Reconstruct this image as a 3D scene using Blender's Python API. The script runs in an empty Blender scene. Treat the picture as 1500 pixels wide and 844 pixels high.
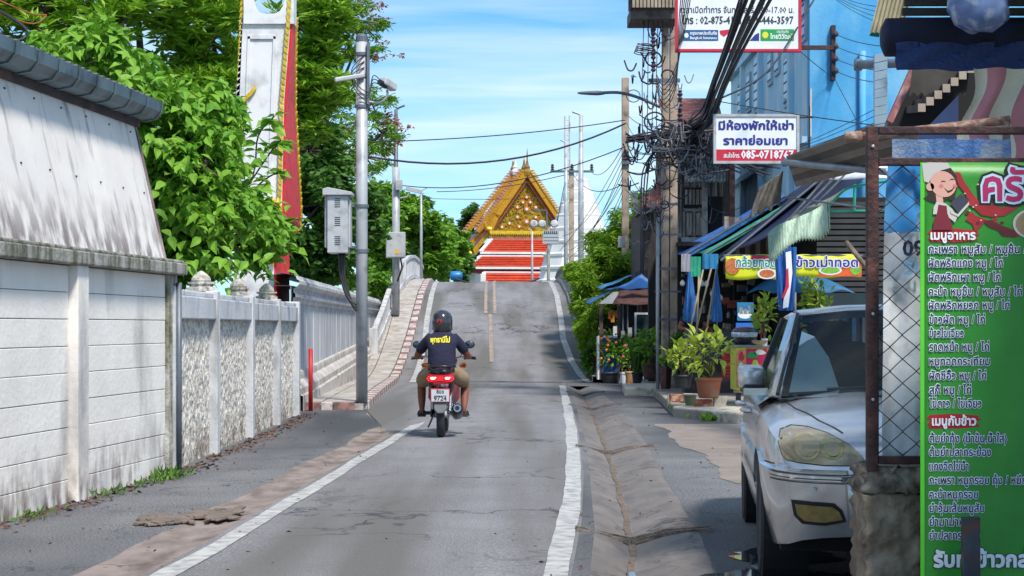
import bpy, bmesh, math, random
import numpy as np
from mathutils import Vector, Matrix, Euler
from mathutils.bvhtree import BVHTree
from mathutils.geometry import delaunay_2d_cdt
random.seed(7); RNG = np.random.default_rng(7)
SC = bpy.context.scene
COL = SC.collection
PI = math.pi
# ---------------- camera ----------------
F, EYE, HOR = 2600.0, 1.35, 478.0
cam = bpy.data.objects.new('camera', bpy.data.cameras.new('camera')); COL.objects.link(cam)
cam.location = (0, 0, EYE); cam.rotation_euler = (PI/2, 0, 0)
cam.data.sensor_width = 36; cam.data.lens = F/1500*36; cam.data.shift_y = (HOR-422)/1500
cam.data.clip_start = .2; cam.data.clip_end = 3000
SC.camera = cam
# ---------------- world and sun ----------------
SUN_EL, SUN_AZ = math.radians(54), math.radians(152)     # azimuth clockwise from +Y
W = bpy.data.worlds.new('World'); SC.world = W; W.use_nodes = True
nt = W.node_tree; nd = nt.nodes; lk = nt.links
bg = nd['Background']; bg.inputs['Strength'].default_value = .15
sky = nd.new('ShaderNodeTexSky'); sky.sky_type = 'NISHITA'; sky.sun_disc = False
sky.sun_elevation = SUN_EL; sky.sun_rotation = SUN_AZ; sky.dust_density = .25; sky.air_density = 1.0; sky.ozone_density = 2.2
tc = nd.new('ShaderNodeTexCoord')
tint = nd.new('ShaderNodeMix'); tint.data_type = 'RGBA'; tint.blend_type = 'MULTIPLY'; tint.inputs[0].default_value = 1
tint.inputs[7].default_value = (.27, .50, .68, 1)
lk.new(sky.outputs[0], tint.inputs[6])
def cloudmask(sx, sz, scale, lo, hi, det=6, off=0):
    mp = nd.new('ShaderNodeMapping'); mp.inputs['Scale'].default_value = (sx, sx, sz); mp.inputs['Location'].default_value = (off, 0, off)
    lk.new(tc.outputs['Generated'], mp.inputs[0])
    n = nd.new('ShaderNodeTexNoise'); n.inputs['Scale'].default_value = scale; n.inputs['Detail'].default_value = det; n.inputs['Distortion'].default_value = .5
    lk.new(mp.outputs[0], n.inputs['Vector'])
    r = nd.new('ShaderNodeMapRange'); r.inputs[1].default_value = lo; r.inputs[2].default_value = hi; r.clamp = True
    lk.new(n.outputs[0], r.inputs[0]); return r.outputs[0]
m1 = cloudmask(1, 6, 2.6, .38, .66, 7); m2 = cloudmask(2, 30, 3.0, .45, .85, 5, 3.1)
add = nd.new('ShaderNodeMath'); add.operation = 'MULTIPLY_ADD'; add.inputs[1].default_value = .55; add.use_clamp = True
lk.new(m2, add.inputs[0]); lk.new(m1, add.inputs[2])
mul = nd.new('ShaderNodeMath'); mul.operation = 'MULTIPLY'; mul.inputs[1].default_value = .78; lk.new(add.outputs[0], mul.inputs[0])
mx = nd.new('ShaderNodeMix'); mx.data_type = 'RGBA'
mx.inputs[7].default_value = (3.5, 4.1, 4.35, 1)
lk.new(mul.outputs[0], mx.inputs[0]); lk.new(tint.outputs[2], mx.inputs[6]); lk.new(mx.outputs[2], bg.inputs['Color'])
sun = bpy.data.objects.new('sun', bpy.data.lights.new('sun', 'SUN')); COL.objects.link(sun)
sun.data.energy = 2.9; sun.data.angle = math.radians(9); sun.data.color = (1, .93, .83)
sd = Vector((math.sin(SUN_AZ)*math.cos(SUN_EL), math.cos(SUN_AZ)*math.cos(SUN_EL), math.sin(SUN_EL)))
sun.rotation_euler = sd.to_track_quat('Z', 'Y').to_euler(); sun.location = (0, 0, 60)
SC.view_settings.view_transform = 'Standard'; SC.view_settings.look = 'None'; SC.view_settings.exposure = .82
# ---------------- helpers ----------------
def S(h):                                   # sRGB hex -> linear
    c = [int(h[i:i+2], 16)/255 for i in (0, 2, 4)]
    return tuple((x/12.92 if x < .04045 else ((x+.055)/1.055)**2.4) for x in c)
def P(px, py, s): return Vector(((px-750)/s, F/s, EYE+(HOR-py)/s))
def XD(px, s): return ((px-750)/s, F/s)
def lerp(a, b, t): return a+(b-a)*t
def tab(t, x):
    if x <= t[0][0]: return t[0][1]
    for (a, b), (c, d) in zip(t, t[1:]):
        if x <= c: return b+(d-b)*(x-a)/(c-a)
    return t[-1][1]
MATS = {}
def M(name, c1, c2=None, scale=4, rough=.7, metal=0, bump=0, bscale=60, dirt=None, damt=.5, dscale=3, dstretch=(1, 1, 1), spec=None, trans=0, island=False, emit=0, cracks=None, coat=0, grad=None, d2=None):
    if name in MATS: return MATS[name]
    m = bpy.data.materials.new(name); m.use_nodes = True; n = m.node_tree.nodes; l = m.node_tree.links
    b = n['Principled BSDF']; b.inputs['Roughness'].default_value = rough; b.inputs['Metallic'].default_value = metal
    if spec is not None: b.inputs['Specular IOR Level'].default_value = spec
    if coat: b.inputs['Coat Weight'].default_value = coat; b.inputs['Coat Roughness'].default_value = .08
    c2 = c2 or tuple(x*.8 for x in c1)
    t = n.new('ShaderNodeTexCoord')
    def mix(fac, a, bb, blend='MIX'):
        x = n.new('ShaderNodeMix'); x.data_type = 'RGBA'; x.blend_type = blend
        for k, q in ((0, fac), (6, a), (7, bb)):
            if isinstance(q, tuple): x.inputs[k].default_value = (*q, 1)
            elif isinstance(q, (int, float)): x.inputs[k].default_value = q
            else: l.new(q, x.inputs[k])
        return x.outputs[2]
    def noise(sc, det=4, st=None, lo=.3, hi=.7):
        x = n.new('ShaderNodeTexNoise'); x.inputs['Scale'].default_value = sc; x.inputs['Detail'].default_value = det
        if st:
            mp = n.new('ShaderNodeMapping'); mp.inputs['Scale'].default_value = st; l.new(t.outputs['Object'], mp.inputs[0]); l.new(mp.outputs[0], x.inputs['Vector'])
        else: l.new(t.outputs['Object'], x.inputs['Vector'])
        r = n.new('ShaderNodeMapRange'); r.inputs[1].default_value = lo; r.inputs[2].default_value = hi; r.clamp = True
        l.new(x.outputs[0], r.inputs[0]); return r.outputs[0]
    if island:
        g = n.new('ShaderNodeNewGeometry'); col = mix(g.outputs['Random Per Island'], c1, c2)
        col = mix(noise(scale, 3), col, tuple(x*.85 for x in c1))
    else: col = mix(noise(scale, 6), c1, c2)
    if dirt: col = mix(noise(dscale, 8, dstretch, 1-damt-.12, 1-damt+.12), col, dirt)
    if d2: col = mix(noise(d2[1], 3, d2[2], .42, .62), col, d2[0])
    if grad:                                # grime band rising from the foot of a wall: (z0, z1, colour)
        z0, z1, gc = grad
        sp = n.new('ShaderNodeSeparateXYZ'); l.new(n.new('ShaderNodeNewGeometry').outputs['Position'], sp.inputs[0])
        r = n.new('ShaderNodeMapRange'); r.inputs[1].default_value = z1; r.inputs[2].default_value = z0; l.new(sp.outputs[2], r.inputs[0])
        q = n.new('ShaderNodeMath'); q.operation = 'MULTIPLY_ADD'; l.new(noise(7, 8, (1, 1, .45), .35, .62), q.inputs[0]); q.inputs[1].default_value = 1.0; q.inputs[2].default_value = -.55
        l.new(r.outputs[0], q.inputs[2]) if False else None
        w = n.new('ShaderNodeMath'); w.operation = 'MULTIPLY'; w.use_clamp = True; l.new(r.outputs[0], w.inputs[0]); l.new(noise(7, 8, (1, 1, .45), .42, .58), w.inputs[1])
        col = mix(w.outputs[0], col, gc)
    if cracks:
        v = n.new('ShaderNodeTexVoronoi'); v.feature = 'DISTANCE_TO_EDGE'; v.inputs['Scale'].default_value = cracks[0]
        x = n.new('ShaderNodeTexNoise'); x.inputs['Scale'].default_value = cracks[0]*2.5; x.inputs['Detail'].default_value = 6
        l.new(t.outputs['Object'], x.inputs['Vector'])
        vm = n.new('ShaderNodeVectorMath'); vm.operation = 'MULTIPLY_ADD'; vm.inputs[1].default_value = (.5/cracks[0]*2,)*3
        l.new(x.outputs['Color'], vm.inputs[0]); l.new(t.outputs['Object'], vm.inputs[2]); l.new(vm.outputs[0], v.inputs['Vector'])
        r = n.new('ShaderNodeMapRange'); r.inputs[1].default_value = 0; r.inputs[2].default_value = cracks[1]; r.inputs[3].default_value = 1; r.inputs[4].default_value = 0; l.new(v.outputs[0], r.inputs[0])
        w = n.new('ShaderNodeMath'); w.operation = 'MULTIPLY'; l.new(r.outputs[0], w.inputs[0]); l.new(noise(cracks[0]*.6, 3, None, .45, .6), w.inputs[1])
        col = mix(w.outputs[0], col, tuple(x*.25 for x in c1))
    l.new(col, b.inputs['Base Color'])
    if bump:
        x = n.new('ShaderNodeTexNoise'); x.inputs['Scale'].default_value = bscale; x.inputs['Detail'].default_value = 6; l.new(t.outputs['Object'], x.inputs['Vector'])
        bp = n.new('ShaderNodeBump'); bp.inputs['Strength'].default_value = bump; bp.inputs['Distance'].default_value = .02
        l.new(x.outputs[0], bp.inputs['Height']); l.new(bp.outputs[0], b.inputs['Normal'])
    if emit: b.inputs['Emission Color'].default_value = (*c1, 1); b.inputs['Emission Strength'].default_value = emit
    if trans:
        tr = n.new('ShaderNodeBsdfTranslucent'); l.new(col, tr.inputs[0]); ms = n.new('ShaderNodeMixShader'); ms.inputs[0].default_value = trans
        l.new(b.outputs[0], ms.inputs[1]); l.new(tr.outputs[0], ms.inputs[2]); l.new(ms.outputs[0], n['Material Output'].inputs[0])
    MATS[name] = m; return m
def glass(name, c=(.05, .07, .07), tr=.5, rough=.03):
    m = bpy.data.materials.new(name); m.use_nodes = True; n = m.node_tree.nodes; l = m.node_tree.links
    b = n['Principled BSDF']; b.inputs['Base Color'].default_value = (*c, 1); b.inputs['Roughness'].default_value = rough
    t = n.new('ShaderNodeBsdfTransparent'); t.inputs[0].default_value = (.75, .85, .85, 1); ms = n.new('ShaderNodeMixShader'); ms.inputs[0].default_value = tr
    l.new(b.outputs[0], ms.inputs[1]); l.new(t.outputs[0], ms.inputs[2]); l.new(ms.outputs[0], n['Material Output'].inputs[0]); return m
class MB:
    def __init__(s): s.v = []; s.f = []
    def add(s, vs, fs):
        b = len(s.v); s.v += [tuple(x) for x in vs]; s.f += [tuple(i+b for i in f) for f in fs]; return s
    def box(s, x0, x1, y0, y1, z0, z1):
        return s.add([(x, y, z) for z in (z0, z1) for y in (y0, y1) for x in (x0, x1)], [(0, 2, 3, 1), (4, 5, 7, 6), (0, 1, 5, 4), (2, 6, 7, 3), (0, 4, 6, 2), (1, 3, 7, 5)])
    def obox(s, c, size, rot=(0, 0, 0), R=None):
        R = R or Euler(rot).to_matrix(); c = Vector(c); h = [q/2 for q in size]
        return s.add([c+R@Vector((x, y, z)) for z in (-h[2], h[2]) for y in (-h[1], h[1]) for x in (-h[0], h[0])], [(0, 2, 3, 1), (4, 5, 7, 6), (0, 1, 5, 4), (2, 6, 7, 3), (0, 4, 6, 2), (1, 3, 7, 5)])
    def beam(s, a, b, w, h, up=(0, 0, 1)):
        a = Vector(a); b = Vector(b); d = (b-a); L = d.length; d.normalize(); u = Vector(up)
        if abs(d.dot(u)) > .99: u = Vector((0, 1, 0))
        x = d.cross(u).normalized(); z = x.cross(d); R = Matrix((x, d, z)).transposed()
        return s.obox((a+b)/2, (w, L, h), R=R)
    def tube(s, pts, r, n=8, cap=True):
        pts = [Vector(p) for p in pts]; rs = r if isinstance(r, (list, tuple)) else [r]*len(pts); b = len(s.v); pu = None
        for i, p in enumerate(pts):
            d = (pts[min(i+1, len(pts)-1)]-pts[max(i-1, 0)])
            d = d.normalized() if d.length > 1e-9 else Vector((0, 0, 1))
            if pu is None: pu = Vector((0, 0, 1)) if abs(d.z) < .9 else Vector((1, 0, 0))
            x = d.cross(pu)
            if x.length < 1e-5: x = d.cross(Vector((0, 1, 0)))
            x.normalize(); y = x.cross(d); pu = y
            for k in range(n):
                a = 2*PI*k/n; s.v.append(tuple(p+(x*math.cos(a)+y*math.sin(a))*rs[i]))
        for i in range(len(pts)-1):
            for k in range(n):
                k2 = (k+1) % n; s.f.append((b+i*n+k, b+i*n+k2, b+(i+1)*n+k2, b+(i+1)*n+k))
        if cap: s.f.append(tuple(b+k for k in range(n))[::-1]); s.f.append(tuple(b+(len(pts)-1)*n+k for k in range(n)))
        return s
    def lathe(s, prof, c=(0, 0, 0), n=16, axis='z', sc=(1, 1, 1)):
        b = len(s.v)
        for r, z in prof:
            for k in range(n):
                a = 2*PI*k/n; q = (r*math.cos(a)*sc[0], r*math.sin(a)*sc[1], z*sc[2])
                if axis == 'x': q = (q[2], q[0], q[1])
                if axis == 'y': q = (q[0], q[2], q[1])
                s.v.append((q[0]+c[0], q[1]+c[1], q[2]+c[2]))
        for i in range(len(prof)-1):
            for k in range(n):
                k2 = (k+1) % n; s.f.append((b+i*n+k, b+i*n+k2, b+(i+1)*n+k2, b+(i+1)*n+k))
        if prof[0][0] > 1e-4: s.f.append(tuple(b+k for k in range(n))[::-1])
        if prof[-1][0] > 1e-4: s.f.append(tuple(b+(len(prof)-1)*n+k for k in range(n)))
        return s
    def prism(s, pts, vec):
        n = len(pts); vec = Vector(vec); pts = [Vector(p) for p in pts]
        return s.add(pts+[p+vec for p in pts], [tuple(range(n)), tuple(range(2*n-1, n-1, -1))]+[(i, i+n, (i+1) % n+n, (i+1) % n) for i in range(n)])
    def surf(s, rows, closed=False):
        n = len(rows[0]); b = len(s.v)
        for r in rows: s.v += [tuple(p) for p in r]
        for i in range(len(rows)-1):
            for k in range(n if closed else n-1):
                k2 = (k+1) % n; s.f.append((b+i*n+k, b+i*n+k2, b+(i+1)*n+k2, b+(i+1)*n+k))
        return s
    def build(s, name, mat, parent=None, smooth=False, bevel=0, solid=0, kind=None, label=None, fix=True, sub=0, sharp=0):
        off = Vector(parent['_o']) if parent is not None and '_o' in parent else Vector((0, 0, 0))
        me = bpy.data.meshes.new(name); me.from_pydata([(a-off.x, b-off.y, c-off.z) for a, b, c in s.v], [], s.f); me.update()
        if fix and len(s.f) < 4000:
            bm = bmesh.new(); bm.from_mesh(me); bmesh.ops.remove_doubles(bm, verts=bm.verts, dist=1e-5) if smooth else None
            bmesh.ops.recalc_face_normals(bm, faces=bm.faces); bm.to_mesh(me); bm.free()
        if smooth: me.shade_smooth()
        if sharp: me.set_sharp_from_angle(angle=math.radians(sharp))
        me.materials.append(mat)
        o = bpy.data.objects.new(name, me); COL.objects.link(o)
        if parent is not None: o.parent = parent; o['_o'] = list(off)
        if solid: q = o.modifiers.new('s', 'SOLIDIFY'); q.thickness = solid; q.offset = 0
        if bevel: q = o.modifiers.new('b', 'BEVEL'); q.width = bevel; q.segments = 2; q.limit_method = 'ANGLE'; q.harden_normals = False
        if sub: q = o.modifiers.new('u', 'SUBSURF'); q.levels = sub; q.render_levels = sub
        if kind: o['kind'] = kind
        if label: o['label'] = label
        return o
def thing(name, label, cat, loc=(0, 0, 0), group=None):
    o = bpy.data.objects.new(name, None); COL.objects.link(o); o.location = loc; o.empty_display_size = .1
    o['label'] = label; o['category'] = cat; o['_o'] = list(loc)
    if group: o['group'] = group
    return o
def tag(o, label, cat, group=None, kind=None):
    o['label'] = label; o['category'] = cat
    if group: o['group'] = group
    if kind: o['kind'] = kind
    return o
def copy_thing(r, loc, rotz=0, label=None, scale=None):
    def cp(o, par):
        c = o.copy(); COL.objects.link(c)
        if par is not None: c.parent = par
        for ch in KIDS.get(o.name, []): cp(ch, c)
        return c
    KIDS = {}
    for o in COL.objects:
        if o.parent: KIDS.setdefault(o.parent.name, []).append(o)
    c = cp(r, None); c.location = loc; c.rotation_euler = (0, 0, rotz)
    if label: c['label'] = label
    if scale: c.scale = (scale,)*3 if isinstance(scale, (int, float)) else scale
    return c
def share(o, loc, rot=(0, 0, 0), scale=(1, 1, 1), parent=None, name=None):
    c = o.copy(); COL.objects.link(c); c.location = loc; c.rotation_euler = rot; c.scale = scale
    if parent is not None: c.parent = parent
    return c
def st(mb, name, mat, **k): return mb.build(name, mat, kind='structure', **k)
# ---- lettering: text curve -> outlines -> constrained triangulation with the non-zero rule ----
TXC = {}
def textmesh(body, size, off=0, res=2):
    if (body, off, res) in TXC: return TXC[(body, off, res)]
    c = bpy.data.curves.new('t', 'FONT'); c.body = body; c.size = size; c.fill_mode = 'NONE'; c.resolution_u = res
    o = bpy.data.objects.new('t', c); COL.objects.link(o)
    me = bpy.data.meshes.new_from_object(o.evaluated_get(bpy.context.evaluated_depsgraph_get()))
    co = [v.co.xy.copy() for v in me.vertices]; nx = {}
    for e in me.edges: nx.setdefault(e.vertices[0], []).append(e.vertices[1]); nx.setdefault(e.vertices[1], []).append(e.vertices[0])
    seen = set(); loops = []
    for i in range(len(co)):
        if i in seen or i not in nx: continue
        L = [i]; seen.add(i); cur = i
        order = sorted(nx[i])                      # vertices of a spline are stored in order, so go up
        nxt = i+1 if i+1 in nx[i] else order[0]
        while nxt not in seen:
            L.append(nxt); seen.add(nxt); cur = nxt
            cand = [q for q in nx[cur] if q not in seen]
            if not cand: break
            nxt = cand[0]
        if len(L) > 2: loops.append([co[k] for k in L])
    bpy.data.objects.remove(o); bpy.data.curves.remove(c); bpy.data.meshes.remove(me)
    ext = (min(p.x for L in loops for p in L), max(p.x for L in loops for p in L))
    def area(L): return sum(L[i-1].x*L[i].y-L[i].x*L[i-1].y for i in range(len(L)))/2
    def bb(L): return (min(p.x for p in L), max(p.x for p in L), min(p.y for p in L), max(p.y for p in L))
    def group(loops):
        bbs = [bb(L) for L in loops]; par = list(range(len(loops)))
        def find(a):
            while par[a] != a: a = par[a]
            return a
        for i in range(len(loops)):
            for j in range(i):
                A, B = bbs[i], bbs[j]
                if A[0] <= B[1] and B[0] <= A[1] and A[2] <= B[3] and B[2] <= A[3]: par[find(i)] = find(j)
        cl = {}
        for i in range(len(loops)): cl.setdefault(find(i), []).append(loops[i])
        return cl
    fix_ = []
    for Ls in group(loops).values():              # make every glyph wind the same way, then grow it
        if sum(area(L) for L in Ls) < 0: Ls = [L[::-1] for L in Ls]
        for L in Ls:
            if off:
                L = [p for i, p in enumerate(L) if (p-L[i-1]).length > 1e-5]; o2 = []
                for i, p in enumerate(L):
                    a = (p-L[i-1]).normalized(); b = (L[(i+1) % len(L)]-p).normalized(); nrm = Vector((a.y+b.y, -a.x-b.x))
                    nrm = nrm.normalized() if nrm.length > .1 else Vector((a.y, -a.x)); o2.append(p+nrm*off)
                L = o2
            fix_.append(L)
    cl = group(fix_)
    V = []; Fc = []
    for Ls in cl.values():
        vs = []; es = []
        for L in Ls:
            b = len(vs); vs += L; es += [(b+k, b+(k+1) % len(L)) for k in range(len(L))]
        r = delaunay_2d_cdt(vs, es, [], 0, 1e-6*size)
        pv, pf = r[0], r[2]
        A = [np.array([(p.x, p.y) for p in L]) for L in Ls]; b = len(V); V += [(p.x, p.y) for p in pv]
        for f in pf:
            cx = sum(pv[k].x for k in f)/len(f); cy = sum(pv[k].y for k in f)/len(f); wn = 0
            for a in A:
                q = np.roll(a, -1, 0); up = (a[:, 1] <= cy) & (q[:, 1] > cy); dn = (a[:, 1] > cy) & (q[:, 1] <= cy)
                cr = (q[:, 0]-a[:, 0])*(cy-a[:, 1])-(cx-a[:, 0])*(q[:, 1]-a[:, 1])
                wn += int((up & (cr > 0)).sum())-int((dn & (cr < 0)).sum())
            if wn > 0: Fc.append(tuple(b+k for k in f))
    TXC[(body, off, res)] = (V, Fc, ext); return V, Fc, ext
def text(body, mat, parent, org, xd, up, h, w=None, off=0, lift=.003, name='lettering', center=False, res=2, slant=0):
    """h = height of the x-height-ish body in metres; w = forced total width"""
    V, Fc, (x0, x1) = textmesh(body, 1.0, off, res)
    if not V: return None
    sc = h/.55; sx = sc if w is None else w/(x1-x0)
    xd = Vector(xd).normalized(); up = Vector(up).normalized(); nrm = xd.cross(up); org = Vector(org)+nrm*lift
    cx = (x0+x1)/2 if center else x0
    mb = MB(); mb.v = [tuple(org+xd*((v[0]-cx)*sx+slant*v[1]*sc)+up*(v[1]*sc)) for v in V]; mb.f = Fc
    return mb.build(name, mat, parent, fix=False, kind='stuff')
def flatpoly(pts2, org, xd, up, mat, parent, name, lift=.003, th=0):
    xd = Vector(xd).normalized(); up = Vector(up).normalized(); nrm = xd.cross(up); org = Vector(org)+nrm*lift
    mb = MB(); q = [org+xd*a+up*b for a, b in pts2]; mb.add(q, [tuple(range(len(q)))])
    return mb.build(name, mat, parent, fix=False, solid=th)
def blob(n, rx, ry, j=0, ph=0): return [(rx*math.cos(2*PI*k/n+ph)*(1+j*math.sin(3.7*k)), ry*math.sin(2*PI*k/n+ph)*(1+j*math.cos(2.9*k))) for k in range(n)]
# ---- foliage ----
LEAF8 = (np.array([(0, 0, 0), (-.22, .25, .07), (-.25, .52, .08), (0, 1, -.16), (.25, .52, .08), (.22, .25, .07), (0, .33, 0), (0, .65, -.03)]), [(0, 6, 1), (1, 6, 7, 2), (2, 7, 3), (0, 5, 6), (5, 4, 7, 6), (4, 3, 7)])
LEAF2 = (np.array([(0, 0, 0), (-.3, .5, .08), (0, 1, 0), (.3, .5, .08)]), [(0, 2, 1), (0, 3, 2)])
SLIM2 = (np.array([(0, 0, 0), (-.13, .45, .04), (0, 1, -.08), (.13, .45, .04)]), [(0, 2, 1), (0, 3, 2)])
def leaves(pos, size, shape=LEAF2, droop=.3, spread=1.0, dirs=None, jit=.35):
    n = len(pos); sv, sf = shape
    a = RNG.uniform(0, 2*PI, n)
    y = np.stack([np.cos(a), np.sin(a), RNG.normal(-droop, .45*spread, n)], 1) if dirs is None else np.array(dirs, float)
    y /= np.linalg.norm(y, axis=1)[:, None]
    up = np.tile(np.array([0, 0, 1.]), (n, 1))+RNG.normal(0, .55, (n, 3))
    x = np.cross(y, up); x /= np.linalg.norm(x, axis=1)[:, None]+1e-9; z = np.cross(x, y)
    sz = size*(1+RNG.uniform(-jit, jit, n))
    V = (np.asarray(pos)[:, None, :]+sz[:, None, None]*(sv[None, :, 0, None]*x[:, None, :]+sv[None, :, 1, None]*y[:, None, :]+sv[None, :, 2, None]*z[:, None, :])).reshape(-1, 3)
    k = len(sv); Fc = [tuple(i*k+q for q in f) for i in range(n) for f in sf]
    mb = MB(); mb.v = V; mb.f = Fc; return mb
def join(mbs):
    o = MB(); vs = []; b = 0
    for m in mbs:
        v = np.asarray(m.v).reshape(-1, 3); vs.append(v); o.f += [tuple(i+b for i in f) for f in m.f]; b += len(v)
    o.v = [tuple(x) for x in np.concatenate(vs)] if vs else []; return o
def clump_pts(cl, n):
    vol = np.array([c[3]*c[4]*c[5] for c in cl])**.67; idx = RNG.choice(len(cl), n, p=vol/vol.sum()); c = np.array(cl)[idx]
    d = RNG.normal(0, 1, (n, 3)); d /= np.linalg.norm(d, axis=1)[:, None]; r = RNG.uniform(.0, 1, n)**.33*RNG.uniform(.75, 1.08, n)
    return c[:, :3]+d*r[:, None]*c[:, 3:6], d
def subclumps(cl, k, f=.38):
    """break each big ellipsoid into k uneven small ones spread over its shell, leaving gaps"""
    out = []
    for c in cl:
        for i in range(k):
            d = Vector(RNG.normal(0, 1, 3)).normalized(); r = RNG.uniform(.45, 1.0); q = f*RNG.uniform(.55, 1.15)
            out.append((c[0]+d.x*r*c[3], c[1]+d.y*r*c[4], c[2]+d.z*r*c[5], c[3]*q, c[4]*q, c[5]*q*.8))
    return out
def tree(name, label, cat, base, clumps, n, size, mat, tm, shape=LEAF2, k=14, f=.36, group=None, tr=.12, droop=.3, cull=None, rosette=0, top=None):
    base = Vector(base); t = thing(name, label, cat, base, group)
    sub = subclumps(clumps, k, f)
    if rosette:
        pts, d = clump_pts(sub, n//rosette); P2 = np.repeat(pts, rosette, 0); a = RNG.uniform(0, 2*PI, len(P2))
        dr = np.repeat(d*.6+np.array([0, 0, .35]), rosette, 0)+np.stack([np.cos(a), np.sin(a), RNG.normal(0, .2, len(a))], 1)
        mb = leaves(P2, size, shape, dirs=dr)
    else:
        pts, d = clump_pts(sub, n); mb = leaves(pts, size, shape, droop)
    ob = mb; ob.v = [tuple(x) for x in mb.v]; ob.build('crown', mat, t, kind='stuff', fix=False)
    tb = MB(); cen = Vector(np.mean(np.array(clumps)[:, :3], 0)); fork = base.lerp(cen, .55); fork.x = lerp(base.x, cen.x, .3)
    tb.tube([base-Vector((0, 0, .1)), base.lerp(fork, .5)+Vector((.04, 0, 0)), fork], [tr*1.25, tr, tr*.8], 10)
    for c in clumps:
        e = Vector(c[:3]); m_ = fork.lerp(e, .5)+Vector((0, 0, .15)); tb.tube([fork, m_, e], [tr*.6, tr*.4, tr*.15], 7)
    for c in sub[::max(1, len(sub)//40)]:
        e = Vector(c[:3]); q = min(clumps, key=lambda g: (Vector(g[:3])-e).length); tb.tube([Vector(q[:3]), e], [tr*.2, tr*.08], 5)
    tb.build('trunk', tm, t, smooth=True)
    return t
# ================= materials =================
asph = M('asphalt', S('61616a'), S('7a7a82'), 1.3, .78, bump=.9, bscale=55, dirt=S('a09d9c'), damt=.45, dscale=75, cracks=(.5, .02), d2=(S('64625f'), .9, (1.3, .07, 1)))
asph_new = M('fresh_asphalt', S('55596a'), S('5f6373'), 1.5, .72, bump=.6, bscale=70, dirt=S('7b8290'), damt=.4, dscale=90)
asph_dark = M('side_asphalt', S('47474a'), S('6e6d6d'), 1.1, .8, bump=1.2, bscale=45, dirt=S('8f9094'), damt=.45, dscale=60, d2=(S('414349'), .5, (1, .2, 1)), cracks=(1.1, .02))
pink = M('gutter_concrete', S('67625f'), S('7a7471'), 2.5, .8, bump=.3, bscale=60, dirt=S('5c5858'), damt=.42, dscale=5, dstretch=(1, .3, 1), cracks=(.8, .02))
pink_l = M('left_gutter_concrete', S('7f736d'), S('91857f'), 2.5, .8, bump=.3, bscale=60, dirt=S('63564f'), damt=.45, dscale=5, dstretch=(1, .4, 1), cracks=(.9, .02))
pad_m = M('pad_concrete', S('7b726b'), S('8d847c'), 1.4, .8, bump=.5, bscale=30, dirt=S('7a6c62'), damt=.4, dscale=3)
conc = M('concrete', S('938f88'), S('b3b0a9'), 2, .8, bump=.5, bscale=25, dirt=S('6a665f'), damt=.42, dscale=5)
conc_l = M('pale_concrete', S('c0b6a2'), S('d8d1c2'), 3, .8, bump=.8, bscale=18, dirt=S('8d8474'), damt=.42, dscale=6)
slab_m = M('paving_slab', S('a19a93'), S('b8b2ac'), 1.7, .8, bump=.4, bscale=25, dirt=S('857e78'), damt=.42, dscale=4)
paint = M('road_paint', S('bcbbb8'), S('a9a8a6'), 3, .6, bump=.15, bscale=60, dirt=S('7d7d80'), damt=.43, dscale=9)
ypaint = M('yellow_road_paint', S('b99775'), S('a58d78'), 5, .65, bump=.4, dirt=S('77767a'), damt=.5, dscale=8)
white_w = M('white_wall_paint', S('ebe6e0'), S('ddd7d0'), 2.0, .75, bump=.25, bscale=20, dirt=S('8b888a'), damt=.36, dscale=2.2, dstretch=(1, 1, .3), grad=(-.02, .5, S('756560')))
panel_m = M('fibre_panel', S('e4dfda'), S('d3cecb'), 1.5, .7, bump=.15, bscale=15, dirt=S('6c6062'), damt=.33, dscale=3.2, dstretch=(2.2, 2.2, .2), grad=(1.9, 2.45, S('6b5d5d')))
ledge_m = M('stained_ledge', S('b0ada7'), S('8f8c84'), 3, .8, bump=.6, bscale=25, dirt=S('5b5c4d'), damt=.5, dscale=6, dstretch=(2, 2, .3))
moss_m = M('mossy_render', S('8c8a7c'), S('55573f'), 6, .9, bump=1, bscale=25, dirt=S('c4c2bb'), damt=.45, dscale=7, dstretch=(1, 1, .35))
rough_m = M('roughcast', S('dad6cf'), S('cac5bd'), 3, .85, bump=1.0, bscale=26, dirt=S('8d857a'), damt=.45, dscale=19, grad=(0, .5, S('77685c')))
white_c = M('white_moulding', S('cccccf'), S('b5b8bd'), 2, .7, bump=.3, bscale=25, dirt=S('7d7c78'), damt=.38, dscale=4, dstretch=(1, 1, .4))
white_t = M('white_temple_wall', S('c6c9ce'), S('b2b6bd'), 1, .7, bump=.2, dirt=S('8a8e94'), damt=.38, dscale=2, dstretch=(2, 2, .2))
gut_m = M('grey_gutter', S('6f8288'), S('5a6b72'), 3, .4, metal=.35, dirt=S('3d474b'), damt=.4, dscale=4)
dkwood = M('dark_fascia', S('4a4043'), S('332c30'), 4, .8, bump=.3, dirt=S('7a5a55'), damt=.4, dscale=3)
galv = M('galvanised_steel', S('b4b8bc'), S('9ea3a8'), 3, .45, metal=.15, bump=.1, dirt=S('787d84'), damt=.36, dscale=4)
galv_d = M('aged_steel', S('707983'), S('565e69'), 4, .5, metal=.3)
cab_m = M('cabinet_paint', S('b5b8bc'), S('a3a6ab'), 3, .5, dirt=S('85888c'), damt=.36, dscale=5)
black = M('black_plastic', S('1c1d20'), S('26272b'), 5, .45)
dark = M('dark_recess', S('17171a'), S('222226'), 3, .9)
cable_m = M('cable_sheath', S('23232b'), S('33323c'), 5, .6)
cable_g = M('grey_cable_sheath', S('85878d'), S('60626a'), 5, .6)
red_p = M('temple_red', S('ea1220'), S('d40f1c'), 3, .5, bump=.2, dirt=S('8c1018'), damt=.36, dscale=5)
red_b = M('bright_red_paint', S('c4141a'), S('9e1217'), 6, .5, dirt=S('6b3432'), damt=.36, dscale=9)
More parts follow.
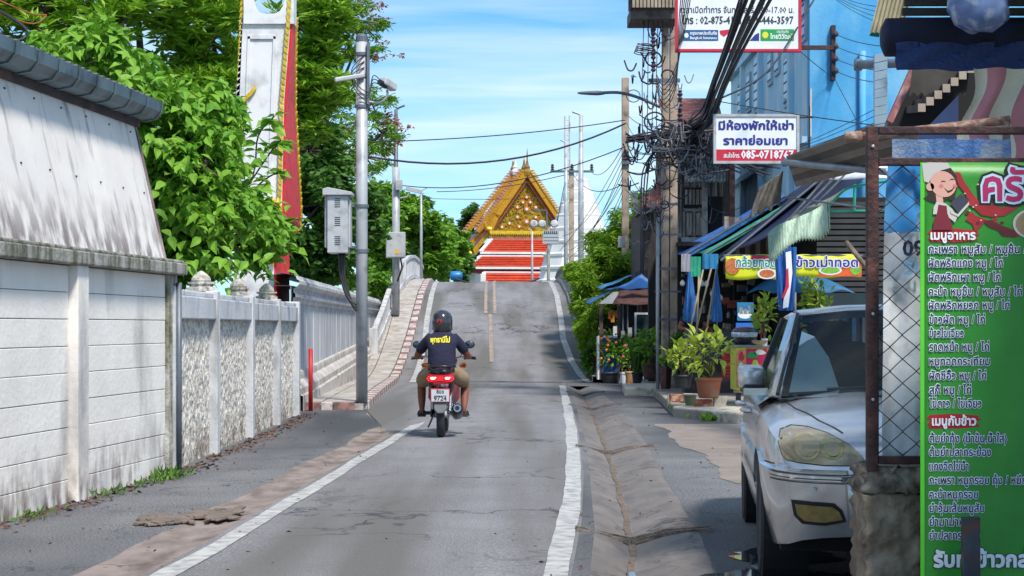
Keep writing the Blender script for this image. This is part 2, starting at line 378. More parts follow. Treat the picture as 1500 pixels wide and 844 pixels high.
gold = M('gilding', S('d9a521'), S('b87f10'), 12, .38, metal=.35, bump=.4, bscale=40, dirt=S('8a5a12'), damt=.4, dscale=14)
gold2 = M('pale_gilding', S('e3c33a'), S('b99e1c'), 9, .42, metal=.25, bump=.5, bscale=30)
bark = M('bark', S('5d5247'), S('423a33'), 6, .9, bump=1, bscale=20)
barkp = M('pale_bark', S('7a6e5f'), S('5a5047'), 6, .9, bump=1, bscale=20)
GRN = {}
def leafm(name, a, b, tr=.32, rough=.5): return M(name, a, b, 1.5, rough, island=True, trans=tr, spec=.35)
lf_big = leafm('broad_leaf', (.11, .32, .02), (.34, .56, .06))
lf_ros = leafm('rosette_leaf', (.16, .36, .018), (.38, .58, .05))
lf_drk = leafm('dark_leaf', (.045, .14, .02), (.13, .28, .04))
lf_lt = leafm('light_leaf', (.12, .30, .02), (.28, .48, .05))
lf_fl = leafm('blossom', (.38, .14, .10), (.30, .22, .10))
lf_ylw = leafm('fern_leaf', (.18, .36, .015), (.38, .56, .05))
lf_var = leafm('variegated_leaf', (.16, .34, .03), (.66, .66, .10))
dirt_m = M('earth', S('5b4a40'), S('3f362e'), 5, .95, bump=1)
# ================= ground =================
def Dy(y): return 1.35*F/(y-HOR)
ZT = [(42.8, 0), (44.5, .1), (46.9, .38), (50.8, .97), (54.1, 1.62), (58.3, 2.37), (63.1, 2.86), (66, 3.0), (70, 2.95), (80, 2.0), (92, .3), (96, 0)]
def zr(D): return tab(ZT, D)
XL = [(3, -2.0)]+[(Dy(y), x) for y, x in ((844, -1.956), (802, -1.875), (700, -1.685), (642, -1.48), (625, -1.377), (612, -1.37), (600, -1.53), (585, -1.85), (572, -2.2), (562, -2.44))]+[(42.8, -2.47), (46.9, -2.5), (50.8, -2.57), (54.1, -2.66), (58.3, -2.72), (63.1, -2.81), (100, -3.3)]
XR = [(3, -.1)]+[(Dy(y), x) for y, x in ((844, .30), (762, .465), (695, .634), (640, .80), (627, .85), (595, 1.0), (566, 1.2))]+[(42.8, 1.25), (100, 1.3)]
XRB = [(42.0, 1.78), (46.9, 1.5), (50.8, 1.38), (54.1, 1.4), (58.3, 1.38), (63.1, 1.32), (100, .6)]    # right line on the bridge (left edge)
PL = [(3, -2.6)]+[(Dy(y), x) for y, x in ((844, -2.42), (767, -2.24), (645, -1.9), (600, -1.68), (590, -1.6))]
CL = [(3, .3)]+[(Dy(y), x) for y, x in ((844, .42), (775, .55), (695, .708), (651, .85), (594, 1.09), (567, 1.29))]
CC = [(3, .5)]+[(Dy(y), x) for y, x in ((844, .65), (775, .795), (695, .96), (651, 1.086), (594, 1.36), (567, 1.5))]
CR = [(3, .95)]+[(Dy(y), x) for y, x in ((844, 1.11), (775, 1.227), (695, 1.37), (651, 1.55), (594, 1.79), (567, 1.8))]
wob = lambda D, k: .030*math.sin(D*1.3+k)+.016*math.sin(D*3.1+2*k)+.009*math.sin(D*7.7+3*k)
def rows(D0, D1, step, fs, z=lambda D, i: 0.0):
    n = max(2, int((D1-D0)/step)+1); out = []
    for k in range(n):
        D = lerp(D0, D1, k/(n-1)); out.append([(f(D), D, z(D, i)) for i, f in enumerate(fs)])
    return out
st(MB().surf([[(-900, -60, -.12), (900, -60, -.12)], [(-900, 2500, -.12), (900, 2500, -.12)]]), 'ground', M('ground_soil', S('55583c'), S('6b6a4c'), .3, .95, bump=.5, bscale=5))
Rf = lambda D: tab(XR, D); Lf = lambda D: tab(XL, D)
edge = lambda D: Rf(D)+.02
KX = [(28.9, -2.33), (35, -2.55), (44, -2.78), (54, -2.83), (63, -2.92), (100, -3.5)]
def LE(D): return Lf(D)-.05 if D < 22 else lerp(Lf(22)-.05, tab(KX, D), min(1, (D-22)/6.5))
gl = lambda D: min(tab(PL, D), Lf(D)-.1, LE(D)-.02)
st(MB().surf(rows(2, 42.8, .22, [LE, lambda D: lerp(Lf(D), edge(D), .5), edge], lambda D, i: .02 if i == 1 else 0)), 'road', asph)
st(MB().surf(rows(2, 42.8, .22, [lambda D: -8, lambda D: gl(D)+wob(D, 1)])), 'left_side_path', asph_dark)
st(MB().surf(rows(2, 29.5, .22, [lambda D: gl(D)+wob(D, 1), lambda D: gl(D)*.35+LE(D)*.65, LE], lambda D, i: -.02 if i == 1 else 0)), 'left_gutter', pink_l)
st(MB().surf(rows(29.5, 42.8, .3, [lambda D: gl(D)+wob(D, 1), LE])), 'left_gutter_end', asph_dark)
st(MB().surf(rows(2, 40, .5, [edge, lambda D: tab(CL, D)])), 'right_road_margin', asph_dark)
chan = MB().surf(rows(2, 40, .15, [lambda D: tab(CL, D), lambda D: lerp(tab(CL, D), tab(CC, D), .35), lambda D: tab(CC, D)-.03, lambda D: tab(CC, D)+.03, lambda D: lerp(tab(CC, D), tab(CR, D), .5), lambda D: lerp(tab(CC, D), tab(CR, D), .85), lambda D: tab(CR, D)+wob(D*1.7, 2)*.25], lambda D, i: (0, -.028, -.085, -.085, -.03, 0, 0)[i]))
cho = st(chan, 'drain_channel', pink)
st(MB().surf(rows(2, 40, .22, [lambda D: tab(CR, D)+wob(D*1.7, 2)*.25, lambda D: 4, lambda D: 14])), 'right_side_path', asph_dark)
st(MB().surf(rows(40, 42.8, .5, [edge, lambda D: 14])), 'right_side_path_end', asph_dark)
# channel: silt line, puddle, cross joints
st(MB().surf(rows(7, 40, .15, [lambda D: tab(CC, D)-.022+wob(D*2, 4)*.3, lambda D: tab(CC, D)+.022+wob(D*2.3, 5)*.3], lambda D, i: -.079)), 'silt', M('silt', S('7f7064'), S('5c5048'), 8, .95, bump=1))
wat = M('puddle_water', S('39424c'), S('2f3840'), 3, .04, spec=.9)
st(MB().surf(rows(6.5, 10.3, .1, [lambda D: tab(CC, D)-.05+wob(D*3, 1)*.3-.02*math.sin(D*6), lambda D: tab(CC, D)+.03+wob(D*3, 2)*.3], lambda D, i: -.074)), 'water', wat)
def jag(cx, cy, rx, ry, z, n=26, j=.25, seed=0):
    r = random.Random(seed); return [(cx+rx*math.cos(2*PI*k/n)*(1+r.uniform(-j, j)), cy+ry*math.sin(2*PI*k/n)*(1+r.uniform(-j, j)), z) for k in range(n)]
for i, (cx, cy, rx, ry) in enumerate(((1.62, 10.4, .30, .38), (1.38, 9.5, .33, .28), (1.7, 9.3, .2, .45))):
    q = jag(cx, cy, rx, ry, .004, seed=i+3); st(MB().add(q, [tuple(range(len(q)))]), 'puddle', wat)
for i, (y, w) in enumerate(((779, .5), (655, .35), (594, .3), (575, .3))):
    D = Dy(y); g = MB()
    for dd in (0, .14):
        pts = [(tab(CL, D)-.12, D+dd, .012), (tab(CC, D), D+dd, -.07), (lerp(tab(CC, D), tab(CR, D), .55), D+dd, -.012), (tab(CR, D)+.1, D+dd, .012)]
        for a, b in zip(pts, pts[1:]): g.beam(a, b, .03, .03)
    st(g, 'channel_joint', M('joint_concrete', S('4b4542'), S('8b8078'), 9, .9, bump=1))
    pts = [(tab(CL, D)-.12, D+.07, .010), (tab(CC, D), D+.07, -.074), (lerp(tab(CC, D), tab(CR, D), .55), D+.07, -.016), (tab(CR, D)+.1, D+.07, .010)]; g = MB()
    for a, b in zip(pts, pts[1:]): g.beam(a, b, .09, .02)
    st(g, 'joint_gap', dark if i == 0 else conc)
# broken concrete across the left gutter
r_ = random.Random(5); bk = MB()
for k in range(60):
    cx = -2.52+.0095*k+r_.uniform(-.06, .06); cy = 12.2+r_.uniform(-.35, .45)+k*.008; g_ = .5 if k % 9 else 1.3
    q = jag(cx, cy, r_.uniform(.03, .11)*g_, r_.uniform(.06, .2)*g_, .002+r_.uniform(0, .006), 7, .35, k); bk.prism(q, (r_.uniform(-.02, .02), 0, .012+r_.uniform(0, .014)))
tag(bk.build('broken_concrete', M('broken_concrete', S('85766b'), S('635a55'), 4, .9, bump=1), bevel=.006), 'cracked tan lumps of broken concrete across the left gutter', 'rubble', kind='stuff')
# patches of darker asphalt with ragged edges
q = [(1.95+wob(D, 3)*2, D, .004) for D in np.arange(15.2, 24.6, .25)]; q = q+[(8, 24.6, .004), (8, 15.0, .004)]
st(MB().add([tuple(map(float, a)) for a in q], [tuple(range(len(q)))]), 'concrete_pad', pad_m)
# painted lines
def line(name, fa, fb, D0, D1, zf, mat, step=.4): return st(MB().surf(rows(D0, D1, step, [fa, fb], zf)), name, mat)
line('white_line', lambda D: Lf(D)+wob(D, 6)*.25, lambda D: Lf(D)+.14+wob(D, 7)*.25, 3, 28.6, lambda D, i: .005+(.003 if i else 0), paint)
line('white_line', lambda D: Rf(D)-.14+wob(D, 8)*.25, lambda D: Rf(D)+wob(D, 9)*.2, 3, 40.2, lambda D, i: .005+(0 if i else .003), paint)
# ---- bridge ----
KX = [(28.9, -2.33), (35, -2.55), (44, -2.78), (54, -2.83), (63, -2.92), (100, -3.5)]
WX = [(28.6, -3.52), (54.7, -4.12), (100, -4.4)]
kx = lambda D: tab(KX, D)
rb = lambda D: tab([(42.8, 1.95), (54, 1.85), (63, 1.72), (100, 1.2)], D)
Ds = 42.8
br = MB().surf(rows(Ds, 97, .8, [kx, lambda D: (kx(D)+rb(D))/2, rb], lambda D, i: zr(D)+(.03 if i == 1 else 0)))
bridge = st(br, 'bridge_road', asph)
sk = MB()
for f in (lambda D: rb(D)+.34, lambda D: -3.95): sk.surf(rows(Ds, 97, 1, [f, f], lambda D, i: zr(D)+.12 if i else -.2))
st(sk, 'bridge_side_wall', conc)
st(MB().surf(rows(43.6, 53.6, .8, [lambda D: tab(XL, D)+.16, lambda D: tab(XRB, D)-.03], lambda D, i: zr(D)+.006)), 'fresh_asphalt_patch', asph_new)
line('white_line', lambda D: tab(XL, D), lambda D: tab(XL, D)+.16, 42.2, 66, lambda D, i: zr(D)+.016, paint)
line('white_line', lambda D: tab(XRB, D), lambda D: tab(XRB, D)+.17, 42.2, 66, lambda D, i: zr(D)+.02, paint)
cxl = lambda D: tab([(46, -.52), (54, -.66), (63, -.78)], D)
line('yellow_line', lambda D: cxl(D)-.055, lambda D: cxl(D)+.055, 46.8, 54.4, lambda D, i: zr(D)+.042, ypaint)
line('yellow_line', lambda D: cxl(D)-.19, lambda D: cxl(D)-.09, 54.6, 66, lambda D, i: zr(D)+.04, ypaint)
line('yellow_line', lambda D: cxl(D)+.09, lambda D: cxl(D)+.19, 54.6, 66, lambda D, i: zr(D)+.04, ypaint)
# seam of tar across the road at the foot of the bridge
st(MB().surf([[(x, 42.2+.12*math.sin(x*3), .029-.012*abs(x)) for x in np.linspace(-2.3, 1.2, 12)], [(x, 42.5+.12*math.sin(x*3), .030-.012*abs(x)) for x in np.linspace(-2.3, 1.2, 12)]]), 'tar_seam', asph_new)
# raised left pavement: kerb stones, slabs
zs = lambda D: zr(D)+.13
kerb = st(MB().surf(rows(28.9, 70, .8, [lambda D: kx(D)-.20, lambda D: kx(D)-.02, lambda D: kx(D)-.02], lambda D, i: zs(D)-.02 if i < 2 else zr(D)-.1)), 'kerb', dirt_m); kerb['_o'] = [0, 0, 0]
kw = M('kerb_white', S('cfc9c6'), S('b5a9a5'), 5, .7, bump=.5, dirt=S('84746e'), damt=.42, dscale=8); kr = M('kerb_red', S('8a5a55'), S('a07a74'), 5, .7, bump=.5, dirt=S('5c4a47'), damt=.45, dscale=8)
D = 28.92; i = 0
def slabgeo(fa, fb, D0, D1, zt, th):
    return MB().add([(fa(D0), D0, zt(D0)-th), (fb(D0), D0, zt(D0)-th), (fb(D1), D1, zt(D1)-th), (fa(D1), D1, zt(D1)-th), (fa(D0), D0, zt(D0)), (fb(D0), D0, zt(D0)), (fb(D1), D1, zt(D1)), (fa(D1), D1, zt(D1))], [(0, 3, 2, 1), (4, 5, 6, 7), (0, 1, 5, 4), (1, 2, 6, 5), (2, 3, 7, 6), (3, 0, 4, 7)])
while D < 69:
    L = .62 if i % 2 == 0 else .38
    slabgeo(lambda d: kx(d)-.2, kx, D, D+L-.025, zs, .2).build('kerb_stone', kw if i % 2 == 0 else kr, kerb, bevel=.012); D += L; i += 1
for x0, x1, m_ in ((-3.5, -3.1, kr), (-3.08, -2.9, kw), (-2.88, -2.54, kr)):
    MB().box(x0, x1, 28.62, 28.82, -.02, .125).build('kerb_stone', m_, kerb, bevel=.012)
pav = st(MB().surf(rows(28.7, 70, .8, [lambda D: -4.5, lambda D: kx(D)-.19], lambda D, i: zs(D)-.03)), 'pavement', M('joint_dirt', S('5e5650'), S('4a433e'), 6, .9)); pav['_o'] = [0, 0, 0]
st(MB().box(-4.5, -2.4, 28.66, 28.7, -.1, .1), 'pavement_end', conc)
D = 28.84; i = 0
while D < 68:
    L = 1.35
    a = lambda d: tab(WX, d)-.2; m_ = lambda d: lerp(tab(WX, d), kx(d)-.2, .45)
    slabgeo(a, lambda d: m_(d)-.012, D, D+L-.03, lambda d: zs(d)-.004*(i % 2), .08).build('paving_slab', slab_m, pav)
    slabgeo(lambda d: m_(d)+.012, lambda d: kx(d)-.225, D, D+L-.03, lambda d: zs(d)-.003*((i+1) % 2), .08).build('paving_slab', slab_m, pav)
    D += L; i += 1
# ================= left wall of blocks with leaning panels =================
WO = Vector((-3.137, 16.15, 0)); wu = Vector((-.1003, -1, 0)).normalized(); wn = Vector((1, -.1003, 0)).normalized()
def wp(t, d, z): return WO+wu*t+wn*d+Vector((0, 0, z))
def wbox(mb, t0, t1, d0, d1, z0, z1): return mb.add([wp(t, d, z) for z in (z0, z1) for d in (d0, d1) for t in (t0, t1)], [(0, 2, 3, 1), (4, 5, 7, 6), (0, 1, 5, 4), (2, 6, 7, 3), (0, 4, 6, 2), (1, 3, 7, 5)])
w1 = thing('block_wall', 'white painted block wall on the left with leaning grey fibre panels and gutter above', 'wall', tuple(wp(3, 0, 0)))
wbox(MB(), 0, 9.5, -.2, -.012, -.05, 1.84).build('wall_core', M('mortar', S('6f6c6c'), S('5c5a5a'), 5, .9), w1)
for t0, t1 in ((.06, 2.32), (2.58, 4.95), (5.2, 7.6), (7.85, 9.5)):
    z = -.03
    for z1 in (.176, .372, .574, .78, .99, 1.195, 1.403, 1.61, 1.815):
        tm = (t0+t1)/2
        wbox(MB(), t0, t1, -.05, random.uniform(-.002, .003), z+.0025, z1-.002).build('block', white_w, w1, bevel=.005); z = z1
for t in (2.45, 5.08, 7.72): wbox(MB(), t-.125, t+.125, -.05, .075, -.05, 1.82).build('pilaster', white_w, w1, bevel=.008)
wbox(MB(), -.22, .05, -.2, .03, -.05, 1.82).build('corner_post', moss_m, w1, bevel=.01)
MB().tube([wp(-.13, .07, 0), wp(-.13, .07, 1.75)], .028, 8).build('drain_pipe', galv_d, w1, smooth=True)
wbox(MB(), -.25, 9.5, -.3, .12, 1.82, 1.925).build('ledge', ledge_m, w1, bevel=.012)
wbox(MB(), -.23, 9.5, -.3, .09, 1.925, 1.955).build('ledge_top', ledge_m, w1, bevel=.01)
def lean(z): return lerp(-.02, -.30, (z-1.95)/(3.17-1.95))
t = .02
for k in range(8):
    a, b = t, t+1.18
    q = [wp(a, lean(1.95), 1.95), wp(b-.012, lean(1.95), 1.95), wp(b-.012, lean(3.17), 3.17), wp(a, lean(3.17), 3.17)]
    MB().prism(q, -wn*.02+Vector((0, 0, random.uniform(-.001, .001)))).build('panel', panel_m, w1); t = b
sc_ = MB()
for k in range(12):
    for z in (2.55, 3.1): sc_.obox(wp(.2+k*.59, lean(z)+.004, z), (.014, .014, .014))
sc_.build('screws', black, w1)
MB().prism([wp(-.02, lean(1.95)+.01, 1.955), wp(.03, lean(1.95)+.01, 1.955), wp(.03, lean(3.17)+.01, 3.18), wp(-.02, lean(3.17)+.01, 3.18)], -wn*.6).build('gable_board', M('weathered_board', S('8b7d7a'), S('5c4a48'), 5, .9, bump=.6, dirt=S('b9b4b2'), damt=.42, dscale=5, dstretch=(1, 1, .3)), w1)
wbox(MB(), -.05, 9.5, -.36, -.27, 3.17, 3.27).build('fascia', dkwood, w1)
wbox(MB(), -.0, 9.5, -.5, -.4, 3.25, 3.38).build('fascia', dark, w1)
pr = [(-.37, 3.42), (-.37, 3.30), (-.33, 3.262), (-.24, 3.25), (-.15, 3.27), (-.10, 3.33), (-.085, 3.40), (-.075, 3.40), (-.085, 3.31), (-.14, 3.25), (-.24, 3.232), (-.34, 3.245), (-.385, 3.295), (-.385, 3.42)]
gm = MB().surf([[wp(t, d, z) for d, z in pr] for t in (-.12, 2, 4, 6, 9.5)], closed=True); q = len(pr)
gm.add([wp(-.12, d, z) for d, z in pr[6:]], [tuple(range(len(pr)-6))])
gm.build('gutter', gut_m, w1)
wbox(MB(), -.12, 9.5, -.36, -.12, 3.355, 3.375).build('gutter_water_line', dark, w1)
pr2 = [(d-.006 if d < -.24 else d+.008, z-.008 if z < 3.35 else z+.004) for d, z in pr[7:]]
for k in range(20):
    t = -.10+k*.44
    MB().surf([[wp(t, d, z) for d, z in pr2], [wp(t+.035, d, z) for d, z in pr2]]).build('gutter_bracket', gut_m, w1, solid=.006)
rf = MB()
for k in range(60): rf.prism([wp(-.2+k*.16, -.2, 3.44), wp(-.2+k*.16+.08, -.2, 3.47), wp(-.2+k*.16+.16, -.2, 3.44), wp(-.2+k*.16+.16, -1.5, 3.60), wp(-.2+k*.16+.08, -1.5, 3.63), wp(-.2+k*.16, -1.5, 3.60)], (0, 0, -.01))
rf.build('roof_sheet', M('old_roof', S('6e7173'), S('4a4c4e'), 4, .8), w1)
wbox(MB(), 1.55, 9.5, -1.9, -1.62, 3.2, 3.93).build('parapet', M('parapet_grey', S('a6a5a2'), S('7d7c78'), 3, .85, bump=.5, dirt=S('565650'), damt=.5, dscale=4, dstretch=(1, 1, .3)), w1)
cb = [wp(9, -1.0, 3.75), wp(4, -.9, 3.72), wp(2.2, -.7, 3.62), wp(1.9, -.6, 3.75), wp(2.3, -.9, 3.93), wp(4, -1.2, 3.95), wp(9, -1, 4.0)]
def smoothpts(pts, k=6):
    pts = [Vector(p) for p in pts]; out = []
    for i in range(len(pts)-1):
        p0 = pts[max(i-1, 0)]; p1 = pts[i]; p2 = pts[i+1]; p3 = pts[min(i+2, len(pts)-1)]
        for j in range(k):
            t = j/k; out.append(.5*((2*p1)+(-p0+p2)*t+(2*p0-5*p1+4*p2-p3)*t*t+(-p0+3*p1-3*p2+p3)*t*t*t))
    return out+[pts[-1]]
tag(MB().tube(smoothpts(cb), .012, 6).build('cable_loop', cable_m), 'black cable looping over the gutter at the upper left', 'cable')
for i, dz in enumerate((0, .16)):
    tag(MB().tube(smoothpts([P(-60, -25+dz*130, 170), P(40, 18+dz*100, 165), P(68, 22+dz*8, 163)]), .006, 5).build('wire', M('orange_wire', S('c06a3a'), S('8a4a2c'), 5, .6)), ['upper of two orange wires running into the leaves at the top left corner', 'lower of two orange wires running into the leaves at the top left corner'][i], 'wire')
# ================= roughcast wall with posts and lotus finials =================
w2 = thing('roughcast_wall', 'low white roughcast wall with posts and lotus bud finials', 'wall', (-3.2, 21, 0))
X2 = lambda D: -3.13-.012*(D-16.8)
posts = [16.3, 18.8, 21.6, 24.3, 26.75]
for a, b in zip(posts, posts[1:]):
    rws = []
    for i in range(60):
        y = lerp(a+.07, b-.07, i/59); rws.append([(X2(y)-.04+random.uniform(-.012, .008), y, lerp(-.05, 1.44, j/34)) for j in range(35)])
    MB().surf(rws).build('roughcast_panel', rough_m, w2, fix=False)
    mb = MB().box(X2(a)-.3, X2(a)-.08, a, b, -.05, 1.42); mb.build('wall_core', conc, w2)
    mb = MB().add([(X2(a)-.32, a, 1.42), (X2(b)-.32, b, 1.42), (X2(b)+.035, b, 1.42), (X2(a)+.035, a, 1.42), (X2(a)-.32, a, 1.64), (X2(b)-.32, b, 1.64), (X2(b)+.035, b, 1.64), (X2(a)+.035, a, 1.64)], [(0, 1, 2, 3), (7, 6, 5, 4), (0, 4, 5, 1), (1, 5, 6, 2), (2, 6, 7, 3), (3, 7, 4, 0)])
    mb.build('beam', white_c, w2, bevel=.012)
    MB().box(X2(a)-.30, X2(b)+.01, a+.05, b-.05, 1.64, 1.70).build('coping', white_c, w2, bevel=.015)
for k, a in enumerate(posts):
    MB().box(X2(a)-.3, X2(a)+.05, a-.085, a+.085, -.05, 1.72).build('post', white_c, w2, bevel=.01)
    if 0 < k < 4:
        f = MB().lathe([(.15, 0), (.15, .04), (.11, .05), (.11, .07), (.14, .08), (.14, .10)], (X2(a)-.14, a, 1.72), 4)
        f.lathe([(.09, .09), (.105, .115), (.10, .14), (.07, .175), (.04, .20), (.015, .215), (0, .22)], (X2(a)-.14, a, 1.72), 12)
        f.build('finial', M('aged_plaster', S('d8d4cc'), S('b0aaa0'), 9, .85, bump=.8, dirt=S('6d6458'), damt=.42, dscale=14), w2)
# ================= white temple boundary wall =================
w3 = thing('temple_boundary_wall', 'long white wall with moulded cornice and plinth beside the raised pavement', 'wall', (-3.8, 40, 0))
def along(pr, D0, D1, f, n=14): return MB().surf([[(f(lerp(D0, D1, i/n))+dx, lerp(D0, D1, i/n), z if not callable(z) else z(lerp(D0, D1, i/n))) for dx, z in pr] for i in range(n+1)])
wx = lambda D: tab(WX, D)
along([(-.35, -.1), (0, -.1), (0, 2.0), (-.35, 2.0)], 28.2, 54.7, wx).build('wall_core', white_t, w3)
MB().box(wx(54.7)-.35, wx(54.7), 54.69, 54.72, 0, 2.1).build('wall_end', white_t, w3)
along([(-.35, 1.72), (.02, 1.72), (.04, 1.76), (.04, 1.80), (.08, 1.82), (.08, 1.87), (.05, 1.89), (.05, 1.95), (.10, 1.98), (.14, 2.02), (.14, 2.08), (.10, 2.10), (.08, 2.16), (-.15, 2.2), (-.35, 2.16)], 28.2, 54.9, wx).build('cornice', white_c, w3)
zb = lambda k: (lambda D: k+.55*max(0, (D-30)/20)*.75)
along([(.0, zb(.62)), (.04, zb(.6)), (.05, zb(.55)), (.05, zb(.48)), (.10, zb(.44)), (.16, zb(.36)), (.16, zb(.26)), (.20, zb(.24)), (.20, -.05)], 28.2, 54.7, wx).build('plinth', M('plinth_paint', S('cbc8c4'), S('b5b0aa'), 2, .7, bump=.3, dirt=S('8a7d72'), damt=.4, dscale=4), w3)
for k in range(19):
    D = 29.5+k*1.35; MB().box(wx(D)-.02, wx(D)+.012, D-.03, D+.03, .6, 1.72).build('rib', white_t, w3)
# ================= gilded gate pylon =================
gp = thing('temple_gate_pylon', 'tall white temple gate horn with red side and gold flame edges', 'gate', (-4.0, 28.6, 0))
prof = [(0, 1.7), (2.85, 1.7), (2.95, 2.0), (3.1, 2.35), (3.5, 2.1), (4.2, 1.65), (5, 1.1), (5.7, .62), (6.2, .42), (6.34, .4)]
def xr(z): return tab([(2.88, -3.80), (3.0, -3.68), (3.9, -3.66), (4.95, -3.64), (6, -3.55), (7.3, -3.47)], z)
def xl(z): return tab([(4.0, -4.46), (4.75, -4.45), (6.6, -4.32), (7.3, -4.28)], z)
def sh(z): return .05*max(0, z-4)
front = 28.5
side = [(xr(z), front, z) for z, d in prof]; back = [(xr(z), front+d, z) for z, d in prof]
MB().surf([[a, b] for a, b in zip(side, back)]).build('red_side', red_p, gp, solid=.03)
fr = MB()
for (z, d), (z2, d2) in zip(prof, prof[1:]):
    fr.add([(xl(z), front, z), (xr(z)-.02, front, z), (xr(z2)-.02, front, z2), (xl(z2), front, z2), (xl(z), front+d-.02, z), (xr(z)-.02, front+d-.02, z), (xr(z2)-.02, front+d2-.02, z2), (xl(z2), front+d2-.02, z2)], [(0, 1, 2, 3), (4, 7, 6, 5), (0, 3, 7, 4)])
wp_ = M('pylon_white', S('e0e0e2'), S('cfd0d4'), 2, .6, bump=.15, dirt=S('a6a7ab'), damt=.36, dscale=3)
fr.build('white_face', wp_, gp)
for x0, x1, z0, z1 in ((-4.34, -4.30, 3.2, 6.0), (-3.93, -3.89, 3.2, 6.0)):
    MB().prism([(x0+sh(z0), front-.03, z0), (x1+sh(z0), front-.03, z0), (x1+sh(z1), front-.03, z1), (x0+sh(z1), front-.03, z1)], (0, .03, 0)).build('face_moulding', wp_, gp)
MB().box(-4.34+sh(6), -3.89+sh(6), front-.03, front, 5.96, 6.02).build('face_moulding', wp_, gp)
# concave head
nh = 14; hd = MB(); arc = [(xl(6.9)+(xr(6.9)-xl(6.9))*k/nh, front-.05, 6.36+1.2*(abs(2*k/nh-1))**4) for k in range(nh+1)]
for k in range(nh): hd.prism([(arc[k][0], front-.05, 6.2), (arc[k+1][0], front-.05, 6.2), arc[k+1], arc[k]], (0, .34, 0))
hd.build('concave_head', wp_, gp)
def flames(a, b, n, out, h, mat, name, par, th=.04):
    mb = MB(); a = Vector(a); b = Vector(b); d = (b-a)/n; out = Vector(out).normalized(); nn = d.cross(out).normalized()*th
    for k in range(n):
        p = a+d*k; mb.prism([p, p+d, p+d*1.05+out*h*.5, p+d*1.35+out*h, p+d*.5+out*h*.75, p-out*h*.1], nn)
    return mb
g1 = join([flames((xr(z1)-.03, front-.02, z1), (xr(z2)-.03, front-.02, z2), max(2, int((z2-z1)/.1)), (-1, -.2, 0), .07, gold, '', gp) for z1, z2 in ((2.3, 3.5), (3.5, 5), (5, 6.2), (6.2, 7.0))])
g1.build('gold_flame_edge', gold2, gp)
g2 = join([flames((xr(b[0]), front+b[1], b[0]), (xr(a[0]), front+a[1], a[0]), max(2, int(abs(a[0]-b[0])/.1)), (.5, 1, .3), .11, gold, '', gp) for a, b in zip(prof[3:], prof[2:])])
g2.build('gold_flame_edge', gold2, gp)
g3 = join([flames((xl(7.3), front, 7.3), (xl(3), front, 3), 44, (-1, 0, 0), .06, gold, '', gp)]); g3.build('gold_flame_edge', gold2, gp)
gt = MB()
for k, z in enumerate((3.0, 3.18, 2.7, 2.55)): gt.box(-4.5-.02*k, -3.7+.02*k, front-.12-.02*k, front+.01, z, z+.1)
for k in range(10): gt.lathe([(.03, 0), (.05, .05), (.0, .14)], (-4.46+k*.08, front-.12, 3.28), 6)
gt.build('gold_bands', gold2, gp)
MB().prism([(-4.36, front-.06, 4.95), (-4.16, front-.06, 5.16), (-4.13, front-.06, 5.22), (-4.10, front-.06, 5.16), (-4.17, front-.06, 5.06), (-4.33, front-.06, 4.90)], (0, .05, 0)).build('gold_bracket', gold2, gp)
MB().box(-3.78+.02, -3.62, 28.3, 30.2, 0, .5).build('red_foot', red_b, gp, bevel=.04)
q = [(0, .0), (.16, .0), (.16, .18), (.12, .24), (.13, .32), (.07, .38), (.07, .75), (0, .75)]
MB().prism([(-3.50+a, 27.2, b) for a, b in q], (0, .5, 0)).build('red_base_moulding', red_b, gp)
MB().prism([(-3.50+a*1.08, 27.18, b+.012) for a, b in q[2:6]]+[(-3.52, 27.18, .38), (-3.52, 27.18, .2)], (0, .01, 0)).build('white_base_edge', white_c, gp)
tag(MB().tube([P(455, 602, 92), P(455, 511, 92)], .035, 12).build('post', red_b, smooth=True), 'dark red steel post standing at the corner of the raised pavement', 'post')
# ================= grey camera pole =================
pc = P(530, 598, 90); t = thing('camera_pole', 'thick galvanised pole with surveillance camera standing on the left pavement corner', 'pole', (pc.x, pc.y, .13))
X, Y = pc.x, pc.y
MB().tube([(X, Y, .12), (X, Y, 6.05)], .095, 20).build('pole', galv, t, smooth=True)
MB().lathe([(.10, 5.98), (.10, 6.06), (.07, 6.10), (0, 6.11)], (X, Y, 0), 18).build('cap', galv_d, t)
for z in (2.55, 3.28, 4.9, 5.4, 5.75): MB().lathe([(.1, z), (.115, z), (.115, z+.05), (.1, z+.05)], (X, Y, 0), 18).build('clamp_band', galv_d, t)
MB().beam((X+.05, Y-.1, 5.42), (X-.42, Y-.25, 5.32), .10, .075).build('bracket_arm', cab_m, t, bevel=.02)
MB().box(X+.09, X+.13, Y-.12, Y-.02, 4.95, 5.95).build('cable_box', galv_d, t)
MB().tube(smoothpts([(X+.1, Y-.05, 5.0), (X+.3, Y-.1, 4.98), (X+.42, Y-.12, 5.08), (X+.42, Y-.12, 5.18)]), .02, 8).build('camera_arm', cab_m, t, smooth=True)
cm = MB().obox((X+.44, Y-.14, 5.27), (.13, .34, .13), (math.radians(-14), 0, math.radians(-30))); c_ = cm.build('camera', cab_m, t, bevel=.025)
MB().lathe([(.045, -.18), (.05, -.12), (.05, .0)], (0, 0, 0), 14, 'y').build('lens_hood', black, None).parent = c_
c_.children[0].location = (X+.40-t.location.x, Y-.20-t.location.y, 5.235-.13)
c_.children[0].rotation_euler = (math.radians(-14), 0, math.radians(-30))
for k in range(3):
    MB().tube(smoothpts([(X+.05, Y-.1, 5.75-.1*k), (X-.15, Y-.16, 5.5-.05*k), (X-.05, Y-.15, 5.25-.07*k), (X+.12, Y-.12, 5.15-.04*k), (X+.2, Y-.1, 5.3+.06*k), (X+.42, Y-.1, 5.2)]), .009, 5).build('cable', cable_m, t)
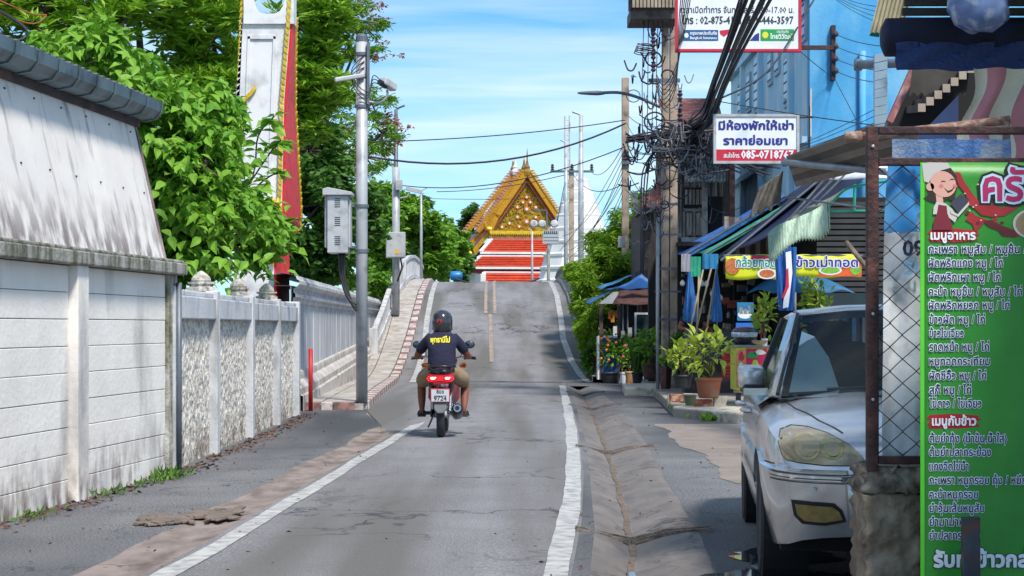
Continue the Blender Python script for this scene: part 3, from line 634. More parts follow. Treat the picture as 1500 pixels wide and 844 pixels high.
bx = thing('equipment_cabinet', 'light grey louvred equipment cabinet strapped to the side of the camera pole', 'cabinet', (X-.4, Y-.1, 2.53))
MB().box(X-.53, X-.20, Y-.32, Y+.12, 2.53, 3.46).build('cabinet_body', cab_m, bx, bevel=.012)
MB().box(X-.58, X-.53, Y-.24, Y+.1, 2.62, 3.44).build('side_rail', cab_m, bx, bevel=.008)
MB().box(X-.20, X-.165, Y-.24, Y+.1, 2.62, 3.40).build('side_rail', cab_m, bx, bevel=.008)
MB().prism([(X-.60, Y-.38, 3.46), (X-.13, Y-.38, 3.46), (X-.13, Y-.38, 3.51), (X-.52, Y-.38, 3.585), (X-.60, Y-.38, 3.56)], (0, .56, 0)).build('hood', cab_m, bx, bevel=.008)
lo = MB()
for z0 in (2.66, 2.97, 3.27):
    for k in range(5): lo.box(X-.41, X-.32, Y-.326, Y-.318, z0+k*.032, z0+k*.032+.01)
lo.build('louvres', dark, bx)
for z in (2.62, 3.29): MB().box(X-.2, X+.0, Y-.03, Y+.03, z, z+.04).build('bracket', galv_d, bx)
for k in range(3):
    MB().tube(smoothpts([(X-.36+.04*k, Y-.05, 2.53), (X-.33+.03*k, Y-.08, 2.15), (X-.22+.03*k, Y-.12, 1.82-.04*k), (X-.07, Y-.12, 1.70-.05*k)]), .022, 8).build('conduit', black, bx, smooth=True)
# ================= lamp posts and poles beyond =================
def lamppost(label, px, s, zb, ztop, r, arm, mat=galv, grp='street lamps', base_r=None):
    x, y = XD(px, s); t = thing('street_lamp', label, 'street lamp', (x, y, zb), grp)
    MB().tube([(x, y, zb-.2), (x, y, lerp(zb, ztop, .55)), (x, y, ztop)], [base_r or r, r, r*.7], 12).build('pole', mat, t, smooth=True)
    if arm:
        MB().tube(smoothpts([(x, y, ztop-.1), (x+arm*.1, y, ztop+.02), (x+arm*.6, y, ztop+.12)]), r*.4, 8).build('arm', mat, t, smooth=True)
        MB().lathe([(0, -.4), (.09, -.3), (.13, 0), (.11, .3), (0, .38)], (0, 0, 0), 10, 'x', (1, .5, 1)).build('lamp_head', galv_d, t, smooth=True).location = (arm*.85, 0, ztop+.13-zb)
    return t
l2 = lamppost('lamp post with small meter box on the bridge pavement at left', 580, 48.5, 1.75, 7.9, .075, .45, galv_d, base_r=.10)
x, y = XD(580, 48.5)
MB().tube([(x, y, 1.7), (x, y, 6.15)], .115, 14).build('sleeve', galv, l2, smooth=True)
mbx = thing('meter_box', 'small pale meter box with a yellow sticker fixed to the lamp post on the bridge', 'box', (x, y-.2, 3.4))
MB().box(x-.28, x+.30, y-.34, y-.13, 3.4, 4.18).build('box_body', cab_m, mbx, bevel=.02)
MB().box(x-.25, x+.27, y-.355, y-.34, 3.43, 4.12).build('box_door', cab_m, mbx, bevel=.01)
MB().box(x-.0, x+.10, y-.362, y-.355, 3.52, 3.66).build('sticker', M('yellow_sticker', S('e0b020'), S('d09a18')), mbx)
MB().tube([(x+.15, y-.2, 3.4), (x+.2, y-.2, 3.1), (x+.05, y-.1, 2.7)], .03, 6).build('conduit', black, mbx)
cm2 = MB().obox((x+.55, y-.1, 5.45), (.5, .12, .12), (0, .25, 0)).tube([(x, y, 5.2), (x+.35, y-.1, 5.25), (x+.4, y-.1, 5.4)], .025, 6).obox((x+.1, y-.15, 5.6), (.2, .2, .3))
tag(cm2.build('camera', cab_m, bevel=.02), 'white surveillance camera on the lamp post over the bridge pavement', 'camera')
lamppost('thin low lamp post beyond the bridge crest, in front of the trees', 617, 40, 2.9, 6.3, .05, .35)
lamppost('tall steel lamp post right of the bridge with its arm to the left', 851, 38, 1.0, 9.5, .11, -.55)
lamppost('slim pale lamp post with short arm left of the crossarm pole', 829, 33, 1.0, 9.5, .09, -.4)
lamppost('small lamp post in front of the temple roof with its arm to the left', 779.5, 36, 2.6, 5.2, .045, -.25, white_c)
# lattice mast
x, y = XD(831, 26); t = thing('white_mast', 'tall white ladder-like mast behind the lamp posts at the bridge', 'mast', (x, y, 0))
for dx in (-.13, .13): MB().tube([(x+dx, y, 0), (x+dx, y, 13.2)], .06, 6).build('rail', white_c, t)
for k in range(40): MB().box(x-.13, x+.13, y-.03, y+.03, 2+k*.28, 2.06+k*.28).build('rung', white_c, t)
# bridge railings
def railing(name, label, fx, D0, D1, hh, mat, step=.28):
    t = thing(name, label, 'railing', (fx((D0+D1)/2), (D0+D1)/2, zr((D0+D1)/2)+.12))
    n = int((D1-D0)/1.2); R = [(fx(lerp(D0, D1, i/n)), lerp(D0, D1, i/n)) for i in range(n+1)]
    top = [Vector((a, b, zs(b)+hh(b))) for a, b in R]; bot = [Vector((a, b, zs(b)+.1)) for a, b in R]
    rl = MB(); bl = MB()
    for a, b in zip(top, top[1:]): rl.beam(a, b, .14, .10)
    for a, b in zip(bot, bot[1:]): bl.beam(a, b, .12, .16)
    rl.build('top_rail', mat, t); bl.build('bottom_rail', mat, t)
    D = D0
    while D < D1:
        MB().beam((fx(D), D, zs(D)), (fx(D), D, zs(D)+hh(D)-.03), .06, .10).build('baluster', mat, t); D += step
    for D in (D0, (D0+D1)/2): MB().box(fx(D)-.12, fx(D)+.12, D-.12, D+.12, zs(D)-.2, zs(D)+hh(D)+.12).build('end_post', mat, t, bevel=.02)
    return t
railing('bridge_railing', 'white concrete railing along the left pavement of the humpback bridge', lambda D: tab([(47, -3.72), (52, -3.72), (70, -3.64)], D), 47.7, 72, lambda D: tab([(47.7, .55), (56, .85), (72, .8)], D), white_c)
railing('bridge_parapet', 'low weathered railing along the right edge of the humpback bridge', lambda D: rb(D)+.22, 44.5, 72, lambda D: .42, M('weathered_rail', S('c2c0bd'), S('8d8a86'), 4, .8, bump=.5, dirt=S('4e4b48'), damt=.45, dscale=6), .34)
st(MB().surf(rows(42.8, 70, .8, [rb, rb, lambda D: rb(D)+.34], lambda D, i: zr(D)-.01 if i == 0 else zr(D)+.13)), 'right_bridge_kerb', conc)
# ================= trees =================
def CL_(px, py, s, rx, ry, dep):
    p = P(px, py, s); return (p.x, p.y, p.z, rx/s, dep, ry/s)
t1 = tree('broadleaf_tree', 'bushy large-leaved tree spilling over the left wall in front of the temple gate', 'tree', (-4.7, 22, -.1),
     [CL_(290, 300, 118, 85, 95, 1.1), CL_(225, 170, 122, 75, 80, 1.2), CL_(130, 90, 130, 80, 60, 1.0), CL_(320, 190, 115, 45, 80, 1.0), CL_(375, 345, 108, 38, 62, .7), CL_(270, 385, 118, 85, 42, .8), CL_(300, 245, 122, 60, 60, .8), CL_(400, 340, 106, 24, 34, .5)],
     13500, .155, lf_big, bark, LEAF8, k=30, f=.42, droop=.55)
# the largest, nearest leaves one by one
bl = MB().add(*[LEAF8[0]*.20, LEAF8[1]]).build('leaf', lf_big, None, fix=False); bl.parent = t1
first = True
for k in range(210):
    c = [CL_(290, 300, 128, 95, 95, .4), CL_(225, 190, 132, 80, 80, .4), CL_(385, 340, 112, 40, 60, .3), CL_(270, 385, 126, 85, 40, .3), CL_(135, 90, 140, 70, 50, .4)][k % 5]
    p = Vector((c[0]+RNG.uniform(-1, 1)*c[3], c[1]+RNG.uniform(-1, 1)*c[4], c[2]+RNG.uniform(-1, 1)*c[5])); q = bl if first else bl.copy()
    if not first: COL.objects.link(q)
    first = False; q.location = p-t1.location; q.rotation_euler = (RNG.uniform(-1.0, -.1), RNG.uniform(-.7, .7), RNG.uniform(2.0, 5.0)); q.scale = (RNG.uniform(.7, 1.15),)*3
# sprigs hanging across the white face of the gate
sp = thing('leafy_branch', 'long leafy shoots of the big-leaved tree crossing the white face of the gate', 'branch', tuple(P(340, 330, 106)))
stm = MB(); lp = []; ld = []
for pts in ([(330, 360), (370, 260), (378, 200), (402, 170)], [(330, 330), (380, 270), (412, 250)], [(340, 380), (400, 330), (440, 320)], [(350, 390), (400, 360), (436, 368)], [(345, 300), (395, 225), (412, 205)]):
    pp = smoothpts([P(a, b, 104) for a, b in pts], 5); stm.tube(pp, .012, 5)
    for i in range(3, len(pp)):
        for sgn in (-1, 1): lp.append(pp[i]); ld.append((sgn*RNG.uniform(.3, 1), RNG.uniform(-.8, .1), RNG.uniform(-.7, .15)))
stm.build('stem', bark, sp)
m_ = leaves(np.array([tuple(a) for a in lp]), .25, LEAF8, dirs=ld); m_.v = [tuple(x) for x in m_.v]; m_.build('leaves', lf_big, sp, fix=False, kind='stuff')
tree('rosette_tree', 'tall tree with fingered leaf rosettes rising behind the gate at upper left', 'tree', (-7.5, 35, -.1),
     [CL_(60, 20, 82, 110, 90, 2.0), CL_(200, -10, 80, 120, 90, 2.0), CL_(310, 60, 76, 90, 90, 1.6), CL_(300, 160, 78, 80, 70, 1.4), CL_(440, 40, 72, 75, 70, 1.5), CL_(470, 120, 72, 62, 45, 1.3), CL_(430, 180, 72, 55, 45, 1.2), CL_(140, 90, 84, 80, 60, 1.5)],
     26000, .27, lf_ros, bark, SLIM2, k=24, f=.36, tr=.25, rosette=7)
tree('flowering_tree', 'sparse tree with feathery leaves and dull pink blossom behind the camera pole', 'tree', (-7.0, 50, -.1),
     [CL_(470, 5, 54, 50, 35, 1.6), CL_(525, 30, 52, 48, 30, 1.4), CL_(500, 185, 54, 65, 38, 1.6), CL_(560, 195, 52, 34, 22, 1.0), CL_(480, 240, 54, 70, 40, 1.6), CL_(545, 150, 52, 34, 22, 1.0), CL_(535, 230, 52, 45, 30, 1.0), CL_(520, 75, 52, 55, 18, 1.2)],
     11000, .16, lf_lt, barkp, SLIM2, k=16, f=.34, tr=.2)
fl = thing('blossom', 'dull pink blossom sprays on the outer twigs of the sparse tree behind the camera pole', 'blossom', tuple(P(530, 60, 53)))
pts, d = clump_pts(subclumps([CL_(540, 28, 51, 50, 30, 1.0), CL_(480, 0, 53, 45, 25, 1.0), CL_(575, 185, 51, 26, 24, .6), CL_(540, 75, 51, 50, 16, .8), CL_(560, 215, 51, 32, 14, .7), CL_(545, 170, 51, 32, 14, .7)], 14, .3), 1900)
m_ = leaves(pts, .12, LEAF2); m_.v = [tuple(x) for x in m_.v]; m_.build('petals', lf_fl, fl, fix=False, kind='stuff')
tree('dark_tree', 'dark green tree filling the space behind the equipment cabinet', 'tree', (-6.6, 45, -.1),
     [CL_(470, 300, 60, 60, 80, 1.6), CL_(450, 220, 60, 60, 60, 1.6), CL_(515, 300, 58, 50, 60, 1.4), CL_(470, 370, 60, 65, 45, 1.2), CL_(440, 130, 60, 45, 60, 1.2)], 17000, .20, lf_drk, bark, LEAF2, k=22, f=.42, tr=.2)
tree('hedge_shrub', 'bright green shrub showing over the end of the white temple wall', 'shrub', (-5.4, 54, -.1),
     [CL_(540, 415, 48, 34, 25, 1.0), CL_(480, 395, 50, 60, 25, 1.0), CL_(560, 420, 46, 22, 25, .8)], 4500, .17, lf_lt, bark, k=20, f=.4, tr=.08)
for i, (lab, base, cls, sz, m_) in enumerate((
    ('round light green tree left of the bridge railing', (-6.0, 78, 0), [CL_(560, 345, 36, 42, 55, 2), CL_(590, 310, 35, 38, 34, 1.6), CL_(560, 290, 35, 28, 30, 1.4)], .26, lf_lt),
    ('light green tree rising right behind the thin lamp post beyond the crest', (-4.2, 84, 0), [CL_(640, 375, 34, 34, 50, 1.8), CL_(620, 335, 34, 40, 36, 1.6), CL_(660, 365, 32, 28, 34, 1.4), CL_(648, 335, 32, 18, 22, 1.4)], .26, lf_lt),
    ('small distant tree just left of the temple roof', (-3.6, 172, 0), [CL_(694, 318, 15, 16, 18, 2.6), CL_(680, 350, 15, 22, 26, 2.6)], .3, lf_drk),
    ('distant tree between the round tree and the lamp post', (-6.5, 110, 0), [CL_(610, 310, 25, 26, 26, 2.2), CL_(590, 350, 25, 40, 40, 2.2), CL_(670, 385, 25, 26, 26, 2.0)], .32, lf_drk))):
    tree('background_tree', lab, 'tree', base, cls, 9000, sz, m_, bark, k=26, f=.36, group='trees beyond the bridge', tr=.2)
for lab, base, cls, n, m_ in (
    ('tall ferny light green bush on the right bank beside the bridge', (4.2, 50, -.1), [CL_(925, 365, 50, 40, 60, 1.2), CL_(940, 325, 50, 26, 40, 1.0), CL_(900, 400, 52, 42, 45, 1.2), CL_(960, 390, 50, 28, 60, 1.0), CL_(905, 450, 53, 40, 50, 1.0), CL_(948, 305, 49, 24, 38, .9), CL_(885, 365, 50, 36, 36, 1.0)], 34000, lf_ylw),
    ('feathery bush leaning over the right bridge railing', (2.9, 47, -.1), [CL_(868, 425, 55, 34, 36, 1.0), CL_(868, 475, 57, 24, 40, .8), CL_(850, 400, 52, 22, 16, .8), CL_(885, 385, 54, 38, 30, .8), CL_(880, 520, 57, 22, 40, .6)], 20000, lf_ylw)):
    tree('bush', lab, 'bush', base, cls, n, .17, m_, bark, SLIM2, k=24, f=.38, group='bushes beside the bridge', tr=.07)
# ================= temple =================
tp = thing('temple_hall', 'Thai temple hall with golden gable and orange red tiled tiers beyond the bridge', 'temple')
tile_o = M('orange_tile', S('c8401c'), S('a8301a'), .8, .5, bump=.5, bscale=8, dirt=S('93301a'), damt=.42, dscale=3, dstretch=(1, 1, 3)); tile_m = M('maroon_tile', S('8a3a3e'), S('6d2b33'), 1, .5, bump=.5, dirt=S('a45a5c'), damt=.4, dscale=3)
tw = M('temple_white', S('dcdcdc'), S('c6c6c8'), 1, .7)
ped = M('pediment_green', S('8f8a1c'), S('c0901a'), 5, .45, metal=.1, bump=1, bscale=6, dirt=S('5e7a1e'), damt=.5, dscale=2.6)
A = 13.75
MB().prism([(-2.8, 0, 9.0), (2.8, 0, 9.0), (0, 0, A-.7)], (0, .3, 0)).build('pediment', ped, tp)
fl_ = MB(); fr_ = MB()
for k in range(380):
    z = 9.1+3.4*random.random()**1.4; hw = (A-.9-z)/(A-.9-9)*2.55; x = random.uniform(-hw, hw)
    fl_.lathe([(.13, 0), (.09, .05), (0, .07)], (0, 0, 0), 6, 'y') if False else fl_.obox((x, -.04, z), (.22, .1, .07), (0, random.uniform(0, 3), 0))
fl_.build('gilded_scrolls', gold, tp, kind='stuff')
for x, z in ((0, 10.75), (0, 9.75), (-.75, 10.1), (.75, 10.1), (-1.4, 9.6), (1.4, 9.6), (-.6, 9.35), (.6, 9.35), (-2, 9.3), (2, 9.3), (-.75, 10.9), (.75, 10.9), (0, 11.7), (-.3, 11.3), (.3, 11.3)):
    q = .26 if x == 0 and z < 11 else .19
    MB().lathe([(q, 0), (q*.9, -.08), (q*.5, -.12), (0, -.12)], (x, -.06, z), 10, 'y').build('rosette', M('rosette_red', S('b5533c'), S('c07a30'), 3), tp)
    MB().lathe([(q*.5, -.12), (q*.35, -.17), (0, -.17)], (x, -.06, z), 8, 'y').build('rosette_centre', tw, tp)
def barge(x0, z0, x1, z1, y, w, mat, nm='bargeboard', teeth=True, outv=None):
    MB().beam((x0, y, z0), (x1, y, z1), .28, w, up=(0, 0, 1)).build(nm, mat, tp)
    if teeth:
        o = Vector((z0-z1, 0, x1-x0)).normalized(); o = o if o.z > 0 else -o
        m_ = flames((x0, y-.1, z0)+0*o if False else Vector((x0, y-.1, z0))+o*w*.4, Vector((x1, y-.1, z1))+o*w*.4, 20, o, .36, gold, '', tp, .12); m_.build('flame_teeth', gold, tp)
for sg in (-1, 1):
    barge(0, A, sg*2.5, 10.1, -.5, .42, gold); barge(0, A-.55, sg*2.75, 9.15, -.3, .3, M('gable_brown', S('8f4a1c'), S('6e3616'), 3), 'inner_bargeboard', False)
    barge(sg*2.4, 10.3, sg*2.95, 9.1, -.5, .38, gold)
    MB().tube(smoothpts([(sg*2.9, -.55, 9.1), (sg*3.3, -.55, 9.2), (sg*3.45, -.55, 9.7), (sg*3.3, -.55, 10.1)]), [.2]*6+[.16]*6+[.1]*6+[.03], 6).build('hook_finial', gold, tp)
    # main roof planes running back
    MB().surf([[(0, -.3, A), (0, 9, A+.5)], [(sg*1.3, -.3, A-1.9), (sg*1.3, 9, A-1.6)], [(sg*3.1, -.3, 9.0), (sg*3.1, 9, 9.3)]]).build('roof_plane', tile_m, tp, solid=.12)
    for dy, dz, f in ((1.6, .15, 1.12), (6.5, .5, 1.25)):
        MB().beam((0, dy, A+dz), (sg*3.2*f*.55, dy, A+dz-2.6), .25, .3).build('rear_bargeboard', gold, tp)
        MB().beam((sg*3.2*f*.55, dy, A+dz-2.6), (sg*3.35*f, dy, 9.0), .25, .3).build('rear_bargeboard', gold, tp)
        flames((0, dy, A+dz+.2), (sg*3.35*f, dy, 9.2), 24, (sg*.8, 0, .6), .4, gold, '', tp, .12).build('flame_teeth', M('mauve_tooth', S('9c5a78'), S('b98a3a'), 3), tp)
    # lower side roofs
    MB().surf([[(sg*2.9, .3, 9.3), (sg*2.9, 16, 9.3)], [(sg*4.3, .3, 7.3), (sg*4.3, 16, 7.3)]]).build('side_roof', tile_m, tp, solid=.12)
    MB().surf([[(sg*4.0, .1, 7.4), (sg*4.0, 18, 7.4)], [(sg*5.6, .1, 6.0), (sg*5.6, 18, 6.0)]]).build('side_roof', tile_m, tp, solid=.12)
    for a, b, y in (((sg*2.9, 9.0), (sg*4.4, 7.2), -.1), ((sg*3.9, 7.5), (sg*5.7, 5.9), -.3)):
        MB().beam((a[0], y, a[1]), (b[0], y, b[1]), .25, .32).build('eave_board', gold, tp)
        MB().beam((a[0], y+2.2, a[1]+.35), (b[0]+sg*.4, y+2.2, b[1]+.35), .25, .32).build('eave_board', gold, tp)
        for dy in (0, 2.2): MB().tube(smoothpts([(b[0], y+dy, b[1]), (b[0]+sg*.35, y+dy, b[1]+.1), (b[0]+sg*.45, y+dy, b[1]+.55), (b[0]+sg*.3, y+dy, b[1]+.95)]), [.16]*12+[.08]*6+[.02], 6).build('hook_finial', gold, tp)
for y, top, zb_ in ((-.5, 15.75, A), (1.2, 15.2, A+.1), (6.3, 15.6, A+.6), (7.6, 15.0, A+.6)):
    MB().lathe([(.28, -.3), (.34, 0), (.2, .25), (.24, .35), (.12, .6), (.06, 1.0), (.05, (top-zb_)*.7), (0, top-zb_)], (0, y, zb_), 8).build('spire', M('spire_dark', S('5a3a2a'), S('a07a20'), 2, .5) if y != 6.3 else tw, tp)
MB().box(-3.05, 3.05, -.7, .2, 8.78, 9.0).build('gable_sill', gold2, tp); MB().box(-3.1, 3.1, -.6, .2, 8.4, 8.78).build('gable_band', M('brown_band', S('7c4a24'), S('b0862a'), 4), tp)
tt = MB()
for k in range(40): tt.prism([(-3+k*.15, -.72, 8.78), (-2.87+k*.15, -.72, 8.78), (-2.935+k*.15, -.72, 8.6)], (0, .05, 0))
tt.build('pendant_teeth', gold2, tp)
for x0, x1, zt, zb_, y0, y1 in ((2.9, 3.95, 8.3, 7.25, -.5, -2.0), (4.0, 5.2, 6.85, 6.0, -2.2, -3.6), (3.9, 4.2, 5.5, 4.2, -3.8, -5.6)):
    MB().add([(-x0, y0, zt), (x0, y0, zt), (x1, y1, zb_), (-x1, y1, zb_)], [(0, 3, 2, 1)]).build('front_roof_tier', tile_o, tp, solid=.1)
    n = 6
    for k in range(1, n):
        z = lerp(zt, zb_, k/n); MB().box(-lerp(x0, x1, k/n), lerp(x0, x1, k/n), lerp(y0, y1, k/n)-.1, lerp(y0, y1, k/n), z+.05, z+.08).build('tile_course', tile_o, tp)
    MB().box(-x1-.05, x1+.05, y1-.15, y1+.05, zb_-.17, zb_).build('eave_edge', tw, tp); MB().box(-x0-.05, x0+.05, y0-.05, y0+.1, zt, zt+.14).build('top_edge', tw, tp)
    MB().box(-x1+.05, x1-.05, y1+.1, y1+.3, zb_-.5, zb_-.17).build('frieze', M('frieze_maroon', S('7d1d22'), S('66161c'), 3), tp)
    for sg in (-1, 1): MB().beam((sg*x0, y0-.05, zt+.03), (sg*x1, y1-.05, zb_+.03), .3, .12).build('hip_edge', tw, tp)
MB().box(-2.7, 2.7, -.2, 14, 6.8, 8.3).build('hall_wall', tw, tp); MB().box(-4.1, 4.1, -.2, 14, 0, 6.8).build('hall_wall', tw, tp)
MB().box(-4.4, -4.0, -5.7, -2.4, 0, 5.4).build('porch_pier', tw, tp); MB().box(4.0, 4.4, -5.7, -2.4, 0, 5.4).build('porch_pier', tw, tp)
MB().box(-3.9, 3.9, -2.1, -.2, 0, 6.2).build('porch', tile_m, tp)
tp.location = (1.15, 143, 0); tp.rotation_euler = (0, 0, math.radians(8))
# white prang to the right of the hall
pg = thing('white_prang', 'tapering white stepped tower behind the poles to the right of the temple hall', 'tower', (0, 0, 0))
pf = [(3.2, 0), (3.2, 3.5)]
for k in range(9): r = 3.0*(1-k/9)**.75+.25; pf += [(r+.15, 3.6+k*.95), (r+.15, 3.75+k*.95), (r, 3.85+k*.95), (r*.93, 4.45+k*.95)]
MB().lathe(pf+[(.2, 12.3), (.06, 13.4), (0, 13.5)], (0, 0, 0), 12).build('tower_body', tw, pg); pg.location = (4.9, 130, 0)
pg2 = copy_thing(pg, (6.1, 122, 0), 0, 'lower white stepped tower nearest the leaning bush, right of the crossarm pole', .62)
# distant houses by the bridge foot
hs = thing('far_house', 'small far house with rusty roof glimpsed between the lamp post and the bush', 'house', (7.2, 105, 0))
MB().box(5.6, 9.5, 105, 110, 0, 4.4).build('wall', M('pinkish_wall', S('b08c84'), S('94746c')), hs); MB().prism([(5.2, 104.5, 4.4), (9.9, 104.5, 4.4), (7.5, 104.5, 5.8)], (0, 6, 0)).build('roof', M('green_roof', S('4f7d52'), S('3a6a4a'), 2), hs)
# signboard, round lamps and utility pole beyond the crest
x, y = XD(800, 34); sb = thing('direction_board', 'grey board with small writing on a pole at the far end of the bridge', 'sign', (x, y, 2.8))
MB().tube([(x+.1, y, 1), (x+.1, y, 5.6)], .07, 8).build('pole', conc, sb)
z0 = EYE+(HOR-357)/34; MB().box(x-.15, x+.55+.0, y-.1, y-.04, z0, z0+.56).build('board', M('board_grey', S('aab2b8'), S('98a0a6'), 3), sb)
for k in range(3): MB().box(x-.12, x+.52, y-.115, y-.1, z0+.12+k*.15, z0+.135+k*.15).build('board_line', galv_d, sb)
bk_ = MB()
for k in range(7): bk_.box(x-.08+k*.085, x-.04+k*.085, y-.116, y-.1, z0+.43, z0+.53)
bk_.build('writing', black, sb)
for k, px in enumerate((782, 794, 812)):
    p = P(px, 328, 34); MB().lathe([(.0, -.1), (.12, -.08), (.17, 0), (.16, .06), (0, .08)], tuple(p), 12, 'y').build('round_lamp', white_c, sb)
MB().beam(P(776, 331, 34)+Vector((0, .1, 0)), P(818, 331, 34)+Vector((0, .1, 0)), .05, .05).build('lamp_bar', galv_d, sb)
MB().beam(P(802, 331, 34)+Vector((0, .1, 0)), P(801, 308, 34)+Vector((0, .1, 0)), .06, .06).build('lamp_bar', galv_d, sb); MB().beam(P(801, 308, 34)+Vector((0, .1, 0)), P(782, 307, 34)+Vector((0, .1, 0)), .06, .06).build('lamp_bar', galv_d, sb)
insul = M('insulator', S('5a4a55'), S('3a3038'), 3, .3)
def upole(label, px, s, zb_, ztop, w, arms=(), mat=conc):
    x, y = XD(px, s); t = thing('utility_pole', label, 'utility pole', (x, y, zb_), 'concrete utility poles')
    MB().prism([(x-w/2, y-w/2, zb_-.2), (x+w/2, y-w/2, zb_-.2), (x+w/2, y+w/2, zb_-.2), (x-w/2, y+w/2, zb_-.2)], (0, 0, ztop-zb_+.2)).build('pole', mat, t, bevel=.02)
    for z, a, b in arms:
        MB().box(x+a, x+b, y-w/2-.1, y-w/2, z, z+.1).build('crossarm', galv_d, t)
        for q in (a+.1, (a+b)/2, b-.1): MB().lathe([(.05, 0), (.09, .05), (.05, .1), (.09, .15), (.05, .2), (.08, .25), (0, .32)], (x+q, y-w/2-.05, z+.1), 8).build('insulator', insul, t)
    return t
tan = M('tan_concrete_pole', S('b9a794'), S('a08f7e'), 3, .85, bump=.4, dirt=S('6d6055'), damt=.4, dscale=4)
u3 = upole('distant utility pole with a crossarm at the far end of the bridge', 837, 31, 0, 8.8, .24, ((8.6, -1.0, 1.05),), tan)
u4 = upole('far thin utility pole right of the round green tree', 656, 25, 0, 6.8, .2, ((6.2, -.9, .9),), tan)
bt = tag(MB().lathe([(0, -.25), (.15, -.22), (.17, -.1), (.17, .12), (.12, .2), (0, .22)], tuple(P(669, 408, 40)+Vector((0, 0, .1))), 12, 'x').build('blue_tank', M('blue_tank', S('1f7fc0'), S('1a6aa6'), 2, .4), smooth=True), 'bright blue tank with dark top at the left side of the bridge crest', 'tank')
# ================= rider =================
def skin(verts, edges, radii, name, mat, parent, sub=2, root=0):
    me = bpy.data.meshes.new(name); me.from_pydata(verts, edges, []); o = bpy.data.objects.new(name, me); COL.objects.link(o)
    sm = o.modifiers.new('k', 'SKIN'); sm.use_smooth_shade = True
    for i, r in enumerate(radii): me.skin_vertices[0].data[i].radius = r if isinstance(r, tuple) else (r, r)
    me.skin_vertices[0].data[root].use_root = True
    q = o.modifiers.new('s', 'SUBSURF'); q.levels = sub; q.render_levels = sub
    m2 = bpy.data.meshes.new_from_object(o.evaluated_get(bpy.context.evaluated_depsgraph_get())); bpy.data.objects.remove(o)
    m2.name = name; m2.shade_smooth(); m2.materials.clear(); m2.materials.append(mat)
    o2 = bpy.data.objects.new(name, m2); COL.objects.link(o2); o2.parent = parent; return o2
def bvh(o):
    return BVHTree.FromPolygons([tuple(v.co) for v in o.data.vertices], [tuple(p.vertices) for p in o.data.polygons])
def project(o, tree_, dirv, off, start=None):
    """lay a flat mesh onto a curved surface along dirv"""
    dirv = Vector(dirv).normalized()
    for v in o.data.vertices:
        h = tree_.ray_cast(v.co-dirv*5, dirv)
        if h[0] is not None: v.co = h[0]-dirv*off
rd = thing('person', 'motorcyclist seen from behind in navy T-shirt, beige shorts, sandals and black helmet', 'person')
skin_m = M('skin', S('8a5240'), S('7a4636'), 6, .55); navy = M('navy_cotton', S('1b1c3a'), S('15162e'), 5, .85, bump=.6, bscale=18); beige = M('beige_cloth', S('9c8468'), S('857058'), 5, .9, bump=.6, bscale=20)
V = [(0, .12, .84), (0, .15, 1.0), (0, .2, 1.16), (0, .24, 1.27), (0, .26, 1.34), (0, .28, 1.42)]; E_ = [(0, 1), (1, 2), (2, 3), (3, 4), (4, 5)]; R_ = [(.12, .09), (.11, .08), (.12, .07), (.06, .055), .055, .08]
def addc(V, E_, R_, root, pts):
    p = root
    for v, r in pts: V.append(v); R_.append(r); E_.append((p, len(V)-1)); p = len(V)-1
for sg in (-1, 1):
    addc(V, E_, R_, 2, [((sg*.17, .2, 1.19), .045), ((sg*.285, .30, 1.03), .05), ((sg*.315, .42, .975), .042), ((sg*.325, .62, .965), .03), ((sg*.32, .69, .965), (.04, .022))])
    addc(V, E_, R_, 0, [((sg*.12, .2, .80), .075), ((sg*.235, .50, .70), .072), ((sg*.27, .62, .64), .058), ((sg*.265, .56, .46), .055), ((sg*.26, .50, .33), .035), ((sg*.26, .50, .285), .034), ((sg*.27, .62, .265), (.042, .02))])
skin(V, E_, R_, 'body', skin_m, rd)
for sg in (-1, 1):                         # fingers curled over the grips
    for k in range(4):
        x = sg*(.285+.021*k); L = (.9, 1, .97, .8)[k]
        MB().tube(smoothpts([(x, .69, .975), (x, .715, .992), (x, .74*1.0+.012*L, .985), (x, .745, .955), (x, .72, .945)], 4), [.0095]*12+[.0085]*4+[.007], 6).build('finger', skin_m, rd, smooth=True)
    MB().tube(smoothpts([(sg*.285, .68, .965), (sg*.262, .70, .955), (sg*.262, .725, .945), (sg*.275, .74, .94)], 4), .0105, 6).build('thumb', skin_m, rd, smooth=True)
V = [(0, .115, .80), (0, .13, .9), (0, .15, 1.02), (0, .19, 1.14), (0, .215, 1.22), (0, .23, 1.275)]; E_ = [(0, 1), (1, 2), (2, 3), (3, 4), (4, 5)]; R_ = [(.195, .14), (.185, .135), (.185, .13), (.19, .125), (.155, .095), (.08, .08)]
for sg in (-1, 1): addc(V, E_, R_, 3, [((sg*.17, .21, 1.20), .088), ((sg*.25, .27, 1.09), .072), ((sg*.285, .31, 1.02), .064)])
shirt = skin(V, E_, R_, 'shirt', navy, rd)
V = [(0, .12, .80), (0, .13, .86)]; E_ = [(0, 1)]; R_ = [(.18, .14), (.18, .14)]
for sg in (-1, 1): addc(V, E_, R_, 0, [((sg*.13, .25, .78), .13), ((sg*.235, .50, .70), .105), ((sg*.262, .585, .63), .098)])
skin(V, E_, R_, 'shorts', beige, rd)
for sg in (-1, 1):
    MB().obox((sg*.265, .55, .245), (.105, .27, .025), (0, 0, -sg*.05)).build('sandal', black, rd, bevel=.01)
    MB().tube(smoothpts([(sg*.265-.05, .58, .25), (sg*.265-.03, .58, .30), (sg*.265+.03, .58, .30), (sg*.265+.05, .58, .25)]), .012, 6).build('sandal_strap', black, rd)
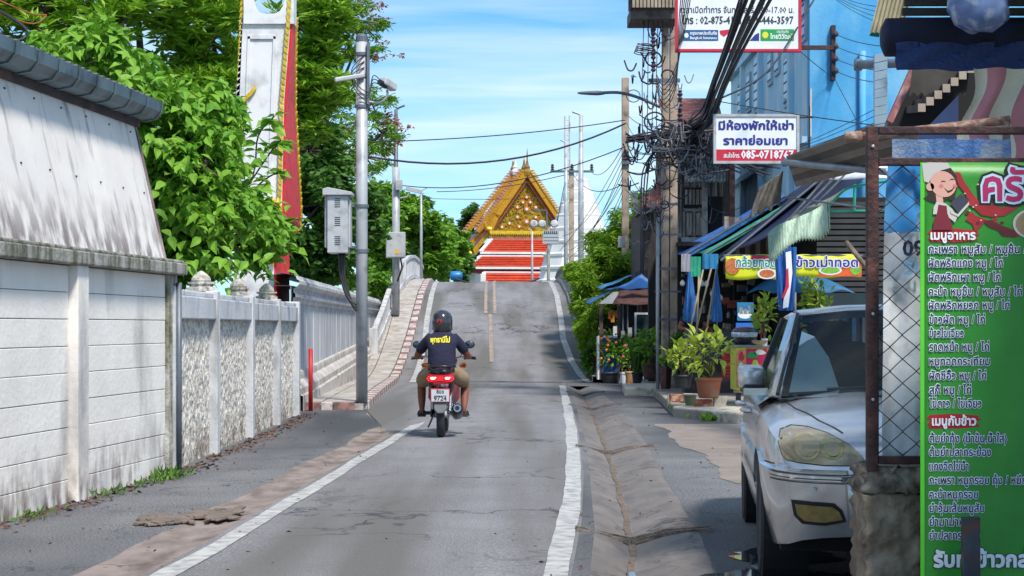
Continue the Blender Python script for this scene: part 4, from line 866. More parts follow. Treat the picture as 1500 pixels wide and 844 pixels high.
hm = MB().lathe([(.105, -.15), (.13, -.12), (.142, -.05), (.145, .0), (.138, .06), (.115, .105), (.07, .138), (.03, .15), (0, .152)], (0, .28, 1.405), 28, sc=(.87, 1.0, .98)).build('helmet', M('helmet_black', S('22252b'), S('2c3038'), 2, .22, coat=.6), rd, smooth=True)
MB().lathe([(.118, -.155), (.135, -.15), (.135, -.135), (.118, -.13)], (0, .28, 1.405), 28, sc=(.88, 1.0, .98)).build('helmet_rim', M('rim_grey', S('4a4e55'), S('3c4046')), rd, smooth=True)
MB().surf([[(.122*math.cos(a), .30+.145*math.sin(a), 1.405+z) for a in np.linspace(-.15, PI+.15, 14)] for z in (-.10, -.03, .03)]).build('visor', M('visor', S('3a5a80'), S('2c4668'), 3, .1), rd, smooth=True, solid=.004)
hb = bvh(hm)
b1 = flatpoly([(a*.032-.03, b*.034+1.405) for a, b in ((-1, .8), (0, 1), (1, .8), (.9, -.2), (0, -1), (-.9, -.2))], (0, 0, 0), (1, 0, 0), (0, 0, 1), M('badge_red', S('c03020'), S('a02818')), rd, 'badge', 0); project(b1, hb, (0, 1, 0), .004)
b2 = flatpoly([(a*.016-.03, b*.018+1.40) for a, b in blob(8, 1, 1)], (0, 0, 0), (1, 0, 0), (0, 0, 1), black, rd, 'badge', 0); project(b2, hb, (0, 1, 0), .006)
for c, dz in (('badge', 0),): pass
tx = text('พุทธามีไป', M('shirt_print', S('e6d820'), S('d8c81c')), rd, (-.02, 0, 1.155), (1, 0, 0), (0, 0, 1), .05, .235, off=.035, center=True); project(tx, bvh(shirt), (0, 1, 0), .004)
# ================= motorcycle =================
mc = thing('motorcycle', 'small black and red motorcycle with lit tail lamp and white number plate, ridden away', 'motorcycle')
blk = M('bike_black', S('1a1b1f'), S('232429'), 4, .3); redc = M('bike_red', S('8c1420'), S('a01622'), 4, .3, coat=.5); rub = M('tyre_rubber', S('25252a'), S('323238'), 20, .8, bump=.6, bscale=60); chrome = M('bike_chrome', S('b0b4ba'), S('8a8e94'), 4, .22, metal=.9)
def wheel(y, nm, R=.285, w=.05):
    a = MB(); pr_ = [(R-.055, -w*.8), (R-.03, -w), (R-.008, -w*.65), (R, -.012), (R, .012), (R-.008, w*.65), (R-.03, w), (R-.055, w*.8)]
    a.lathe(pr_+[pr_[0]], (0, y, R), 36, 'x'); wo = a.build(nm, rub, mc, smooth=True)
    MB().lathe([(R-.05, -.03), (R-.06, 0), (R-.05, .03), (R-.075, .03), (R-.075, -.03), (R-.05, -.03)], (0, y, R), 30, 'x').build('rim', chrome, wo).location = (0, 0, 0)
    h = MB().lathe([(.0, -.07), (.045, -.07), (.05, 0), (.045, .07), (0, .07)], (0, y, R), 12, 'x')
    for k in range(18):
        q = 2*PI*k/18; h.tube([(-.02*(-1)**k, y+.04*math.cos(q), R+.04*math.sin(q)), (0, y+(R-.06)*math.cos(q+.2), R+(R-.06)*math.sin(q+.2))], .0035, 4)
    h.build('hub', galv, wo)
wheel(0, 'rear_wheel'); wheel(1.23, 'front_wheel', w=.04)
MB().surf([[(x, .0+(.315+dz)*math.cos(a), .285+(.315+dz)*math.sin(a)) for x, dz in ((-.07, -.03), (-.065, .0), (0, .012), (.065, 0), (.07, -.03))] for a in np.linspace(2.75, 1.0, 10)]).build('rear_fender', blk, mc, smooth=True, solid=.006)
MB().prism([(-.085, -.30, .47), (.085, -.30, .47), (.075, -.335, .36), (.04, -.345, .31), (-.04, -.345, .31), (-.075, -.335, .36)], (0, .05, .0)).build('mudguard', M('grey_plastic', S('6d7176'), S('5a5e63'), 4, .5), mc, bevel=.015)
pl = MB().obox((0, -.345, .525), (.235, .012, .17), (.18, 0, 0)).build('number_plate', M('plate_rim', S('b83a48'), S('a83442')), mc, bevel=.006)
PO = Vector((0, -.353, .525)); pup = Vector((0, -.178, .984)).normalized()*1.0; pup = Vector((0, -math.sin(-.18), math.cos(.18)))
pup = Vector((0, math.sin(.18)*-1, math.cos(.18))); pup.y = -pup.y if False else pup.y
pup = Euler((.18, 0, 0)).to_matrix()@Vector((0, 0, 1))
flatpoly([(-.105, -.073), (.105, -.073), (.105, .073), (-.105, .073)], PO, (1, 0, 0), pup, M('plate_white', S('d8dade'), S('cccfd4')), pl, 'plate_face', .001)
ink = M('plate_ink', S('1c1f24'), S('24282e'))
for s_, h_, w_, z_ in (('8ขช', .036, .085, .025), ('กรุงเทพมหานคร', .012, .14, -.012), ('9724', .042, .15, -.062)): text(s_, ink, pl, PO+pup*z_, (1, 0, 0), pup, h_, w_, off=.02, lift=.003, center=True)
tl = M('tail_lamp', S('d01018'), S('a00c14'), 5, .2, emit=1.2); tl2 = M('tail_bulb', S('ffd8d0'), S('ffb0a8'), 5, .2, emit=2.5)
MB().add([(x*sx, y, z) for sx in (1,) for x, y, z in ((-.17, -.20, .79), (.17, -.20, .79), (.14, -.26, .68), (.08, -.29, .655), (-.08, -.29, .655), (-.14, -.26, .68), (-.09, -.30, .76), (.09, -.30, .76))], [(0, 6, 5), (6, 7, 3, 4), (6, 4, 5), (7, 1, 2), (7, 2, 3), (0, 1, 7, 6)]).build('tail_light', redc, mc, bevel=.01)
MB().lathe([(.0, -.03), (.05, -.025), (.07, 0), (.07, .02)], (-.085, -.275, .722), 14, 'y', (1.15, .55, 1)).build('brake_lens', tl, mc, smooth=True)
MB().lathe([(.0, -.03), (.05, -.025), (.07, 0), (.07, .02)], (.085, -.275, .722), 14, 'y', (1.15, .55, 1)).build('brake_lens', tl, mc, smooth=True)
MB().lathe([(.0, -.045), (.022, -.035), (.025, 0)], (-.09, -.28, .728), 10, 'y', (1.3, .6, 1)).build('bulb', tl2, mc); MB().lathe([(.0, -.045), (.022, -.035), (.025, 0)], (.085, -.28, .728), 10, 'y', (1.3, .6, 1)).build('bulb', tl2, mc)
MB().box(-.03, .03, -.305, -.29, .70, .745).build('centre_lens', tl, mc)
MB().surf([[(x*w, y, z+(1-abs(x))*h) for x in (-1, -.7, 0, .7, 1)] for y, w, z, h in ((-.27, .06, .79, .02), (-.2, .13, .795, .04), (0, .16, .79, .05), (.3, .14, .77, .05), (.5, .09, .78, .03), (.55, .04, .77, .02))]).build('seat', blk, mc, smooth=True, solid=.05)
MB().tube(smoothpts([(-.14, .1, .80), (-.15, -.15, .85), (-.09, -.28, .87), (.09, -.28, .87), (.15, -.15, .85), (.14, .1, .80)]), .014, 8).build('grab_rail', blk, mc, smooth=True)
for sg in (-1, 1):
    MB().surf([[(sg*a, y, z) for a, z in pr_] for y, pr_ in ((-.26, ((.10, .67), (.12, .72), (.11, .78))), (0, ((.11, .52), (.16, .66), (.15, .79))), (.35, ((.10, .46), (.14, .6), (.11, .76))), (.7, ((.08, .45), (.1, .6), (.06, .72))))]).build('side_cowl', blk if sg > 0 else blk, mc, smooth=True, solid=.01)
    MB().prism([(sg*.12, .75, .35), (sg*.2, .82, .45), (sg*.19, .85, .75), (sg*.1, .78, .95), (sg*.05, .72, .7)], (0, .04, 0)).build('leg_shield', redc, mc, bevel=.01)
    MB().tube([(sg*.10, -.05, .33), (sg*.11, .08, .62)], .024, 10).build('shock_absorber', chrome, mc)
    sp_ = MB(); sp_.tube([(sg*.10+.0+.033*math.cos(k*.9), -.045+k*.0022, .36+k*.0048+.0*k) for k in range(50)], .006, 4); sp_.build('spring', chrome, mc)
    MB().beam((sg*.085, -.04, .27), (sg*.085, .5, .33), .03, .045).build('swingarm', galv_d, mc)
    MB().tube([(sg*.08, .5, .27), (sg*.31, .5, .265)], .014, 8).build('footrest', blk, mc)
    MB().tube([(sg*.10, .25, .30), (sg*.24, .20, .30)], .012, 8).build('rear_peg', blk, mc)
    MB().tube(smoothpts([(sg*.05, .80, .93), (sg*.2, .78, .97), (sg*.24, .74, .97), (sg*.37, .70, .955)]), .012, 8).build('handlebar', chrome, mc)
    MB().tube([(sg*.26, .733, .968), (sg*.40, .69, .952)], .019, 10).build('grip', blk, mc)
    MB().tube([(sg*.25, .78, .95), (sg*.36, .775, .94), (sg*.41, .74, .935)], .007, 6).build('brake_lever', chrome, mc)
    MB().tube(smoothpts([(sg*.22, .75, .98), (sg*.24, .76, 1.08), (sg*.30, .74, 1.12)]), .007, 6).build('mirror_stem', blk, mc)
    mi = MB().lathe([(0, -.018), (.05, -.016), (.062, 0), (.055, .012), (0, .018)], (sg*.325, .72, 1.12), 18, 'y', (1.0, 1, .78) if False else (1.05, .8, 1)).build('mirror', blk, mc, smooth=True)
    MB().lathe([(0, -.020), (.046, -.018)], (sg*.325, .719, 1.12), 18, 'y', (1.05, .8, 1)).build('mirror_glass', M('mirror_glass', S('5a6470'), S('3a444e'), 5, .05, metal=.9), mi)
    MB().lathe([(0, -.05), (.03, -.03), (.035, .03), (0, .05)], (sg*.24, .86, .86), 10, 'x').build('indicator', M('amber', S('c86a18'), S('b05a14'), 4, .3), mc)
    MB().tube([(sg*.07, 1.23, .285), (sg*.07, 1.0, .85)], .024, 8).build('fork', galv, mc)
MB().lathe([(0, -.12), (.13, -.1), (.17, 0), (.12, .1), (0, .13)], (0, .86, .92), 14, 'y', (1, .75, 1)).build('headlamp_cowl', redc, mc, smooth=True)
MB().surf([[(x, 1.23+(.32+dz)*math.cos(a), .285+(.32+dz)*math.sin(a)) for x, dz in ((-.06, -.03), (0, .01), (.06, -.03))] for a in np.linspace(2.6, .4, 10)]).build('front_fender', redc, mc, smooth=True, solid=.006)
MB().obox((0, .42, .36), (.2, .34, .2)).obox((0, .62, .42), (.14, .24, .16)).build('engine', galv_d, mc, bevel=.03)
MB().tube(smoothpts([(.08, .6, .3), (.16, .4, .22), (.19, .2, .26), (.20, .1, .31)]), .022, 8).build('exhaust_pipe', chrome, mc, smooth=True)
MB().tube([(.195, .25, .26), (.195, .2, .275), (.20, -.2, .36), (.20, -.24, .368)], [.04, .062, .068, .05], 16).build('muffler', blk, mc, smooth=True)
MB().tube([(.20, -.232, .366), (.20, -.25, .37)], [.052, .045], 16).build('muffler_ring', chrome, mc); MB().tube([(.20, -.249, .37), (.20, -.253, .371)], .028, 12).build('muffler_mouth', dark, mc)
MB().tube(smoothpts([(-.10, .3, .3), (-.13, .15, .2), (-.16, .0, .13)]), .012, 6).build('side_stand', galv_d, mc)
MB().obox((-.115, .1, .33), (.03, .5, .09), (.12, 0, 0)).build('chain_case', blk, mc, bevel=.015)
sx_, sy_ = XD(646.5, 121)
for o in (mc, rd): o.location = (sx_, sy_, 0)
# ================= silver car =================
car = thing('parked_car', 'silver sedan with yellowed headlights parked facing the camera behind the mesh fence', 'car')
silver = M('silver_paint', S('c8c9ca'), S('bebfc1'), 1, .24, metal=.7, coat=.7, dirt=S('a9abb0'), damt=.4, dscale=6)
glz = glass('windscreen_glass', (.03, .035, .04), .62); glz_d = glass('tinted_glass', (.015, .016, .02), .12)
cw = [(0, .50), (.04, .66), (.10, .755), (.2, .82), (.34, .858), (.55, .882), (.9, .897), (1.5, .90), (3.6, .90), (4.2, .87), (4.55, .81), (4.72, .70), (4.8, .5)]
cht = [(0, .70), (.06, .75), (.15, .795), (.3, .835), (.7, .91), (1.1, .975), (1.3, .985), (3.9, 1.0), (4.5, 1.02), (4.72, .98), (4.8, .85)]
chs = [(0, .675), (.06, .715), (.15, .75), (.3, .79), (.6, .845), (1.2, .90), (2, .93), (4, .95), (4.6, .93), (4.8, .8)]
WY = (.93, 3.65)
def czb(y):
    z = tab([(0, .31), (.2, .25), (.5, .22), (4.3, .24), (4.8, .36)], y)
    for w in WY:
        if abs(y-w) < .375: z = max(z, .31+math.sqrt(.375**2-(y-w)**2))
    return z
def csec(y):
    w = tab(cw, y); t = tab(cht, y); h = tab(chs, y); b = czb(y); m_ = lambda q: max(q, b+.002*(q+1))
    return [(w-.05, b-.0), (w-.012, m_(.38)), (w+.008, m_(.52)), (w+.008, m_(.628)), (w-.010, m_(.640)), (w-.012, max(h-.10, b+.02)), (w-.035, h-.03), (w-.10, h+.005), (w*.72, lerp(h, t, .62)), (w*.42, t+.010), (0, t-.002)]
ys = sorted(set([0, .015, .04, .07, .10, .15, .2, .27, .34, .45, .55]+[round(w+d, 3) for w in WY for d in (-.376, -.36, -.33, -.28, -.2, -.1, 0, .1, .2, .28, .33, .36, .376)]+[1.35, 1.5, 1.8, 2.2, 2.6, 3.0, 4.2, 4.4, 4.6, 4.72, 4.8]))
body = MB(); rws = []
for y in ys:
    sc_ = csec(y); dy = [0]*11
    if y < .4:                                # the bumper stands forward of the bonnet lip
        k = (1-y/.4); dy = [.05*k, .0, -.035*k, -.035*k, .01*k, .035*k, .05*k, .05*k, .04*k, .03*k, .02*k]
    rws.append([(-x, y+dy[i], z) for i, (x, z) in enumerate(sc_)]+[(x, y+dy[i], z) for i, (x, z) in list(enumerate(sc_))[::-1][1:]])
n = len(rws[0]); b0 = len(body.v)
for r in rws: body.v += r
for i in range(len(rws)-1):
    for k in range(n-1):
        if 1.3 <= ys[i] < 3.9 and 8 <= k < n-1-8: continue
        body.f.append((i*n+k, i*n+k+1, (i+1)*n+k+1, (i+1)*n+k))
body.f.append(tuple(range(n))); body.f.append(tuple((len(rws)-1)*n+k for k in range(n)))
bo = body.build('body', silver, car, smooth=True, sharp=38)
tr_ = bvh(bo)
def patch(outline, name, mat, dirv=(0, 1, 0), off=.006, grid=.025, parent=car, lab=None):
    """fill an outline given in the plane across dirv with small triangles and lay it on the bodywork"""
    o0 = [Vector(p) for p in outline]; ol = []
    for i in range(len(o0)):
        a, b = o0[i], o0[(i+1) % len(o0)]; m_ = max(1, int((b-a).length/.028)); ol += [a.lerp(b, j/m_) for j in range(m_)]
    xs = [p.x for p in ol]; zs_ = [p.y for p in ol]; pts = list(ol); e = [(i, (i+1) % len(ol)) for i in range(len(ol))]
    def inside(p):
        c = False
        for i in range(len(ol)):
            a, b = ol[i], ol[i-1]
            if (a.y > p.y) != (b.y > p.y) and p.x < (b.x-a.x)*(p.y-a.y)/(b.y-a.y)+a.x: c = not c
        return c
    x = min(xs)
    while x < max(xs):
        z = min(zs_)
        while z < max(zs_):
            if inside(Vector((x, z))): pts.append(Vector((x+random.uniform(-.001, .001), z+random.uniform(-.001, .001))))
            z += grid
        x += grid
    r = delaunay_2d_cdt(pts, e, [], 1, 1e-5); mb = MB()
    mb.v = [(p.x, 0, p.y) if abs(dirv[1]) > .5 else ((0, p.x, p.y) if abs(dirv[0]) > .5 else (p.x, p.y, 0)) for p in r[0]]; mb.f = [tuple(f) for f in r[2]]
    o = mb.build(name, mat, parent, fix=False, label=lab); project(o, tr_, dirv, off); o.data.shade_smooth(); return o
amber = M('yellowed_lens', S('94825a'), S('75643e'), 6, .16, coat=.8, dirt=S('b8aa84'), damt=.4, dscale=9); amber2 = M('fog_lens', S('8a7a40'), S('6e6032'), 20, .15, coat=.6)
seam = M('panel_gap', S('1a1a1d'), S('222226'))
def mir(ol, sg): return [(x*-sg, z) for x, z in ol]
for sg in (-1, 1):
    hl = [(-.80, .70), (-.815, .76), (-.795, .815), (-.74, .835), (-.66, .832), (-.57, .81), (-.48, .765), (-.42, .71), (-.395, .672), (-.45, .662), (-.60, .662), (-.73, .672), (-.78, .68)]
    patch([(lerp(-.6, x, 1.015), lerp(.745, z, 1.05)) for x, z in hl] if sg == 1 else mir([(lerp(-.6, x, 1.015), lerp(.745, z, 1.05)) for x, z in hl], 1), 'headlight_gap', seam, off=.005)
    h = patch(hl if sg == 1 else mir(hl, 1), 'headlight', amber, off=.010)
    for cx, r, mm in ((-.68, .062, M('lamp_bowl', S('b0a076'), S('9c8c62'), 8, .12, metal=.3)), (-.56, .055, M('lamp_bowl2', S('a8a470'), S('8d8856'), 8, .1, metal=.5))):
        patch([(cx*sg+r*math.cos(a), .745+r*math.sin(a)) for a in np.linspace(0, 2*PI, 20)[:-1]], 'reflector_ring', mm, off=.013)
        patch([(cx*sg+r*.72*math.cos(a), .745+r*.72*math.sin(a)) for a in np.linspace(0, 2*PI, 18)[:-1]], 'reflector', M('reflector_dark', S('a08f64'), S('8c7c52'), 8, .1, coat=1), off=.016)
    fo = [(-.765, .475), (-.56, .468), (-.52, .44), (-.50, .395), (-.60, .375), (-.71, .378), (-.75, .41)]
    patch([(x, lerp(.42, z, 1.25)) for x, z in (fo if sg == 1 else mir(fo, 1))], 'fog_recess', seam, off=.004); f2 = [(lerp(-.63, x, .86), lerp(.425, z, .86)) for x, z in fo]; patch(f2 if sg == 1 else mir(f2, 1), 'fog_light', amber2, off=.012)
    tr1 = [(-.86, .615), (-.60, .612), (-.3, .608), (-.3, .585), (-.60, .588), (-.86, .592)]; patch(tr1 if sg == 1 else mir(tr1, 1), 'bumper_strip', silver, off=.022); 
    for z in (.620, .580, .598): q = [(-.86, z+.004), (-.3, z), (-.3, z-.005), (-.86, z-.001)]; patch(q if sg == 1 else mir(q, 1), 'strip_groove', seam, off=.024)
    patch([(sg*-.66+.012*math.cos(a), .545+.012*math.sin(a)) for a in np.linspace(0, 2*PI, 10)[:-1]], 'parking_sensor', galv, off=.012)
    # seams: bonnet edge, bumper line, doors
    top = [(-.50, .24), (-.60, .5), (-.70, .9), (-.735, 1.22)]
    q = [(a*sg, b) for a, b in top]+[((a+.008)*sg, b) for a, b in top[::-1]]; patch(q, 'bonnet_seam', seam, dirv=(0, 0, -1), off=.003)
    for y in (1.28, 2.35, 3.32): patch([(y, .30), (y, .90), (y+.008, .90), (y+.008, .30)], 'door_seam', seam, dirv=(sg, 0, 0), off=.003)
    patch([(.30, .655), (.55, .65), (.55, .643), (.30, .648)], 'bumper_seam', seam, dirv=(sg, 0, 0), off=.003)
    patch([(1.3, .52), (3.25, .52), (3.25, .46), (1.3, .46)], 'side_moulding', silver, dirv=(sg, 0, 0), off=.018)
    for y in (2.12, 3.15): MB().tube(smoothpts([(-sg*.885, y, .83), (-sg*.935, y+.03, .835), (-sg*.935, y+.13, .835), (-sg*.885, y+.16, .83)]), .014, 8).build('door_handle', silver, car, smooth=True)
    mi = MB().obox((-sg*.90, 1.72, 1.05), (.15, .12, .145), (0, 0, sg*.25)).build('wing_mirror', silver, car, bevel=.035, smooth=True)
    MB().obox((-sg*.895, 1.70, .985), (.13, .10, .05), (0, 0, sg*.25)).build('mirror_base', black, mi, bevel=.015)
    MB().obox((-sg*.88, 1.60, .97), (.14, .07, .04)).build('mirror_arm', silver, mi)
# greenhouse
def cbz(sg, pts): return [(sg*x, y, z) for x, y, z in pts]
wsb = [(-.76, 1.30, .955), (-.4, 1.13, .985), (0, 1.08, .99), (.4, 1.13, .985), (.76, 1.30, .955)]
wst = [(-.60, 2.02, 1.415), (-.32, 1.93, 1.445), (0, 1.90, 1.452), (.32, 1.93, 1.445), (.60, 2.02, 1.415)]
rt = [(-.58, 3.25, 1.40), (-.3, 3.34, 1.435), (0, 3.38, 1.442), (.3, 3.34, 1.435), (.58, 3.25, 1.40)]
rbs = [(-.68, 4.0, .99), (-.3, 4.12, 1.01), (0, 4.15, 1.01), (.3, 4.12, 1.01), (.68, 4.0, .99)]
def mid(a, b, t, bulge=0): return [tuple(lerp(p[i], q[i], t)+(bulge*(1 if i == 2 else 0)) for i in range(3)) for p, q in zip(a, b)]
MB().surf([wst, mid(wst, rt, .3, .03), mid(wst, rt, .65, .032), rt]).build('roof', silver, car, smooth=True, solid=.02)
MB().surf([wsb, mid(wsb, wst, .5, .012), wst]).build('windscreen', glz, car, smooth=True)
MB().surf([rt, mid(rt, rbs, .5, .02), rbs]).build('rear_window', glz, car, smooth=True)
for sg in (-1, 1):
    k = 0 if sg < 0 else 4
    A0, A1, R1, R0 = wsb[k], wst[k], rt[k], rbs[k]
    MB().surf([[A0, (A0[0]+sg*.05, A0[1]+.12, A0[2]-.01)], [mid([A0], [A1], .5, .02)[0], mid([(A0[0]+sg*.05, A0[1]+.12, A0[2])], [(A1[0]+sg*.045, A1[1]+.12, A1[2]-.02)], .5, .02)[0]], [A1, (A1[0]+sg*.045, A1[1]+.12, A1[2]-.02)]]).build('front_pillar', silver, car, smooth=True, solid=.03)
    MB().surf([[R0, (R0[0]+sg*.12, R0[1]-.45, R0[2]-.03)], [R1, (R1[0]+sg*.04, R1[1]-.25, R1[2]-.02)]]).build('rear_pillar', silver, car, smooth=True, solid=.03)
    MB().surf([[(A1[0]-sg*.0, A1[1], A1[2]), (A1[0]+sg*.05, A1[1]+.1, A1[2]-.03)], [(sg*.61, 2.6, 1.43), (sg*.66, 2.6, 1.40)], [(R1[0], R1[1], R1[2]), (R1[0]+sg*.05, R1[1], R1[2]-.04)]]).build('roof_rail', silver, car, smooth=True, solid=.02)
    MB().add([(sg*.82, 1.42, .935), (sg*.645, 2.12, 1.39), (sg*.655, 2.7, 1.395), (sg*.84, 2.7, .935)], [(0, 1, 2, 3)]).add([(sg*.84, 2.76, .935), (sg*.655, 2.76, 1.395), (sg*.62, 3.2, 1.375), (sg*.82, 3.65, .945)], [(0, 1, 2, 3)]).build('side_window', glz_d, car)
    MB().beam((sg*.845, 2.73, .93), (sg*.66, 2.73, 1.40), .07, .03).build('door_pillar', black, car)
    MB().tube([(sg*.77, 1.29, .965), (sg*.612, 2.01, 1.425)], .011, 6).build('screen_seal', black, car)
    MB().surf([[(sg*.885, 1.3, .9), (sg*.885, 3.9, .94)], [(sg*.80, 1.35, .955), (sg*.80, 3.9, .985)], [(sg*.70, 1.35, .95), (sg*.66, 3.9, .98)]]).build('belt_line', silver, car, smooth=True)
MB().surf([[(x, y, z-.012) for x, y, z in wsb], [(x*1.02, y-.10, z-.016) for x, y, z in wsb]]).build('scuttle', black, car)
MB().surf([[(x*.98, y+.02, z) for x, y, z in wst], [(x*.98, y-.06, z-.045) for x, y, z in wst]]).build('screen_top_band', black, car)
MB().box(-.78, .78, 1.35, 4.0, .45, .80).build('cabin_floor', dark, car); MB().prism([(-.74, 1.32, .93), (.74, 1.32, .93), (.74, 1.75, .97), (-.74, 1.75, .97)], (0, 0, -.15)).build('dashboard', dark, car, bevel=.03)
seat_m = M('seat_cloth', S('2c2d31'), S('38393e'), 8, .9)
for x in (-.38, .38):
    MB().obox((x, 2.45, .95), (.50, .14, .62), (-.2, 0, 0)).build('seat_back', seat_m, car, bevel=.06); MB().obox((x, 2.52, 1.30), (.27, .10, .17), (-.1, 0, 0)).build('headrest', seat_m, car, bevel=.045)
MB().obox((0, 3.45, .92), (1.3, .15, .55), (-.3, 0, 0)).build('rear_seat', seat_m, car, bevel=.05)
MB().lathe([(.165, -.012), (.18, 0), (.165, .012), (.155, 0), (.165, -.012)], (0, 0, 0), 24, 'y').build('steering_wheel', black, car, smooth=True).location = (-.38, 1.9, .98)
MB().obox((-.02, 1.98, 1.33), (.22, .04, .07)).build('rear_view_mirror', black, car, bevel=.015)
q = [(-.70, 1.34, .985), (-.42, 1.30, 1.0), (-.46, 1.55, 1.18), (-.53, 1.72, 1.30), (-.60, 1.78, 1.33)]
MB().add([(x, y+.03, z-.012) for x, y, z in q], [(0, 1, 2, 3, 4)]).build('paper_shade', M('pale_paper', S('b9cdd6'), S('a2bac4'), 4, .8), car, solid=.004)
MB().tube([(-.5, 1.2, 1.0), (-.1, 1.14, 1.022), (.5, 1.2, 1.01)], .009, 6).build('wiper', black, car)
# grille and mouth (mostly behind the fence post)
patch([(-.34, .70), (.34, .70), (.27, .60), (-.27, .60)], 'grille', seam, off=.006)
for k in range(4): patch([(-.31, .617+k*.022), (.31, .617+k*.022), (.31, .625+k*.022), (-.31, .625+k*.022)], 'grille_bar', chrome, off=.012)
patch([(-.40, .465), (.40, .465), (.34, .37), (-.34, .37)], 'lower_grille', seam, off=.008)
for k in range(3): patch([(-.37, .39+k*.024), (.37, .39+k*.024), (.37, .398+k*.024), (-.37, .398+k*.024)], 'grille_bar', galv_d, off=.014)
MB().lathe([(.035, 0), (.045, -.01), (.035, -.015)], (0, .03, .745), 16, 'y').build('emblem_ring', chrome, car)
patch([(-.18, .56), (.18, .56), (.18, .49), (-.18, .49)], 'number_plate', white_c, off=.02)
for x in (-.79, .79):
    for y in WY:
        R = .325; w_ = MB().lathe([(R-.08, -.095), (R-.02, -.10), (R, -.075), (R, .075), (R-.02, .10), (R-.08, .095), (R-.08, -.095)], (x, y, R-.005), 40, 'x').build('wheel', rub, car, smooth=True)
        rm = MB().lathe([(R-.075, -.09), (R-.10, -.07), (R-.11, .07), (R-.075, .09)], (x, y, R-.005), 32, 'x')
        for k in range(7):
            a = 2*PI*k/7; sx0 = x+(-.075 if x < 0 else .075); rm.beam((sx0, y, R), (sx0, y+(R-.09)*math.cos(a), R+(R-.09)*math.sin(a)), .05, .025, up=(1, 0, 0))
        rm.lathe([(0, -.085), (.05, -.085), (.055, -.05), (.055, .085), (0, .085)], (x, y, R), 14, 'x'); rm.build('rim', galv, w_)
        MB().lathe([(.37, -.12), (.37, .12), (.365, .12), (.0, .12 if x < 0 else -.12)], (x*.96, y, R), 24, 'x').build('wheel_arch', dark, car)
MB().box(-.8, .8, .35, 4.4, .2, .3).build('underside', dark, car)
car.location = (2.14, 8.67, 0); car.rotation_euler = (0, 0, -math.radians(5.6))
tag(MB().surf([[tuple(P(1098+6*i+3*math.sin(i*2+j), 812+j*9+3*math.sin(i*1.7+j*2), 262+3*math.sin(i*1.3+j*2.1))) for i in range(5)] for j in range(5)]).build('plastic_bag', M('bag_plastic', S('c4c8cc'), S('9fa4aa'), 10, .3), smooth=True), 'crumpled clear plastic bag on the ground beside the front wheel of the silver sedan', 'bag')
# ================= mesh fence, pillar and banners (right foreground) =================
FS = 330.0
rust = M('rust_brown_steel', S('41282a'), S('301e22'), 8, .7, metal=.1, bump=.4, bscale=40, dirt=S('6b4038'), damt=.36, dscale=12)
fe = thing('mesh_fence', 'dark brown steel frame with chain link mesh beside the car at right', 'fence', tuple(P(1380, 680, FS)))
def fbar(x0, x1, y0, y1, s, mat, par, nm, th=.045, bev=.004):
    a = P(x0, y1, s); b = P(x1, y0, s); return MB().box(a.x, b.x, a.y-th/2, a.y+th/2, a.z, b.z).build(nm, mat, par, bevel=bev)
fbar(1269, 1285.5, 186, 690, FS, rust, fe, 'post'); fbar(1286, 1720, 186, 197, FS, rust, fe, 'top_bar'); fbar(1286, 1720, 232, 243, FS, rust, fe, 'middle_bar')
fbar(1286, 1720, 668, 680, FS, rust, fe, 'bottom_bar'); fbar(1702, 1720, 197, 900, FS, rust, fe, 'post')
fbar(1281, 1287, 243, 668, FS-.5, rust, fe, 'inner_bar', .02)
wm = M('mesh_wire', S('2c2426'), S('4a3230'), 10, .6)
for k in range(20):
    xl = 1283+k*19.5; pts = []
    for j in range(25):
        pts.append(P(xl+(0 if (j+k) % 2 == 0 else 20.5)+random.uniform(-.6, .6), 243+j*17.7, FS)+Vector((0, -.006 if (j % 2) else .006, 0)))
    MB().tube(pts, .0034, 5).build('mesh_wire', wm, fe)
for x, y in ((1277, 215), (1277, 585), (1277, 460)): p = P(x, y, FS); MB().lathe([(.007, 0), (.007, -.006), (0, -.008)], (p.x, p.y-.023, p.z), 8, 'y').build('bolt', galv, fe)
sp_ = thing('stone_pillar', 'rough broken concrete pillar under the corner of the mesh fence', 'pillar', tuple(P(1310, 1000, FS)*1)[0:2]+(0,))
stone = M('rough_stone', S('b3a597'), S('7d6f62'), 6, .95, bump=1.2, bscale=14, dirt=S('3a3029'), damt=.48, dscale=9)
def rock(x0, x1, y0, y1, s, seed, par, nm='stone', mat=stone, th=.3, dz=.02, mats=None):
    r = random.Random(seed); a = P(x0, y1, s); b = P(x1, y0, s); n = 9; m_ = max(3, int(n*(b.z-a.z)/(b.x-a.x+1e-6))); m_ = min(m_, 24)
    rw = []
    for j in range(m_+1):
        z = lerp(a.z, b.z, j/m_); ring = []
        per = [(lerp(a.x, b.x, i/n), a.y) for i in range(n+1)]+[(b.x, a.y+th*i/4) for i in range(1, 5)]+[(lerp(b.x, a.x, i/n), a.y+th) for i in range(1, n+1)]+[(a.x, a.y+th*(1-i/4)) for i in range(1, 4)]
        for (x, y) in per: ring.append((x+r.uniform(-dz, dz), y+r.uniform(-dz, dz), z+r.uniform(-dz, dz)*.5))
        rw.append(ring)
    mb = MB().surf(rw, closed=True); mb.f.append(tuple(range(len(ring)))); mb.f.append(tuple(len(ring)*m_+i for i in range(len(ring)))[::-1]); o = mb.build(nm, mat, par, smooth=True); o.data.shade_flat() if nm == 'brick' else None
    return o
rock(1265, 1352, 683, 722, FS, 1, sp_); rock(1267, 1352, 725, 930, FS, 2, sp_, mat=M('brown_stone', S('8f7f6c'), S('5e4f42'), 5, .95, bump=1.2, bscale=12, dirt=S('a39484'), damt=.42, dscale=7), dz=.014)
rock(1350, 1720, 683, 930, FS, 3, sp_, 'rubble_base', dz=.012)
